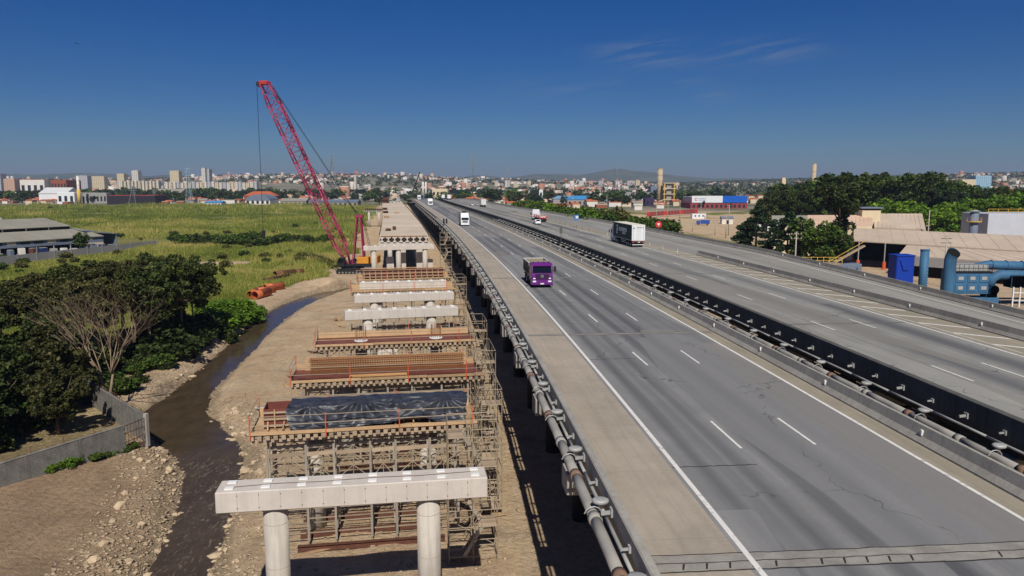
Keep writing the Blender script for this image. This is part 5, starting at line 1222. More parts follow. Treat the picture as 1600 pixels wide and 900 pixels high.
def lobes(n, rx, ry, rz, zc, rng, shell=.6):
    d = rng.normal(size=(n, 3)); d /= np.linalg.norm(d, axis=1)[:, None]; k = shell+(1-shell)*rng.random(n)
    P = d*np.array([rx, ry, rz])*k[:, None]; P[:, 2] += zc; return P
def make_leaves(name, centers, radii, per, size, mat, rng, flat=.75, lump=None):
    P = cloud(centers, radii, per, rng, flat); V, F = leaf_geo(P, size, rng); lv = np.clip(rng.random(len(P))*.8+np.repeat(rng.random(len(centers)), per)*.35-.08, 0, 1)
    return np_mesh(name, V, F, mat, False, {'lv': ('FACE', lv)})
def limbs(mb, h, tips, r0, rng, fork=.35):
    base = Vector((0, 0, -.3)); top = Vector((rng.normal()*.02*h, rng.normal()*.02*h, h*fork)); mb.path([base, base.lerp(top, .5)+Vector((rng.normal()*.01*h, rng.normal()*.01*h, 0)), top], [r0, r0*.8, r0*.65], 8)
    for tp in tips:
        tp = Vector(tp); m = top.lerp(tp, .5)+Vector((0, 0, -.04*h)); mb.path([top-Vector((0, 0, .1)), m, tp], [r0*.42, r0*.24, r0*.07], 5)
def tree_proto(kind, seed):
    rng = np.random.default_rng(seed); mb = MB()
    if kind == 'dense':      # broad dark, 9 m
        C = np.concatenate([lobes(60, 3.5, 3.5, 3.0, 5.4, rng, .35), lobes(22, 4.3, 4.3, 3.5, 5.4, rng, .8)]); Rr = .45+.55*rng.random(82); lm = make_leaves('crown', C, Rr, 115, .3, leaf_dark if seed != 2 else leaf_dusky, rng); limbs(mb, 9, C[::5], .26, rng, .25)
    elif kind == 'umbrella': # thin stems, flat top, 12 m
        C = np.concatenate([lobes(30, 3.5, 3.5, 2.0, 9.6, rng, .3), lobes(14, 2.8, 2.8, 2.0, 6.4, rng, .4), lobes(16, 4.4, 4.4, 2.4, 9.2, rng, .8)]); Rr = .45+.55*rng.random(60); lm = make_leaves('crown', C, Rr, 150, .25, leaf_dusky if seed % 2 else leaf_dark, rng, .7)
        for q in range(2): b0 = rng.normal(size=2)*.25; limbs(mb, 12, C[q::5], .14, rng, .5)
    elif kind == 'mid':      # 12 m, used 150 m off
        C = np.concatenate([lobes(44, 4.2, 4.2, 4.0, 7.6, rng, .4), lobes(18, 5.2, 5.2, 4.6, 7.6, rng, .8)]); Rr = .6+.8*rng.random(62); lm = make_leaves('crown', C, Rr, 90, .48, leaf_mid if seed % 2 else leaf_dark, rng); limbs(mb, 12, C[::6], .32, rng, .3)
    elif kind == 'bright':
        C = np.concatenate([lobes(46, 5.0, 5.0, 3.8, 7.0, rng, .45), lobes(18, 5.9, 5.9, 4.4, 7.0, rng, .8)]); Rr = .7+.8*rng.random(64); lm = make_leaves('crown', C, Rr, 95, .48, leaf_bright, rng); limbs(mb, 11, C[::6], .32, rng, .3)
    elif kind == 'pine':     # conical, 15 m
        C = []; Rr = []
        for k in range(60):
            z = 1.8+12.6*(k/60)**.95; w = 4.4*(1-(z-1.4)/14.4)**.8*(.6+.4*rng.random()); a = rng.random()*6.28; C.append((w*math.cos(a), w*math.sin(a), z)); Rr.append(.75+.55*(1-z/15))
        C = np.array(C); lm = make_leaves('crown', C, Rr, 120, .42, leaf_pine, rng, .5); mb.path([(0, 0, -.3), (.1, 0, 7), (0, .1, 14.6)], [.3, .2, .05], 8)
        for c in C[::4]: mb.path([(0, 0, c[2]-.5), tuple(c)], [.07, .03], 4)
    elif kind == 'tall':     # eucalypt, 24 m, bare lower trunk
        C = np.concatenate([lobes(40, 5.2, 5.2, 5.5, 17.0, rng, .4), lobes(8, 3.2, 3.2, 2, 9.5, rng, .6)]); Rr = 1.2+.9*rng.random(len(C)); lm = make_leaves('crown', C, Rr, 150, .55, leaf_pine if seed % 2 else leaf_dark, rng); limbs(mb, 24, C[::5], .42, rng, .45)
    elif kind == 'far':      # 12 m, seen from 600 m and more
        C = lobes(18, 4.6, 4.6, 4.0, 6.6, rng, .5); Rr = 1.6+1.0*rng.random(18); lm = make_leaves('crown', C, Rr, 26, 1.3, (leaf_dark, leaf_mid, leaf_pine)[seed % 3], rng); mb.path([(0, 0, -1), (0, 0, 6)], [.4, .2], 5)
    elif kind == 'shrub':    # 2.4 m
        C = lobes(26, 1.5, 1.5, 1.0, 1.05, rng, .5); Rr = .5+.35*rng.random(26); lm = make_leaves('crown', C, Rr, 70, .26, (leaf_mid, leaf_bright, leaf_olive, leaf_dark)[seed % 4], rng); mb.path([(0, 0, -.2), (.05, 0, 1.2)], [.07, .03], 5)
    return lm, mb.mesh('trunk', bark_pale if kind in ('umbrella',) else bark, True)
_tp = {}
def tree(kind, seed, x, y, h, label, group, cat='tree', name='tree', z=None, wide=1.0):
    H0 = {'dense': 9, 'umbrella': 12, 'mid': 12.4, 'bright': 11.5, 'pine': 15.2, 'tall': 24, 'far': 11.8, 'shrub': 2.4}[kind]; k = (kind, seed)
    if k not in _tp: _tp[k] = tree_proto(kind, seed)
    s = h/H0; r = thing(name, label, cat, (x, y, hz(x, y) if z is None else z), random.uniform(0, 6.28), group); r.scale = (s*wide, s*wide, s)
    link(bpy.data.objects.new('trunk' if kind != 'shrub' else 'stem', _tp[k][1]), r); link(bpy.data.objects.new('crown', _tp[k][0]), r); return r
# the dark thicket left of the river
for i, (x, y, h, w) in enumerate(((-44, 62, 8.6, 1.0), (-38.3, 62.2, 6.2, .95), (-50.5, 69, 9.6, 1.1), (-46.2, 75.5, 9.2, 1), (-57, 78, 10, 1.1), (-52, 60, 8, 1), (-62, 70, 9.5, 1.2), (-46.5, 54, 7.6, 1.1), (-41.5, 56.5, 6.6, 1.05), (-50, 50, 8, 1.1), (-42.5, 67.5, 8.6, .95), (-55, 66, 9.5, 1.1))):
    tree('dense', 1+i % 3, x, y, h, ('broad dark tree behind the block wall at the left edge', 'lowest dark tree just behind the block wall corner', 'tall broad dark tree left of the bare tree', 'dark tree right behind the bare tree', 'dark tree at the back of the thicket near the grass', 'dark tree by the left edge of the picture above the wall', 'dark tree farthest left in the thicket', 'dark tree right behind the left end of the block wall', 'dark leafy tree inside the compound in front of the taller ones', 'dark tree cut by the left edge of the picture near the wall', 'dark tree left of the bare tree trunk', 'dark tree deep inside the thicket at the left')[i], 'trees of the dark thicket', wide=w)
for i, (x, y, h, w) in enumerate(((-47.5, 85, 11.4, 1.05), (-44, 91, 12.2, 1), (-50.5, 93, 12.3, 1.1), (-43, 97.5, 12.4, .95), (-55, 88, 11, 1.1), (-47, 101, 12.6, 1), (-60, 96, 11, 1.1), (-42.6, 104, 11.2, .85), (-53, 102, 11.8, 1), (-46, 108, 11, .8), (-50, 80, 11, 1.1), (-54, 94, 12, 1.1), (-49, 97, 12.4, 1), (-60, 88, 10.6, 1.1), (-64, 84, 10, 1.1))):
    tree('umbrella', 11+i % 4, x, y, h, 'thin stemmed dark tree with flat crown in the thicket by the river bend', 'slender flat crowned trees', wide=w)
def bare_tree():
    rng = random.Random(3); b = at_z(170, 640); r = thing('bare_tree', 'leafless pale tree with spreading branches behind the block wall', 'tree', (b.x, b.y, hz(b.x, b.y)))
    trunk = MB(); tw = MB(); limbs_ = MB()
    for x0, lean in ((-.12, -.09), (.14, .05)): trunk.path([(x0, 0, -.3), (x0*1.6+lean, 0, 1.6), (x0*2.4+lean*5, .1, 3.4)], [.15, .13, .1], 8)
    def grow(p, d, L, rad, lev):
        q = p+d*L*.5+Vector((rng.gauss(0, .05), rng.gauss(0, .05), rng.gauss(0, .03)))*L; e = q+(d+Vector((rng.gauss(0, .12), rng.gauss(0, .12), .10)))*L*.5
        (limbs_ if lev < 3 else tw).path([p, q, e], [rad, rad*.8, rad*.55], 5 if lev < 3 else 3)
        if lev >= 5 or rad < .008: return
        for k in range(3 if lev < 4 else 2):
            nd = (d+Vector((rng.gauss(0, .55), rng.gauss(0, .55), rng.uniform(-.05, .4)))).normalized(); grow(e if k < 2 else q, nd, L*rng.uniform(.62, .82), rad*.56, lev+1)
    for x0, lean in ((-.28, -.45), (.34, .25)):
        p = Vector((x0+lean*.4, .1, 3.3))
        for k in range(5): grow(p, Vector((rng.uniform(-.75, .75)+lean*.5, rng.uniform(-.6, .6), 1)).normalized(), 3.0, .075, 1)
    trunk.build('trunk', bark_pale, r, True); limbs_.build('limbs', bark_pale, r, True); tag(tw.build('twigs', bark_pale, r), kind='stuff')
bare_tree()
# shrubs
SH = []
def shrubs(pts, label, group, hr=(1.6, 3.0), seeds=(0, 1, 2, 3), z=None):
    for (x, y) in pts: tree('shrub', 20+random.choice(seeds), x, y, random.uniform(*hr), label, group, 'shrub', 'shrub', z, random.uniform(.9, 1.5))
shrubs([(random.uniform(-49, -41.5), random.uniform(108, 128)) for _ in range(16)], 'bushy green shrub on the left bank beyond the thicket', 'shrubs on the left bank', (1.8, 3.4), (0, 1, 1))
shrubs([(random.uniform(-44, -40), random.uniform(74, 106)) for _ in range(16)], 'low dark shrub under the thicket beside the water', 'shrubs under the thicket', (.9, 2.0), (3, 0))
shrubs([(-46+random.uniform(-10, 5), random.uniform(66, 106)) for _ in range(34)], 'dark undergrowth shrub inside the thicket', 'undergrowth of the thicket', (2.0, 4.6), (3,))
shrubs([(-36.5-random.uniform(0, 9)-(60-y)*.5, y) for y in [random.uniform(50, 64) for _ in range(12)]], 'leafy shrub inside the walled compound', 'shrubs inside the compound', (1.6, 3.4), (3, 0, 3))
shrubs([(-33.9+i*.42+random.uniform(-.25, .25), 53.2+i*.78+random.uniform(-.3, .1)) for i in range(9)], 'small bright shrub at the foot of the block wall', 'shrubs at the wall foot', (.5, 1.1), (0, 1))
hed = [at_z(272+i*9.3+random.uniform(-3, 3), 384+random.uniform(-6, 2)) for i in range(27)]
shrubs([(p.x, p.y) for p in hed], 'dark shrub of the long hedge across the grass field', 'hedge across the field', (2.6, 4.4), (3, 0))
sc_ = []
for _ in range(95):
    px, py = random.uniform(-20, 560), random.uniform(326, 440)
    if 100 < py < 380 and px < 180 and py > 336: continue
    p = at_z(px, py)
    if road_off(np.array([p.x]), np.array([p.y]))[0] > -40 or p.y < 110: continue
    sc_.append((p.x, p.y))
shrubs(sc_, 'scattered shrub standing in the tall grass field', 'shrubs in the field', (.8, 2.4), (0, 2, 2, 2))
em = []
for _ in range(112):
    t = random.uniform(236, 420); em.append(tuple(rpos(random.uniform(49, 72), t).xy))
shrubs(em, 'green shrub on the bank beside the far carriageway', 'shrubs on the motorway bank', (3.4, 6.0), (0, 1, 1, 0, 2))
for px, py, h, lb in ((985, 352, 6.5, 'big rounded olive bush at the end of the motorway bank'), (1002, 356, 5.2, 'rounded bush just behind the curtain side lorry'), (958, 349, 4.2, 'bright green bush beside the big olive bush')):
    p = at_y(px, py-2, 246); tree('bright' if px != 985 else 'mid', 5, p.x, p.y, h, lb, 'bank bushes', 'bush', 'bush', hz(p.x, p.y)-h*.28, 1.35)
# trees right of the slip road
for i, (px, Y, top, kind, lb) in enumerate(((1183, 185, 318, 'pine', 'conical dark conifer nearest the dirt lot'), (1234, 178, 326, 'pine', 'blue green conifer right of the first one'), (1268, 172, 338, 'mid', 'round dark tree below the tall eucalypt'), (1209, 210, 340, 'pine', 'small dark conifer between the two larger ones'),
        (1318, 205, 264, 'tall', 'tall dark eucalypt standing in front of the factory'), (1300, 170, 352, 'mid', 'low tree beside the walkway frames'), (1160, 196, 345, 'pine', 'small conifer at the edge of the dirt lot'), (1250, 285, 284, 'tall', 'leafy eucalypt left of the tallest one'))):
    p = at_y(px, top, Y); tree(kind, 31+i % 3, p.x, p.y, max(4, p.z), lb, 'trees right of the slip road', z=0, wide=1.0 if kind != 'pine' else 1.1)
tl = []
for i in range(64):
    px = 1195+i*6.9+random.uniform(-5, 5); Y = random.uniform(290, 400); topy = np.interp(px, [1195, 1250, 1330, 1450, 1500, 1560, 1640], [292, 280, 268, 267, 284, 290, 292])+random.uniform(-2, 15)
    p = at_y(px, topy, Y); tree(('tall', 'mid', 'tall', 'mid')[i % 4], 31+i % 3, p.x, p.y, max(9, p.z), 'dark tree in the belt behind the factory roofs', 'tree belt behind the factory', z=0, wide=random.uniform(.95, 1.25))
for px, py, Y, h, lb in ((1402, 306, 268, 17, 'bright green spreading tree behind the beige roof'), (1572, 300, 270, 18, 'bright green broad tree at the right edge'), (1530, 306, 285, 15, 'bright green tree left of the broad one'), (1460, 318, 262, 12, 'green tree behind the roof edge of the long shed'), (1610, 296, 262, 19, 'bright green crown cut by the right edge of the picture'), (1500, 310, 278, 14, 'olive bright tree behind the round roof stack')):
    p = at_y(px, py, Y); tree('bright', 6, p.x, p.y, max(h, p.z), lb, 'bright trees', z=0, wide=1.2)
for px, by, top, kind, lb in ((800, 318, 294, 'bright', 'round bright tree beside the far carriageway'), (965, 322, 300, 'mid', 'dark round tree right of the blue roofs'), (843, 312, 296, 'mid', 'tree behind the white sign tower'), (868, 314, 303, 'mid', 'small tree in front of the blue roofs'), (1009, 318, 303, 'mid', 'small dark tree near the tall chimney'),
        (1097, 326, 313, 'mid', 'dark tree in front of the red warehouse'), (1121, 325, 312, 'pine', 'slim cypress in front of the red warehouse'), (1142, 326, 318, 'mid', 'small dark tree in the car park'), (650, 303, 296, 'mid', 'dark tree at the vanishing end of the motorway'), (620, 306, 297, 'bright', 'bright tree beyond the end of the new deck')):
    b = at_z(px, by); tp = at_y(px, top, b.y); tree(kind, 32 if kind != 'bright' else 6, b.x, b.y, max(4, tp.z-b.z), lb, 'single trees of the middle distance')
# tree belt along the far side of the field
for i in range(270):
    px = random.choice((random.uniform(-30, 560), random.uniform(130, 430), random.uniform(130, 430), random.uniform(560, 1150))); Y = random.uniform(850, 1250); h = random.uniform(8, 17)
    if px > 560: Y = random.uniform(700, 1300)
    x = (px-800)/FPX*Y
    tree('far', 40+i % 6, x, Y, h, 'distant dark green tree among the houses beyond the field', 'distant trees beyond the field', wide=random.uniform(1, 1.6))
# far woods on the hillsides: one mass
def far_woods():
    rng = np.random.default_rng(5); n = 9500; Y = 1100+3700*rng.random(n)**.8; px = rng.uniform(-500, 2100, n); X = (px-800)/FPX*Y
    m = fbm(X/420, Y/420, 4, 60)+.10*(px > 1050) > .42; X, Y = X[m], Y[m]; Z = height(X, Y, False); C = np.stack([X, Y, Z+4.5], -1)
    P = cloud(C, 5+5*rng.random(len(C)), 10, rng, .55); V, F = leaf_geo(P, 5.5, rng); lv = rng.random(len(P))
    tag(link(bpy.data.objects.new('far_woodland', np_mesh('far_woodland', V, F, leaf_dark, False, {'lv': ('FACE', lv)}))), 'far dark woodland patches on the town hillsides', 'woodland', kind='stuff')
far_woods()
# ------------------------------------------------------------------ tall grass of the field
def grass():
    rng = np.random.default_rng(9); N = 330000; py = 322+ (690-322)*rng.random(N)**1.25; px = rng.uniform(-15, 620, N)
    cy = -(py-450)/FPX; cx = (px-800)/FPX; dy = math.cos(PITCH)+cy*math.sin(PITCH); dz = -math.sin(PITCH)+cy*math.cos(PITCH); t = -CZ/dz; X = cx*t; Y = dy*t
    off = road_off(X, Y); d, side = river_d(X, Y); n = fbm(X/9, Y/9, 4, 20)-.47
    ok = (Y > 74+n*10) & (Y < 760) & (off+n*14 < np.where(Y > 172, -35-n*5, -29)) & np.where((Y < 200) & (X > -80), (d+sst(100, 108, Y)*sst(132, 122, Y)*3.0+n*7 > 8.0) & (side > 0), True)
    ok &= ~((X < -118) & (Y > 195) & (Y < 300) & (X < -122-(254-Y)*.2))
    track = np.exp(-(((Y-205-(X+90)*.10)/6.5)**2))*(X > -110)*(X < -70); ok &= rng.random(N) > track*1.3
    bare = sst(.07, .2, fbm(X/38, Y/22, 4, 77)-.47)*sst(120, 200, Y); ok &= rng.random(N) > bare*.8
    X, Y = X[ok], Y[ok]; Z = height(X, Y); k = len(X); s = .34+Y/400.0; pat = fbm(X/22, Y/30, 4, 41); tall = .6+1.5*sst(.42, .62, pat)
    a = rng.uniform(0, math.pi*2, (k, 3)); hgt = (s*.75*tall)[:, None]*(.6+.8*rng.random((k, 3))); w = s[:, None]*.13*(.7+.6*rng.random((k, 3)))
    lean = rng.uniform(.1, .6, (k, 3)); ox = rng.normal(size=(k, 3))*s[:, None]*.3; oy = rng.normal(size=(k, 3))*s[:, None]*.3
    bx = X[:, None]+ox; by = Y[:, None]+oy; bz = np.repeat(Z[:, None], 3, 1)-.05; la = rng.uniform(0, 6.28, (k, 3))
    p0 = np.stack([bx-np.cos(a)*w, by-np.sin(a)*w, bz], -1); p1 = np.stack([bx+np.cos(a)*w, by+np.sin(a)*w, bz], -1); p2 = np.stack([bx+np.cos(la)*lean*hgt, by+np.sin(la)*lean*hgt, bz+hgt], -1)
    V = np.stack([p0, p1, p2], 2).reshape(-1, 3); F = np.arange(len(V)).reshape(-1, 3)
    dry = sst(.48, .66, fbm(X/55, Y/40, 4, 52)); lv = np.clip((.05+1.5*(pat-.3)+.45*dry)[:, None]+rng.normal(size=(k, 3))*.22, 0, 1).ravel()
    tag(link(bpy.data.objects.new('tall_grass', np_mesh('tall_grass', V, F, leaf_grass, False, {'lv': ('FACE', lv)}))), 'tall yellow green grass covering the field left of the works', 'grass', kind='stuff')
grass()
# ------------------------------------------------------------------ rubble on the river banks
stone_m = mk('rubble_stone', S(192, 170, 140), .9, .22, 1.5, .3, 10, objvar=.25)
def rock_mesh(seed):
    import bmesh
    rng = random.Random(seed); bm = bmesh.new(); bmesh.ops.create_icosphere(bm, subdivisions=1, radius=.5)
    sx, sy, sz = rng.uniform(.8, 1.4), rng.uniform(.7, 1.1), rng.uniform(.45, .8)
    for v in bm.verts: k = rng.uniform(.72, 1.2); v.co = Vector((v.co.x*sx*k, v.co.y*sy*k, v.co.z*sz*k))
    me = bpy.data.meshes.new('rock'); bm.to_mesh(me); bm.free(); me.materials.append(stone_m); return me
RM = [rock_mesh(i) for i in range(8)]
def bank_pts(n, t0, t1, dmin, dmax, side_, seed):
    rng = random.Random(seed); out = []
    seg = [p for p in RIVC if t0 <= p[1] <= t1]
    while len(out) < n:
        i = rng.randrange(len(seg)-1); a, b = seg[i], seg[i+1]; u = rng.random(); x, y, w = a+(b-a)*u; dx, dy = b[0]-a[0], b[1]-a[1]; l = math.hypot(dx, dy) or 1
        dd = w+dmin+(dmax-dmin)*rng.random()**1.6; nx, ny = (-dy/l, dx/l) if side_ > 0 else (dy/l, -dx/l); out.append((x+nx*dd, y+ny*dd))
    return out
rp_ = [(p, 'west') for p in bank_pts(70, 40, 66, -.2, 3.6, 1, 1)]+[(p, 'east') for p in bank_pts(120, 32, 70, -.1, 3.4, -1, 2)]+[(p, 'far') for p in bank_pts(40, 84, 128, .2, 2.6, 1, 3)]
for i, ((x, y), sd) in enumerate(rp_):
    s = random.uniform(.25, .6)+.5*random.random()**5; o = bpy.data.objects.new('rock', RM[i % 8]); link(o); o.location = (x, y, hz(x, y)+s*.12); o.scale = (s,)*3; o.rotation_euler = (random.uniform(-.3, .3), random.uniform(-.3, .3), random.uniform(0, 6.28))
    tag(o, {'west': 'pale broken rock on the left bank below the block wall', 'east': 'pale broken rock on the bank beside the nearest piers', 'far': 'pale rock edging the left bank upstream'}[sd], 'rock', {'west': 'rocks on the near left bank', 'east': 'rocks on the right bank', 'far': 'rocks upstream'}[sd])
def gravel():
    import bmesh
    rng = np.random.default_rng(4); pts = bank_pts(3400, 34, 68, -.2, 4.6, 1, 7)+bank_pts(2400, 30, 74, -.1, 4.2, -1, 8)+bank_pts(700, 76, 150, .1, 3.6, 1, 9)+bank_pts(400, 76, 150, .1, 1.6, -1, 10)
    for f in (FR[1], f2, f3, f4): pts += [tuple(f.w(rng.uniform(-1, 17), rng.uniform(-6, 8)).xy) for _ in range(260)]
    P = np.array(pts); Z = height(P[:, 0], P[:, 1]); base = np.array([v.co[:] for v in RM[0].vertices]); fc = np.array([p.vertices[:] for p in RM[0].polygons]); n = len(P); nv = len(base)
    s = (.07+.22*rng.random(n)**2.8)[:, None, None]; a = rng.uniform(0, 6.28, n); c, sn = np.cos(a), np.sin(a); j = 1+.25*rng.normal(size=(n, nv, 1))
    B = base[None]*j*s; X = B[..., 0]*c[:, None]-B[..., 1]*sn[:, None]+P[:, 0][:, None]; Y = B[..., 0]*sn[:, None]+B[..., 1]*c[:, None]+P[:, 1][:, None]; ZZ = B[..., 2]*.8+Z[:, None]+.03
    V = np.stack([X, Y, ZZ], -1).reshape(-1, 3); F = (fc[None]+(np.arange(n)*nv)[:, None, None]).reshape(-1, 3)
    tag(link(bpy.data.objects.new('rubble', np_mesh('rubble', V, F, stone_m))), 'small pale rubble scattered along both river banks', 'rubble', kind='stuff')
gravel()
# ------------------------------------------------------------------ block wall with its gate
def block_wall():
    bl = mk('concrete_block', S(132, 129, 122), .95, .4, 1.6, .4, 9, streak=.7); mort = mk('mortar', S(104, 100, 94), .95, .2, 1, .2, 9)
    A = Vector((-44.5, 32.0, 0)); B = Vector((-30.9, 58.6, 0)); C = Vector((-30.2, 61.0, 0)); D = Vector((-42.2, 73.2, 0))
    for nm, P, Q, lb in (('near', A, B, 'long grey concrete block wall with barbed wire on its top'), ('far', C, D, 'pale concrete block wall running back to the bare tree')):
        d = (Q-P); L = d.length; r = thing('block_wall', lb, 'wall', (P.x, P.y, 0), math.atan2(d.y, d.x)); H = 2.25
        z0 = min(hz(*(P+d*k/6).xy) for k in range(7))-.3; bar('wall_core', r, (L/2, 0, (z0+H)/2), (L, .13, H-z0), mort)
        n = int(L/.4); mb = MB(); rg = random.Random(4); rows = int((H-z0)/.2)
        for j in range(rows):
            for i in range(n+1):
                x0 = i*.4-(.2 if j % 2 else 0); x1 = x0+.385; x0 = max(0, x0)
                if x1 > L: x1 = L
                if x1-x0 < .05: continue
                e = rg.uniform(-.006, .006); mb.box(x0, x1, -.09+e, .09+e, H-(j+1)*.2+.015, H-j*.2)
        tag(mb.build('blocks', bl, r), kind='stuff')
        MB().cbox(-.02, L+.02, -.12, .12, H, H+.07, .02).build('coping', bl, r)
        for i in range(int(L/2.4)): tube('wire_post', r, (1+i*2.4, 0, H), (1+i*2.4, .1, H+.5), .02, rust)
        for k in range(2): MB().path([(x, .04+.05*math.sin(x*9+k), H+.2+.2*k+.06*math.cos(x*11)) for x in np.arange(.5, L-.3, .3)], .012, 4).build('barbed_wire', wire, r)
    g = thing('gate', 'rusty barred gate at the corner of the block wall', 'gate', (B.x, B.y, hz(B.x, B.y)), math.atan2((C-B).y, (C-B).x)); w = (C-B).length
    for x in np.linspace(.06, w-.35, 8): tube('gate_bar', g, (x, 0, .1), (x, 0, 2.2), .02, rust)
    for z in (.15, .8, 1.5, 2.15): beam('gate_rail', g, (.05, 0, z), (w-.32, 0, z), .05, .05, rust)
    MB().cbox(w-.3, w+.02, -.15, .15, -.3, 2.5, .02).build('gate_post', concrete_old, g)
block_wall()
# ------------------------------------------------------------------ buildings
roof_beige = mk('fibre_cement_roof', S(196, 178, 158), .9, .16, .12, .1, 2); roof_grey = mk('grey_roof', S(150, 146, 132), .85, .16, .15, .1, 3); roof_blue = mk('blue_roof', S(70, 142, 196), .6, .12, .2, .05, 3)
roof_steel = mk('steel_blue_roof', S(112, 122, 138), .6, .14, .15, .05, 3); wall_white = mk('render_white', S(220, 214, 204), .9, .08, .15, .05, 4); wall_cream = mk('render_cream', S(214, 196, 164), .9, .1, .15, .05, 4)
wall_grey = mk('wall_grey', S(158, 154, 150), .9, .15, .2, .1, 4, streak=True); wall_dark = mk('wall_dark', S(44, 38, 46), .8, .2, .2, 0); wall_red = mk('wall_red', S(150, 66, 66), .8, .12, .2, 0); brick_red = mk('brick_wall', S(150, 84, 62), .9, .15, .2, .1, 4)
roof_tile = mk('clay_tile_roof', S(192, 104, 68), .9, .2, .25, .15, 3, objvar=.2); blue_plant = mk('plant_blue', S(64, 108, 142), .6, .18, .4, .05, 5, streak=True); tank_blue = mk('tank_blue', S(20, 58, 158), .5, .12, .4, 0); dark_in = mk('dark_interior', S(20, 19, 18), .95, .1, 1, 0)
yellow_p = mk('yellow_rail', S(214, 178, 84), .7, .15, 1, 0); win_m = NG('window_glass'); win_m.col(S(40, 46, 54)); win_m.rough(.15, .5); win_m = win_m.m
def roof_slab(name, parent, a, b, c, d, mat, th=.25, seams=0):   # a,b lower edge, c,d upper edge (same order round)
    a, b, c, d = map(Vector, (a, b, c, d)); dz = Vector((0, 0, -th)); mb = MB(); mb.add([a, b, c, d, a+dz, b+dz, c+dz, d+dz], [(0, 1, 2, 3), (7, 6, 5, 4), (0, 4, 5, 1), (1, 5, 6, 2), (2, 6, 7, 3), (3, 7, 4, 0)])
    o = mb.build(name, mat, parent)
    if seams:
        n = (b-a).cross(d-a).normalized(); n = n if n.z > 0 else -n
        for k in range(1, seams):
            u = k/seams; p, q = a.lerp(b, u)+n*.04, d.lerp(c, u)+n*.04; beam('roof_seam', o, p, q, .05, .03, mat)
    return o
def wall_quad(name, parent, a, b, z0, z1, mat, th=.2):
    a = Vector((a[0], a[1], 0)); b = Vector((b[0], b[1], 0)); d = (b-a); L = d.length; n = Vector((-d.y, d.x, 0)).normalized()*th/2; mb = MB()
    v = [a-n, b-n, b+n, a+n]; mb.add([(p.x, p.y, z0) for p in v]+[(p.x, p.y, z1) for p in v], [(0, 3, 2, 1), (4, 5, 6, 7), (0, 1, 5, 4), (1, 2, 6, 5), (2, 3, 7, 6), (3, 0, 4, 7)]); return mb.build(name, mat, parent)
# ---- sheds left of the field
def left_sheds():
    ox, oy = -149, 222.0; rz = math.atan2(.87, .49); r = thing('factory_shed', 'grey roofed factory shed with stepped roof at the left edge', 'building', (ox, oy, 0), rz)
    # local x along the wall facing the field, y to the left (away from it)
    X0, X1 = -24, 31
    roof_slab('lower_roof', r, (X0, -.6, 4.6), (X1, -.6, 4.6), (X1, 13, 6.6), (X0, 13, 6.6), roof_grey, .2, 11)
    MB().box(X0, X1-3, 12.9, 13.1, 6.5, 7.6).build('clerestory', dark_in, r); 
    for k in range(8): bar('clerestory_post', r, (X0+3+k*7, 12.8, 7.05), (.3, .2, 1.1), wall_white)
    roof_slab('upper_roof', r, (X0, 12.2, 7.7), (X1-3, 12.2, 7.7), (X1-3, 27, 9.9), (X0, 27, 9.9), roof_grey, .2, 10); roof_slab('upper_roof', r, (X0, 42, 7.7), (X1-3, 42, 7.7), (X1-3, 27, 9.88), (X0, 27, 9.88), roof_grey, .2)
    for k in range(4): MB().tube((X0+8+k*10, 27, 9.7), (X0+8+k*10, 27, 10.6), .9, .5, 10).build('roof_vent', roof_grey, r)
    roof_slab('steel_roof', r, (X1-2.5, 6, 6.2), (X1+9, 6, 4.6), (X1+9, 38, 5.6), (X1-2.5, 38, 8.4), roof_steel, .2, 6)
    wall_quad('wall', r, (X0+13, 0), (X1, 0), 2.6, 4.6, roof_steel); wall_quad('wall', r, (X1, 0), (X1, 13), -.3, 4.5, wall_white); wall_quad('wall', r, (X1+8.8, 6.2), (X1+8.8, 38), -.3, 4.5, roof_steel); wall_quad('wall', r, (X0+13, 11), (X1, 11), -.3, 6.2, dark_in); wall_quad('wall', r, (X0, 40), (X1-3, 40), -.3, 7.8, wall_grey)
    wall_quad('wall', r, (X1-8, .0), (X1, .0), -.3, 2.6, wall_cream)
    for k in range(9): bar('post', r, (X0+13+k*5.2, .1, 1.2), (.25, .25, 3.0), steel_grey)
    for k in range(10): bar('window', r, (X0+15+k*3.9, -.12, 4.0), (2.6, .06, 1.1), win_m if k % 3 else wall_cream)
    # the yard: crates and tanks behind the boundary wall, each its own thing
    cm = (blue_plant, navy, wall_white, rust, wall_grey, roof_steel, dark_in)
    for k in range(17):
        x = X0+6+k*3.1; p = Vector((ox+x*math.cos(rz)+3.2*math.sin(rz), oy+x*math.sin(rz)-3.2*math.cos(rz), 0)); w = random.uniform(1.2, 2.2); h = random.uniform(1.2, 2.6)
        o = MB().cbox(-w/2, w/2, -.8, .8, 0, h, .08).build('yard_container', random.choice(cm)); MB().cbox(-w/2+.1, w/2-.1, -.7, .7, h, h+.12, .03).build('lid', steel_grey, o); o.location = (p.x, p.y, hz(p.x, p.y)); o.rotation_euler = (0, 0, rz+random.uniform(-.2, .2)); tag(o, 'container in the yard along the left factory shed', 'container', 'yard containers')
    A = Vector((-141, 176, 0)); B = Vector((-120.5, 258, 0)); d = B-A; w = thing('boundary_wall', 'long low grey wall between the factory yard and the grass', 'wall', A, math.atan2(d.y, d.x)); L = d.length
    for k in range(14): bar('wall_panel', w, (L*(k+.5)/14, 0, 1.0), (L/14-.06, .18, 2.7), wall_grey)
    for k in range(15): bar('pillar', w, (L*k/14, 0, 1.1), (.3, .3, 2.9), wall_grey)
    tr = Vector((ox+22*math.cos(rz)+3*math.sin(rz), oy+22*math.sin(rz)-3*math.cos(rz), 0)); tree('mid', 33, tr.x, tr.y, 6.5, 'small tree growing in the left factory yard', 'yard trees')
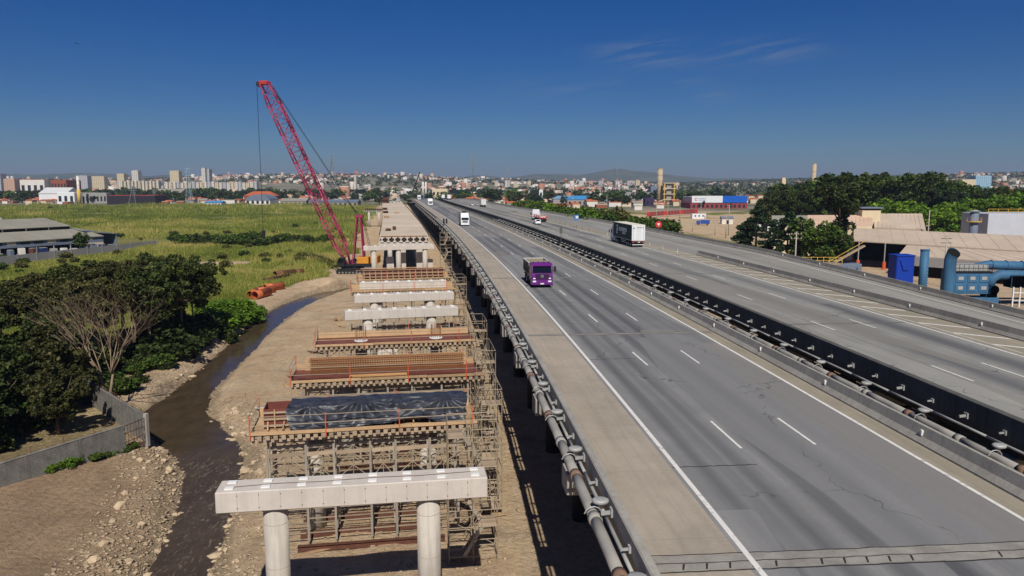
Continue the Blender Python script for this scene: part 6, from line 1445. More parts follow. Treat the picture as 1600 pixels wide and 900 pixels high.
left_sheds()
# ---- factory right of the slip road
def right_factory():
    r = thing('factory', 'long beige roofed factory beyond the slip road', 'building'); e = lambda px, py, Y: at_y(px, py, Y)
    P = lambda px, Y, z: Vector(((px-800)/FPX*Y, Y, z))
    # one long building: ridge, break and eave lines (world heights), running to the right and nearer
    def ln(p0, p1, u): return p0.lerp(p1, u)
    # pixel columns are used only for the left ends; the building then runs straight
    dirn = Vector((.62, -.78, 0)).normalized()*120
    A1 = e(1334, 356, 214); A2 = A1+dirn*.62; B1 = e(1334, 371, 196); B1.z = 6.9; B2 = B1+dirn*.62; C1 = e(1404, 396, 178); C1.z = 4.9; C2 = C1+dirn*.5
    roof_slab('roof', r, B1, B2, A2, A1, roof_beige, .25, 22)
    roof_slab('roof', r, C1, C2, B1.lerp(B2, .62)+Vector((0, 0, -.3)), B1.lerp(B2, .18)+Vector((0, 0, -.3)), roof_beige, .25, 14)
    back = A1+Vector((6, 14, -2.2)); roof_slab('roof', r, back, back+dirn*.62, A2-Vector((0, 0, .02)), A1-Vector((0, 0, .02)), roof_beige, .25)
    wall_quad('wall', r, C1.xy, C2.xy, 2.6, 4.7, wall_grey); wall_quad('wall', r, (C1+Vector((1, 1, 0))).xy, (C2+Vector((1, 1, 0))).xy, -.5, 4.5, dark_in)
    wall_quad('wall', r, (A1+Vector((2, 3, 0))).xy, (A2+Vector((2, 3, 0))).xy, -.5, 8.0, dark_in); wall_quad('wall', r, A1.xy, (A1+Vector((1, 22, 0))).xy, -.5, 7, wall_cream)
    wall_quad('wall', r, (B1+Vector((-1, 8, 0))).xy, (B1+Vector((-9, 12, 0))).xy, -.5, 5.2, wall_cream)
    for k in range(3):
        p = B1.lerp(B2, .02+.09*k); tube('post', r, (p.x, p.y, 0), (p.x, p.y, 6.7), .14, steel_grey, 8); tube('post_guard', r, (p.x, p.y, 0), (p.x, p.y, 2.0), .42, orange_paint, 10)
    # higher hall behind, with its monitor
    u = thing('factory_hall', 'taller beige hall with a raised roof monitor behind the long shed', 'building'); a, b = e(1366, 356, 226), e(1447, 357, 214); a.z = b.z = 8.6; c, d = e(1441, 334, 236), e(1366, 333, 236); c.z = d.z = 12.3
    roof_slab('roof', u, a, b, c, d, roof_beige, .25, 12); roof_slab('roof', u, a+Vector((4, 24, 0)), b+Vector((4, 24, 0)), c-Vector((0, 0, .02)), d-Vector((0, 0, .02)), roof_beige, .25); wall_quad('wall', u, b.xy, (b+Vector((4, 24, 0))).xy, -.5, 8.4, wall_cream); wall_quad('wall', u, a.xy, b.xy, -.5, 8.4, wall_cream)
    m0 = e(1357, 332, 232); MB().cbox(m0.x-2.8, m0.x+2.8, m0.y-2, m0.y+3, 8, 13.6, .06).build('monitor', wall_cream, u); MB().cbox(m0.x-3.4, m0.x+3.4, m0.y-2.6, m0.y+3.6, 14.0, 14.4, .06).build('monitor_roof', roof_steel, u); MB().box(m0.x-2.6, m0.x+2.6, m0.y-1.8, m0.y+2.8, 13.6, 14.0).build('monitor_louvre', dark_in, u)
    a, b = e(1325, 350, 222), e(1363, 350, 220); a.z = b.z = 9.4; c, d = e(1363, 334, 232), e(1325, 334, 232); c.z = d.z = 12.0; roof_slab('roof', u, a, b, c, d, mk('roof_peach', S(206, 176, 152), .9, .12, .2, .05, 3), .25, 6); wall_quad('wall', u, a.xy, b.xy, -.5, 9.2, wall_cream)
    v = thing('factory_annex', 'low peach and grey roofs left of the tall eucalypt', 'building')
    for px0, px1, py0, py1, Y, m in ((1206, 1262, 353, 334, 235, roof_grey), (1262, 1332, 352, 333, 238, MATS['roof_peach'])):
        a, b = e(px0, py0, Y), e(px1, py0, Y); a.z = b.z = 8.2; c, d = e(px1, py1, Y+14), e(px0, py1, Y+14); c.z = d.z = 11.2; roof_slab('roof', v, a, b, c, d, m, .25, 8); wall_quad('wall', v, a.xy, b.xy, -.5, 8.0, wall_cream)
    # grey block and roof stack further right
    g2 = thing('plant_building', 'pale grey block with yellow roof rails right of the round roof stack', 'building'); p = e(1580, 345, 232); MB().cbox(p.x-7, p.x+30, p.y, p.y+14, -.5, 12.4, .1).build('block', mk('block_pale', S(186, 190, 198), .8, .1, .2, 0), g2)
    for k in range(9): bar('rail_post', g2, (p.x-7+k*3, p.y+.3, 13.1), (.12, .12, 1.4), yellow_p)
    for z in (13.1, 13.8): bar('roof_rail', g2, (p.x+6, p.y+.3, z), (26, .1, .1), yellow_p)
    s2 = thing('roof_stack', 'pale round stack with a yellow gallery on the factory', 'chimney', e(1521, 357, 222)*1.0); s2.location.z = 0; MB().tube((0, 0, 0), (0, 0, 13.2), 1.15, 1.15, 16).build('shaft', roof_steel, s2, True); MB().tube((0, 0, 13.5), (0, 0, 13.9), 1.7, .3, 16).build('cowl', steel_grey, s2); MB().tube((0, 0, 10.4), (0, 0, 10.6), 2.0, 2.0, 16).build('gallery', yellow_p, s2)
    for k in range(8): tube('gallery_post', s2, (1.95*math.cos(k*.785), 1.95*math.sin(k*.785), 10.6), (1.95*math.cos(k*.785), 1.95*math.sin(k*.785), 11.7), .05, yellow_p)
    # blue plant in front
    Y = 132
    def b_at(px): return Vector(((px-800)/FPX*Y*.997, Y, 0))
    p = b_at(1413); t = thing('storage_tank', 'deep blue square tank with a sloped hopper front', 'tank', p); MB().cbox(-1.55, 1.55, -1.5, 1.5, 3.4, 9.0, .12).build('tank_body', tank_blue, t); MB().loft([[(-1, -1.56, 8.3), (1.1, -1.56, 8.3), (.5, -1.56, 6.6), (-.4, -1.56, 6.6)], [(-1, -1.7, 8.3), (1.1, -1.7, 8.3), (.5, -1.7, 6.6), (-.4, -1.7, 6.6)]]).build('hopper_panel', tank_blue, t)
    MB().cbox(-1.65, 1.65, -1.6, 1.6, 8.95, 9.2, .05).build('rim', tank_blue, t)
    for x in (-1.3, 1.3):
        for y in (-1.2, 1.2): bar('leg', t, (x, y, 1.7), (.25, .25, 3.4), steel_grey)
    p = b_at(1449); t = thing('flue_pipe', 'straight pale blue flue with a flat top', 'flue', p); MB().tube((0, 0, 0), (0, 0, 10.0), .72, .72, 18).build('shaft', blue_plant, t, True); MB().tube((0, 0, 9.9), (0, 0, 10.05), .8, .8, 18).build('collar', blue_plant, t)
    for k in range(10): bar('ladder_rung', t, (.2, -.8, 2+k*.5), (.4, .04, .04), steel_grey)
    p = b_at(1490); t = thing('flue_pipe', 'blue flue with a slanted open mouth', 'flue', p); n = 18; rg = [[(.98*math.cos(2*math.pi*i/n), .98*math.sin(2*math.pi*i/n), z) for i in range(n)] for z in (0, 4, 8.4)]; rg.append([(.98*math.cos(2*math.pi*i/n)+.3, .98*math.sin(2*math.pi*i/n)-.4, 9.6+.75*math.sin(2*math.pi*i/n)) for i in range(n)]); mb = MB().loft(rg, False); mb.build('shaft', blue_plant, t, True)
    mb = MB(); mb.add([(.93*math.cos(2*math.pi*i/n)+.3, .93*math.sin(2*math.pi*i/n)-.4, 9.5+.7*math.sin(2*math.pi*i/n)) for i in range(n)], [tuple(range(n))]); mb.build('mouth', dark_in, t)
    p = b_at(1527); t = thing('dust_collector', 'boxy blue dust collector with six inspection doors', 'machine', p); MB().cbox(-3.3, 3.3, 0, 4, 2.2, 6.0, .08).build('housing', blue_plant, t)
    for i in range(3):
        for j in range(2): MB().cbox(-2.9+i*2.05, -1.2+i*2.05, -.1, .02, 2.6+j*1.7, 4.0+j*1.7, .04).build('door', blue_plant, t); MB().cbox(-2.5+i*2.05, -1.6+i*2.05, -.17, -.1, 3.0+j*1.7, 3.6+j*1.7, .02).build('door_handle', steel_grey, t)
    MB().cbox(-3.4, 3.4, -.2, 4, 6.0, 6.2, .03).build('platform', black_m, t); MB().cbox(-3.0, 3.0, .5, 3.5, 6.2, 7.3, .05).build('valve_bank', steel_grey, t)
    for k in range(9): bar('rail_post', t, (-3.3+k*.82, -.15, 6.8), (.06, .06, 1.2), black_m)
    for z in (6.8, 7.4): bar('rail', t, (0, -.15, z), (6.7, .06, .06), black_m)
    MB().cbox(-4.2, 4.6, -.6, 3, .2, 1.6, .08).build('skirt', blue_plant, t)
    for x in (-3, 3): bar('leg', t, (x, 2, 1.1), (.3, .3, 2.2), steel_grey)
    p = b_at(1590); t = thing('blue_duct', 'large bent blue duct on white supports at the right edge', 'duct', p)
    def duct(pts, r, nm='duct'): MB().path(pts, r, 14).build(nm, blue_plant, t, True)
    duct([(-6, 2.5, 5.2), (-4.8, 2.5, 6.7), (-3.0, 2.5, 7.1), (9, 2.5, 6.7)], .8); duct([(-3.6, .5, 3.6), (-3.3, .5, 4.9), (-2.0, .5, 5.6), (9, .5, 5.2)], .85)
    for x in (-2.4, .2, 3, 6): MB().tube((x, 2.5, 7.05-.03*x), (x+.12, 2.5, 7.05-.03*x), .9, .9, 14).build('flange', blue_plant, t); MB().cbox(-.6, 8, -.8, 1.5, 3.4, 5.6, .1).build('fan_housing', blue_plant, t); MB().tube((-3.2, .2, 3.0), (-3.2, -.5, 3.0), .8, .8, 16).build('fan', blue_plant, t); MB().cbox(-4.2, -2.2, .2, 1.6, .3, 2.4, .08).build('fan_base', blue_plant, t)
    for x in (-.3, .9, 4): bar('support', t, (x, -1.0, 1.8), (.2, .2, 3.6), white_body)
    for z in (1.2, 2.6): bar('support_rail', t, (2.2, -1.0, z), (5, .12, .12), white_body)
    # walkway frames and low clutter by the barrier
    p = at_y(1322, 386, 150); t = thing('conveyor_frame', 'slanted pale conveyor frame beside the dark shed opening', 'frame', (p.x, p.y, 0))
    beam('conveyor', t, (-4.5, 0, 4.6), (4.0, 1, 9.2), .9, .25, timber_grey); beam('conveyor_rail', t, (-4.5, -.5, 5.6), (4, .5, 10.2), .08, .08, yellow_p)
    for x in (-3.5, -1.5, .5, 2.5): bar('trestle', t, (x, 0, 2.5), (.2, .2, 5.0), blue_plant)
    MB().cbox(-2, 3.6, .5, 3, 2.2, 5.6, .08).build('bin', roof_steel, t)
    p = at_y(1275, 398, 146); t = thing('yellow_gallery', 'platform with yellow railings below the round tree', 'platform', (p.x, p.y, 0)); MB().cbox(-5, 4.5, -1.5, 1.5, 6.0, 6.3, .04).build('deck', timber_grey, t)
    for k in range(9): bar('rail_post', t, (-5+k*1.18, -1.5, 6.9), (.09, .09, 1.3), yellow_p)
    for z in (6.9, 7.5): bar('rail', t, (-.25, -1.5, z), (9.5, .07, .07), yellow_p)
    for x in (-4.5, 0, 4): bar('leg', t, (x, 0, 3), (.3, .3, 6), steel_grey)
right_factory()
# ---- utility poles
pole_m = mk('pole_concrete', S(168, 160, 146), .9, .1, 1, 0)
def pole(px, py_base, py_top, Y=None, lb='', arms=2, grp='utility poles'):
    b = at_z(px, py_base) if Y is None else at_y(px, py_base, Y); z0 = hz(b.x, b.y); tp = at_y(px, py_top, b.y); r = thing('utility_pole', lb, 'pole', (b.x, b.y, z0), 0, grp); h = tp.z-z0
    MB().tube((0, 0, -.3), (0, 0, h), .2, .12, 8).build('pole', pole_m, r, True)
    for k in range(arms): bar('cross_arm', r, (0, 0, h-.5-k*.9), (2.2, .12, .14), bark); [bar('insulator', r, (x, 0, h-.36-k*.9), (.12, .12, .2), dirty_white) for x in (-.95, -.3, .3, .95)]
    return r
for px, b, t, lb in ((1025, 348, 316, 'utility pole left of the red fence'), (1043, 346, 309, 'tall utility pole beside the red fence'), (1062, 342, 313, 'utility pole right of the red fence'), (1134, 372, 334, 'utility pole at the edge of the dirt lot'), (1117, 368, 343, 'short pole in the dirt lot'), (1138, 368, 320, 'tall pole beside the conifers'), (1082, 362, 347, 'short stump pole in the dirt lot'),
                     (895, 327, 304, 'pole by the green bank'), (948, 330, 305, 'pole right of the blue roofs'), (1095, 336, 316, 'pole in front of the big sign')): pole(px, b, t, None, lb)
pole(1243, 396, 362, 150, 'pale pole in front of the conifers'); pole(1478, 392, 369, 158, 'pole with insulators before the beige roof'); pole(1452, 340, 328, 212, 'slim pole on the beige roof edge', 0)
# ---- red fence, dirt lot bits
a = at_z(1010, 341); b = at_z(1090, 335); fn = thing('site_fence', 'red and grey site fence beyond the dirt lot', 'fence', a, math.atan2((b-a).y, (b-a).x)); L = (b-a).length
for k in range(16): bar('fence_panel', fn, (L*(k+.5)/16, 0, 2.4), (L/16-.1, .1, 2.8), wall_red if k % 5 else red_s); bar('fence_post', fn, (L*k/16, 0, 1.6), (.2, .2, 4.0), wall_grey)
bt = paint('blue_van', S(40, 78, 158), .4); p = at_z(1098, 352); v = thing('parked_truck', 'small blue truck parked on the dirt lot', 'truck', (p.x, p.y, 0), R(75)); MB().cbox(-1.2, 1.2, -3.5, 1.2, .8, 2.8, .1).build('cargo_box', bt, v); MB().cbox(-1.1, 1.1, 1.4, 3.2, .6, 2.4, .15).build('cab', bt, v); bar('windshield', v, (0, 3.22, 1.8), (1.8, .04, .7), glass_m)
for x in (-1, 1):
    for y in (-2.3, 2.2): wheel(v, x, y, .45)
p = at_z(1092, 342); v = thing('site_cabin', 'white site cabin behind the blue truck', 'cabin', (p.x, p.y, 0), R(10)); MB().cbox(-5, 4, -1.5, 1.5, 0, 3.2, .08).build('body', white_body, v); [bar('window', v, (x, -1.52, 1.9), (1, .04, .9), win_m) for x in (-3, -.5, 2)]; bar('door', v, (3.2, -1.52, 1.2), (.9, .04, 2), steel_grey)
p = at_z(1135, 350); v = thing('small_shed', 'small grey roofed shed at the back of the dirt lot', 'shed', (p.x, p.y, 0)); MB().cbox(-3, 3, -2, 2, 0, 3, .05).build('wall', wall_white, v); MB().prism([(-2.4, 3), (2.4, 3), (0, 4.2)], -3.3, 3.3, 'x').build('roof', roof_steel, v); bar('door', v, (0, -2.02, 1.1), (1.2, .06, 2.2), win_m)
p = at_z(1196, 362); v = thing('gate_house', 'white gate house with dark arch beside the conifers', 'building', (p.x, p.y, 0)); MB().cbox(-4, 6, -3, 3, 0, 9, .08).build('wall', white_body, v); MB().cbox(-3.2, -.4, -3.06, -2.9, 0, 6.5, .3).build('arch', dark_in, v); bar('door', v, (3, -3.05, 1.5), (1.4, .06, 3), win_m)
# ---- warehouse with the big white and blue sign board
def warehouse():
    Y = 640; p = at_z(1080, 326); Y = p.y; e = lambda px, py: at_y(px, py, Y); a, b = e(1079, 316), e(1168, 316); r = thing('warehouse', 'red warehouse carrying a long white and blue sign board', 'building', (0, 0, 0)); top = e(1100, 306).z; mid = e(1100, 316.7).z
    MB().cbox(a.x, b.x, Y, Y+45, 0, mid-.1, .1).build('wall', wall_red, r); MB().cbox(a.x+3, b.x-2, Y+.8, Y+44, mid-.1, top-1, .1).build('parapet', wall_white, r)
    m = e(1129, 310).x; s1 = MB().cbox(a.x+1, m, Y-.6, Y-.1, mid, top, .05).build('sign_board', white_body, r); MB().cbox(m+.02, b.x-.6, Y-.6, Y-.1, mid, top, .05).build('sign_board', mk('sign_blue_board', S(20, 92, 190), .5, .08, .2, 0), r)
    tx = (a.x+1+m)/2; zz = (mid+top)/2; h = top-mid; bl = MATS['sign_blue_board']; L = m-a.x
    text('COMBATE', s1, (a.x+1+L*.31, Y-.63, zz+h*.08), h*.26, bl, (math.pi/2, 0, 0), 1.0); bar('sign_stroke', s1, (a.x+1+L*.31, Y-.63, zz-h*.12), (L*.22, .02, h*.05), bl)
    mb = MB(); n = 16
    for i in range(n):
        q0, q1 = .4+i/n*5.2, .4+(i+1)/n*5.2; mb.add([(a.x+1+L*.13+rr*math.cos(q), Y-.63, zz+rr*math.sin(q)) for rr, q in ((h*.12, q0), (h*.22, q0), (h*.22, q1), (h*.12, q1))], [(0, 1, 2, 3)])
    mb.build('sign_emblem', red_s, s1)
    for k in range(12): bar('window', r, (a.x+3+k*(b.x-a.x-6)/11, Y-.05, 2.2), (2.2, .1, 2.6), win_m)
warehouse()
# ---- generic building maker
def box_building(name, label, px0, px1, py_base, py_top, mat, dep=20, roof=None, rmat=None, win=None, group=None, Y=None, floors=None, cat='building', zb=None):
    if Y is None: b = at_z((px0+px1)/2, py_base); Y = b.y
    x0, x1 = (px0-800)/FPX*Y*1.0, (px1-800)/FPX*Y*1.0; zt = at_y((px0+px1)/2, py_top, Y).z; z0 = hz((x0+x1)/2, Y)-1 if zb is None else zb
    r = thing(name, label, cat, ((x0+x1)/2, Y, z0), 0, group); w = (x1-x0)/2; h = zt-z0
    if roof == 'gable':
        rh = min(h*.35, dep*.22); MB().box(-w, w, 0, dep, 0, h-rh).build('wall', mat, r); MB().prism([(-.6, h-rh), (dep+.6, h-rh), (dep/2, h)], -w-.5, w+.5, 'x').build('roof', rmat, r)
    elif roof == 'hip':
        rh = h*.35; MB().box(-w, w, 0, dep, 0, h-rh).build('wall', mat, r); mb = MB(); mb.add([(-w-.6, -.6, h-rh), (w+.6, -.6, h-rh), (w+.6, dep+.6, h-rh), (-w-.6, dep+.6, h-rh), (-w*.55, dep/2, h), (w*.55, dep/2, h)], [(0, 1, 5, 4), (1, 2, 5), (2, 3, 4, 5), (3, 0, 4), (3, 2, 1, 0)]); mb.build('roof', rmat, r)
    elif roof == 'arch':
        MB().box(-w, w, 0, dep, 0, h*.45).build('wall', mat, r); n = 10; MB().prism([(w*math.cos(math.pi*i/n), h*.45+h*.55*math.sin(math.pi*i/n)) for i in range(n+1)], -.2, dep, 'y').build('roof', rmat, r)
    else:
        MB().cbox(-w, w, 0, dep, 0, h, .15).build('wall', mat, r); MB().cbox(-w+.6, w-.6, .6, dep-.6, h, h+max(.6, h*.03), .1).build('roof', rmat or mat, r)
    if win:
        nx, nz = win
        for i in range(nx):
            for j in range(nz):
                cx = -w+2*w*(i+.5)/nx; cz = h*(.06+.88*(j+.5)/nz)*(1 if not roof else .62); ww, hh = 2*w/nx*.5, h/nz*.45*(1 if not roof else .62); bar('window', r, (cx, -.03, cz), (ww, .16, hh), win_m)
    return r
BB = box_building
BB('plant_silo', 'grey square silo left of the concrete chimney', 1015, 1024, 312, 291, roof_steel, 12); BB('plant_hall', 'long pale plant hall left of the chimney', 975, 1016, 313, 301, wall_grey, 25, win=(8, 1)); BB('storage_hall', 'orange roofed hall right of the chimney', 1051, 1067, 321, 312, wall_cream, 20, 'gable', roof_tile); BB('storage_hall', 'dark purple hall in front of the chimney', 1007, 1021, 322, 310, mk('wall_purple', S(66, 46, 84), .8, .1, .2, 0), 14, win=(2, 1))
BB('storage_hall', 'long tiled hall behind the orange roof', 1052, 1083, 316, 306, wall_cream, 22, 'gable', roof_tile, (7, 1)); BB('blue_roof_hall', 'hall with wide blue hipped roof', 886, 932, 321, 306, wall_grey, 30, 'hip', roof_blue, (6, 1)); BB('blue_roof_hall', 'smaller pale blue roofed hall behind the first', 864, 900, 318, 306, wall_grey, 24, 'hip', mk('pale_blue_roof', S(120, 158, 190), .6, .1, .2, 0)); BB('blue_roof_hall', 'narrow blue gable right of the wide roof', 930, 950, 321, 310, wall_grey, 16, 'gable', roof_steel)
BB('sign_tower', 'slim white sign tower with blue panel beside the motorway', 842, 848, 318, 297, white_body, 2, win=(1, 2)); BB('toll_building', 'pale flat roofed building at the end of the motorway', 676, 700, 309, 296, wall_cream, 20, win=(4, 2), Y=860); BB('white_hall', 'white hall with sloping ribbed front left of the yellow tower', 66, 108, 312, 293, white_body, 30, 'gable', mk('ribbed_roof', S(206, 206, 204), .7, .06, .3, 0), Y=840); BB('white_block', 'white block with dark sign beside the ribbed hall', 94, 121, 314, 301, white_body, 16, win=(3, 1), Y=830)
BB('dark_hall', 'long black and red hall at the far edge of the field', 171, 246, 321, 306, wall_dark, 30, rmat=wall_red, Y=800); BB('arched_hall', 'pale hall with arched roof by the tiled house', 386, 424, 318, 304, wall_white, 30, 'arch', roof_steel, (5, 1), Y=800); BB('tiled_house', 'long house with orange tiled roof behind the arched hall', 384, 432, 312, 299, brick_red, 18, 'hip', roof_tile, (6, 1), Y=860)
BB('brick_factory', 'red brick and white factory block on the left skyline', 38, 76, 300, 281, wall_white, 40, rmat=brick_red, win=(4, 1), Y=1150); BB('brick_factory', 'dark red brick block beside the white factory', 86, 110, 298, 282, brick_red, 40, win=(5, 2), Y=1160); BB('long_shed', 'long pale canopy beside the yellow tower', 121, 171, 313, 302, wall_grey, 20, Y=850, win=(9, 1)); BB('white_shed', 'low white shed in front of the apartment rows', 246, 285, 302, 295, wall_white, 30, 'gable', roof_grey, Y=950)
BB('blue_shed', 'blue and white shed at the far field edge', 322, 348, 320, 314, white_body, 14, 'gable', roof_blue, (5, 1), Y=790); BB('grey_shed', 'grey long shed right of the crane hook', 440, 480, 318, 310, wall_grey, 18, 'gable', roof_grey, (6, 1), Y=800); BB('grey_shed', 'low grey shed beside the crane boom', 484, 560, 319, 312, wall_grey, 18, 'gable', roof_steel, (10, 1), Y=790)
# towers, chimneys, pylons
def chimney(px, pyb, pyt, wpx, mat, lb, Y, top=None):
    b = at_y(px, pyb, Y); t = at_y(px, pyt, Y); r = thing('chimney', lb, 'chimney', (b.x, Y, 0)); rr = wpx/2*Y/FPX; MB().tube((0, 0, 0), (0, 0, t.z), rr*1.06, rr*.94, 20).build('shaft', mat, r, True); MB().tube((0, 0, t.z), (0, 0, t.z+rr*.25), rr*1.05, rr*1.05, 20).build('rim', mat, r)
    for k in range(1, 6): MB().tube((0, 0, t.z*k/6), (0, 0, t.z*k/6+rr*.1), rr*1.08, rr*1.06, 20).build('ring', mat, r)
    if top: MB().tube((0, 0, 0), (0, 0, t.z*.52), rr*1.3, rr*1.3, 16).build('base_drum', top, r, True)
ch_m = mk('chimney_concrete', S(184, 166, 138), .9, .12, .05, 0, streak=True)
chimney(1030.5, 313, 264, 8.5, ch_m, 'tall round concrete chimney in the middle distance', 800); chimney(1270.5, 300, 256, 6.5, ch_m, 'tall slim concrete chimney above the dark trees', 620); chimney(661, 303, 284, 3, wall_white, 'white twin stack left of the motorway end', 1250); chimney(665.5, 303, 284.5, 3, wall_white, 'second white stack left of the motorway end', 1250); chimney(124, 315, 275, 4, wall_white, 'slim white tower on a yellow drum', 830, yellow_p)
BB('water_tower', 'small beige tower block above the trees', 1218, 1224, 300, 279, wall_cream, 6, Y=700)
def gantry(): # yellow process tower right of the chimney
    b = at_y(1044, 316, 790); t = at_y(1044, 286, 790); r = thing('process_tower', 'yellow process tower with galleries right of the chimney', 'tower', (b.x, 790, 0)); h = t.z
    for x in (-5, 5):
        for y in (-4, 4): bar('leg', r, (x, y, h/2), (.8, .8, h), yellow_p)
    for k in range(1, 5): bar('gallery', r, (0, 0, h*k/4), (12.5, 9.5, .7), wall_cream); bar('tank', r, (0, 0, h*k/4-3), (5, 5, 4), wall_grey)
gantry()
pyl_m = mk('pylon_steel', S(132, 138, 140), .6, .1, 1, 0); pyl_b = mk('pylon_pale', S(160, 184, 190), .6, .1, 1, 0)
def pylon(px, pyt, Y, wpx, lb, mat=None, tel=False):
    mat = mat or pyl_m; t = at_y(px, pyt, Y); z0 = hz(t.x, Y); h = t.z-z0; r = thing('lattice_pylon', lb, 'pylon', (t.x, Y, z0)); w = wpx*Y/FPX/2; q = max(.12, Y/FPX*.3)
    body = MB(); hw = lambda u: w*(1-u)**1.25+w*.12
    n = 9; cs = ((-1, -1), (1, -1), (1, 1), (-1, 1))
    for k in range(n):
        u0, u1 = k/n, (k+1)/n
        for i in range(4):
            c, d = cs[i], cs[(i+1) % 4]; p = lambda u, c: (hw(u)*c[0], hw(u)*c[1], h*u)
            body.tube(p(u0, c), p(u1, c), q, n=4); body.tube(p(u0, c), p(u1, d), q*.6, n=3, cap=False); body.tube(p(u1, c), p(u1, d), q*.5, n=3, cap=False)
    body.build('tower', mat, r)
    for k, zz in enumerate((.78, .88, .97)):
        if tel: MB().tube((0, 0, h*zz-1), (0, 0, h*zz+1.2), w*.7, w*.7, 8).build('antenna_ring', mat, r)
        else: beam('arm', r, (-w*1.1, 0, h*zz), (w*1.1, 0, h*zz), q*1.6, q*2, mat)
pylon(207.5, 291, 800, 11, 'short lattice pylon in front of the dark hall'); pylon(293, 262, 830, 8, 'tall pale lattice mast left of the dark trees', pyl_b); pylon(518, 243, 1900, 9, 'faint tall lattice pylon behind the crane boom'); pylon(740, 238, 1700, 9, 'tall lattice pylon above the motorway'); pylon(795, 263, 1900, 6, 'smaller lattice pylon right of the tall one'); pylon(963.5, 264, 1500, 6, 'telecom mast with antennas on the hill', None, True); pylon(240.5, 296, 900, 5, 'slim mast behind the dark hall')
# ---- apartment rows and towers of the far town
def facade(name, c):
    g = NG(name); sp = g.n('ShaderNodeSeparateXYZ'); g.L.new(g.pos(), sp.inputs[0]); fz = g.math('FRACT', g.math('DIVIDE', sp.outputs[2], 3.0)); fx = g.math('FRACT', g.math('DIVIDE', g.math('ADD', sp.outputs[0], sp.outputs[1]), 4.2))
    wn = g.math('MULTIPLY', g.math('MULTIPLY', g.math('GREATER_THAN', fz, .35), g.math('LESS_THAN', fz, .78)), g.math('MULTIPLY', g.math('GREATER_THAN', fx, .3), g.math('LESS_THAN', fx, .72)))
    g.col(g.mix(g.math('MULTIPLY', wn, .75), c, S(70, 72, 78))); g.rough(.85, .2); return g.m
fac = [facade('facade_white', S(206, 200, 190)), facade('facade_cream', S(206, 190, 156)), facade('facade_grey', S(176, 176, 178)), facade('facade_peach', S(194, 160, 136))]
for i, (p0, p1, pb, pt, m, Y, lb) in enumerate(((271, 285, 296, 267.5, 1, 1700, 'cream apartment tower left of the lattice mast'), (320, 326, 296, 263.5, 0, 1750, 'white half of the tallest apartment tower on the left'), (326.5, 332, 296, 264.5, 2, 1760, 'grey half of the tallest apartment tower on the left'), (212, 222, 296, 267, 0, 1800, 'pale pink apartment tower left of the cream one'),
        (189, 200, 296, 272, 1, 1700, 'cream green tower at the left of the apartment rows'), (0, 9, 300, 272, 2, 1500, 'grey tower at the left edge of the picture'), (13, 30, 300, 280, 3, 1400, 'peach block right of the grey tower'), (128, 143, 298, 275, 2, 1700, 'grey apartment block behind the yellow tower'), (146, 169, 296, 276, 1, 1750, 'cream apartment block with stepped top'))):
    b = BB('apartment_tower', lb, p0, p1, pb, pt, fac[m], 18, Y=Y, group='apartment towers')
for i in range(11): BB('apartment_block', 'pale apartment block in the long row on the left skyline', 192+i*5.6, 196.6+i*5.6, 296, 283+random.uniform(-1.2, 1), fac[i % 2], 12, Y=1450+i*6, group='apartment row left')
for i in range(24): BB('apartment_block', 'pale apartment block in the long row under the hillside', 262+i*6, 267+i*6, 297, 285+random.uniform(-1.5, 1.2), fac[(0, 1, 0, 2)[i % 4]], 12, Y=1480+i*5, group='apartment row right')
for i in range(16): px = random.uniform(700, 1000); BB('apartment_block', 'pale apartment block on the town hill right of the motorway end', px, px+random.uniform(4, 8), 296, 284+random.uniform(-3, 3), fac[i % 4], 14, Y=random.uniform(2000, 2700), group='apartments right of the motorway')
for px, w, t, Y in ((556, 3, 276, 1500), (577, 4, 288, 1500)): BB('apartment_tower', 'slim white tower block left of the far dark crane' if px == 556 else 'slightly wider pale block left of the far dark crane', px, px+w, 300, t, fac[0], 10, Y=Y, group='apartment towers')
BB('office_block', 'pale blue glass office on the right hill', 1517, 1542, 290, 275, facade('facade_blue', S(150, 184, 206)), 25, Y=1500); BB('pale_hall', 'long tan hall on the right hill left of the glass office', 1496, 1518, 292, 281, wall_cream, 30, Y=1450)
# ---- houses
def house_mesh(seed, wm, rm):
    rng = random.Random(seed); w, d, h, rh = rng.uniform(4, 6.5), rng.uniform(4, 6), rng.uniform(3, 6), rng.uniform(1.2, 2.2); wl = MB().box(-w, w, -d, d, -3, h).mesh('wall', wm)
    rf = MB().prism([(-d-.5, h), (d+.5, h), (0, h+rh)], -w-.5, w+.5, 'x').mesh('roof', rm) if seed % 4 else MB().box(-w-.2, w+.2, -d-.2, d+.2, h, h+.5).mesh('roof', rm)
    return wl, rf
wms = (wall_white, wall_cream, wall_grey, brick_red, wall_white); rms = (roof_tile, roof_tile, roof_grey, roof_tile, roof_beige)
HM = [house_mesh(i, wms[i % 5], rms[(i*3) % 5]) for i in range(12)]
def house(x, y, i, label, group):
    r = thing('house', label, 'house', (x, y, hz(x, y)), random.choice((0, 1.57))+random.uniform(-.25, .25), group); s = random.uniform(.6, .95); r.scale = (s, s, s)
    for nm, me in zip(('wall', 'roof'), HM[i % 12]): link(bpy.data.objects.new(nm, me), r)
hi = 0
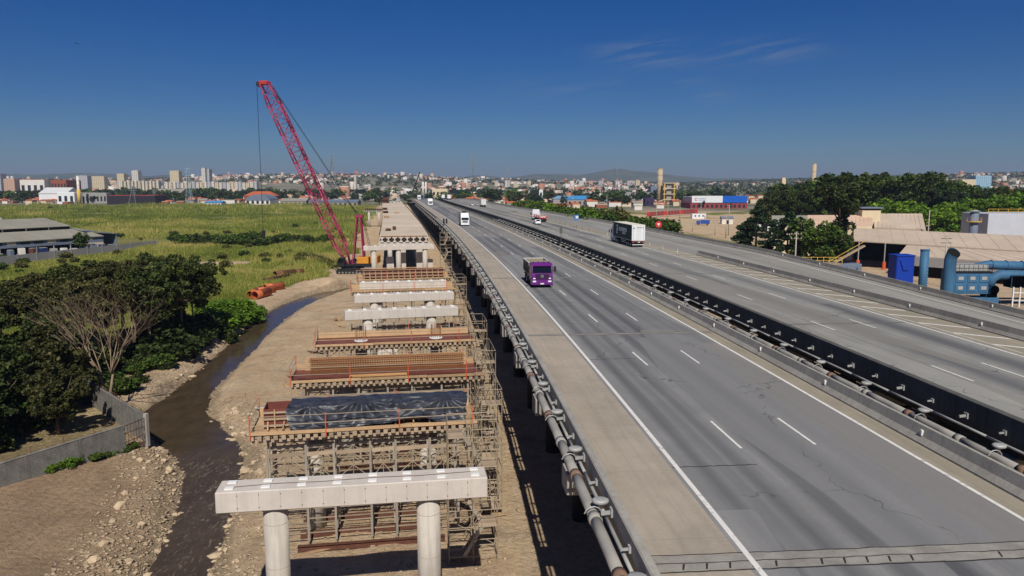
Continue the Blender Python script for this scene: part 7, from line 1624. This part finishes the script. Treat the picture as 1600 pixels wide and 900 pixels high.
for (p0, p1, y0, y1, n, lb, gp) in ((-30, 125, 470, 800, 0, '', ''), (-20, 130, 800, 1000, 62, 'small house with tiled roof in the cluster left of the yellow tower', 'houses left of the field'), (250, 560, 815, 1050, 80, 'small house beyond the far edge of the field', 'houses beyond the field'), (690, 830, 660, 1100, 60, 'small house right of the far end of the motorway', 'houses right of the motorway end'), (850, 1075, 620, 1100, 52, 'small house around the blue roofed halls', 'houses around the blue roofs'), (1070, 1330, 820, 1300, 36, 'small house behind the sign board warehouse', 'houses behind the warehouse')):
    for k in range(n): Y = random.uniform(y0, y1); house((random.uniform(p0, p1)-800)/FPX*Y, Y, hi, lb, gp); hi += 1
def far_houses():
    rng = np.random.default_rng(21); n = 7500; Y = 1050+3300*rng.random(n)**.7; px = rng.uniform(-300, 1950, n); X = (px-800)/FPX*Y; den = fbm(X/350, Y/500, 4, 90)+.12*((px > 300)*(px < 760))-.12*((px > 1020)*(px < 1400)); m = den > .47; X, Y = X[m], Y[m]; Z = height(X, Y, False); n = len(X)
    w = rng.uniform(3.5, 8, n); d = rng.uniform(3.5, 7, n); h = rng.uniform(3, 7.5, n)*np.where(rng.random(n) < .06, 2.6, 1); rh = rng.uniform(.3, 2.2, n); a = rng.uniform(0, 3.14, n); c, s = np.cos(a), np.sin(a)
    loc = np.stack([np.stack([-w, -d, -2+0*w], -1), np.stack([w, -d, -2+0*w], -1), np.stack([w, d, -2+0*w], -1), np.stack([-w, d, -2+0*w], -1), np.stack([-w, -d, h], -1), np.stack([w, -d, h], -1), np.stack([w, d, h], -1), np.stack([-w, d, h], -1), np.stack([-w, 0*d, h+rh], -1), np.stack([w, 0*d, h+rh], -1)], 1)
    V = np.stack([loc[..., 0]*c[:, None]-loc[..., 1]*s[:, None]+X[:, None], loc[..., 0]*s[:, None]+loc[..., 1]*c[:, None]+Y[:, None], loc[..., 2]+Z[:, None]], -1).reshape(-1, 3)
    tri = np.array([(0, 1, 5), (0, 5, 4), (1, 2, 6), (1, 6, 5), (2, 3, 7), (2, 7, 6), (3, 0, 4), (3, 4, 7), (4, 5, 9), (4, 9, 8), (6, 7, 8), (6, 8, 9), (5, 6, 9), (7, 4, 8)]); F = (tri[None]+(np.arange(n)*10)[:, None, None]).reshape(-1, 3)
    wc = np.array([S(200, 192, 180)[:3], S(190, 168, 142)[:3], S(150, 144, 138)[:3], S(170, 122, 98)[:3], S(212, 208, 202)[:3]]); rc = np.array([S(178, 92, 62)[:3], S(196, 116, 80)[:3], S(150, 140, 130)[:3], S(206, 200, 192)[:3]])
    W = wc[rng.integers(0, 5, n)]; Rf = rc[rng.integers(0, 4, n)]; colr = np.concatenate([np.repeat(W[:, None], 8, 1), np.repeat(Rf[:, None], 4, 1), np.repeat(W[:, None], 2, 1)], 1).reshape(-1, 3)
    g = NG('far_house_paint'); g.col(g.attr('hc')); g.rough(.9, .1)
    tag(link(bpy.data.objects.new('far_town', np_mesh('far_town', V, F, g.m, False, {'hc': ('FACE', colr)}))), 'far town of small pale and red roofed houses on the hills', 'town', kind='stuff')
far_houses()
bp_ = at_y(122, 68.5, 120); bd = thing('bird', 'tiny dark bird gliding high in the left of the sky', 'bird', bp_, R(25))
MB().path([(0, -.28, 0), (0, -.1, .02), (0, .12, .02), (0, .26, .0)], [.02, .07, .06, .02], 6).build('body', black_m, bd)
for s in (-1, 1): MB().add([(0, -.08, .03), (0, .1, .03), (s*.3, .08, .14), (s*.55, -.06, .06), (s*.3, -.08, .13)], [(0, 1, 2, 3, 4)]).build('wing', black_m, bd)
# ------------------------------------------------------------------ haze
hz_m = bpy.data.materials.new('haze'); hz_m.use_nodes = True; nt = hz_m.node_tree; nt.nodes.clear(); ho = nt.nodes.new('ShaderNodeOutputMaterial'); hv = nt.nodes.new('ShaderNodeVolumePrincipled')
hv.inputs['Color'].default_value = (.46, .57, .76, 1); hv.inputs['Density'].default_value = 1.15e-4; hv.inputs['Anisotropy'].default_value = .0
nt.links.new(hv.outputs[0], ho.inputs['Volume'])
hb = MB().box(-16000, 16000, -2000, 17000, -40, 262).build('haze', hz_m); tag(hb, kind='stuff')
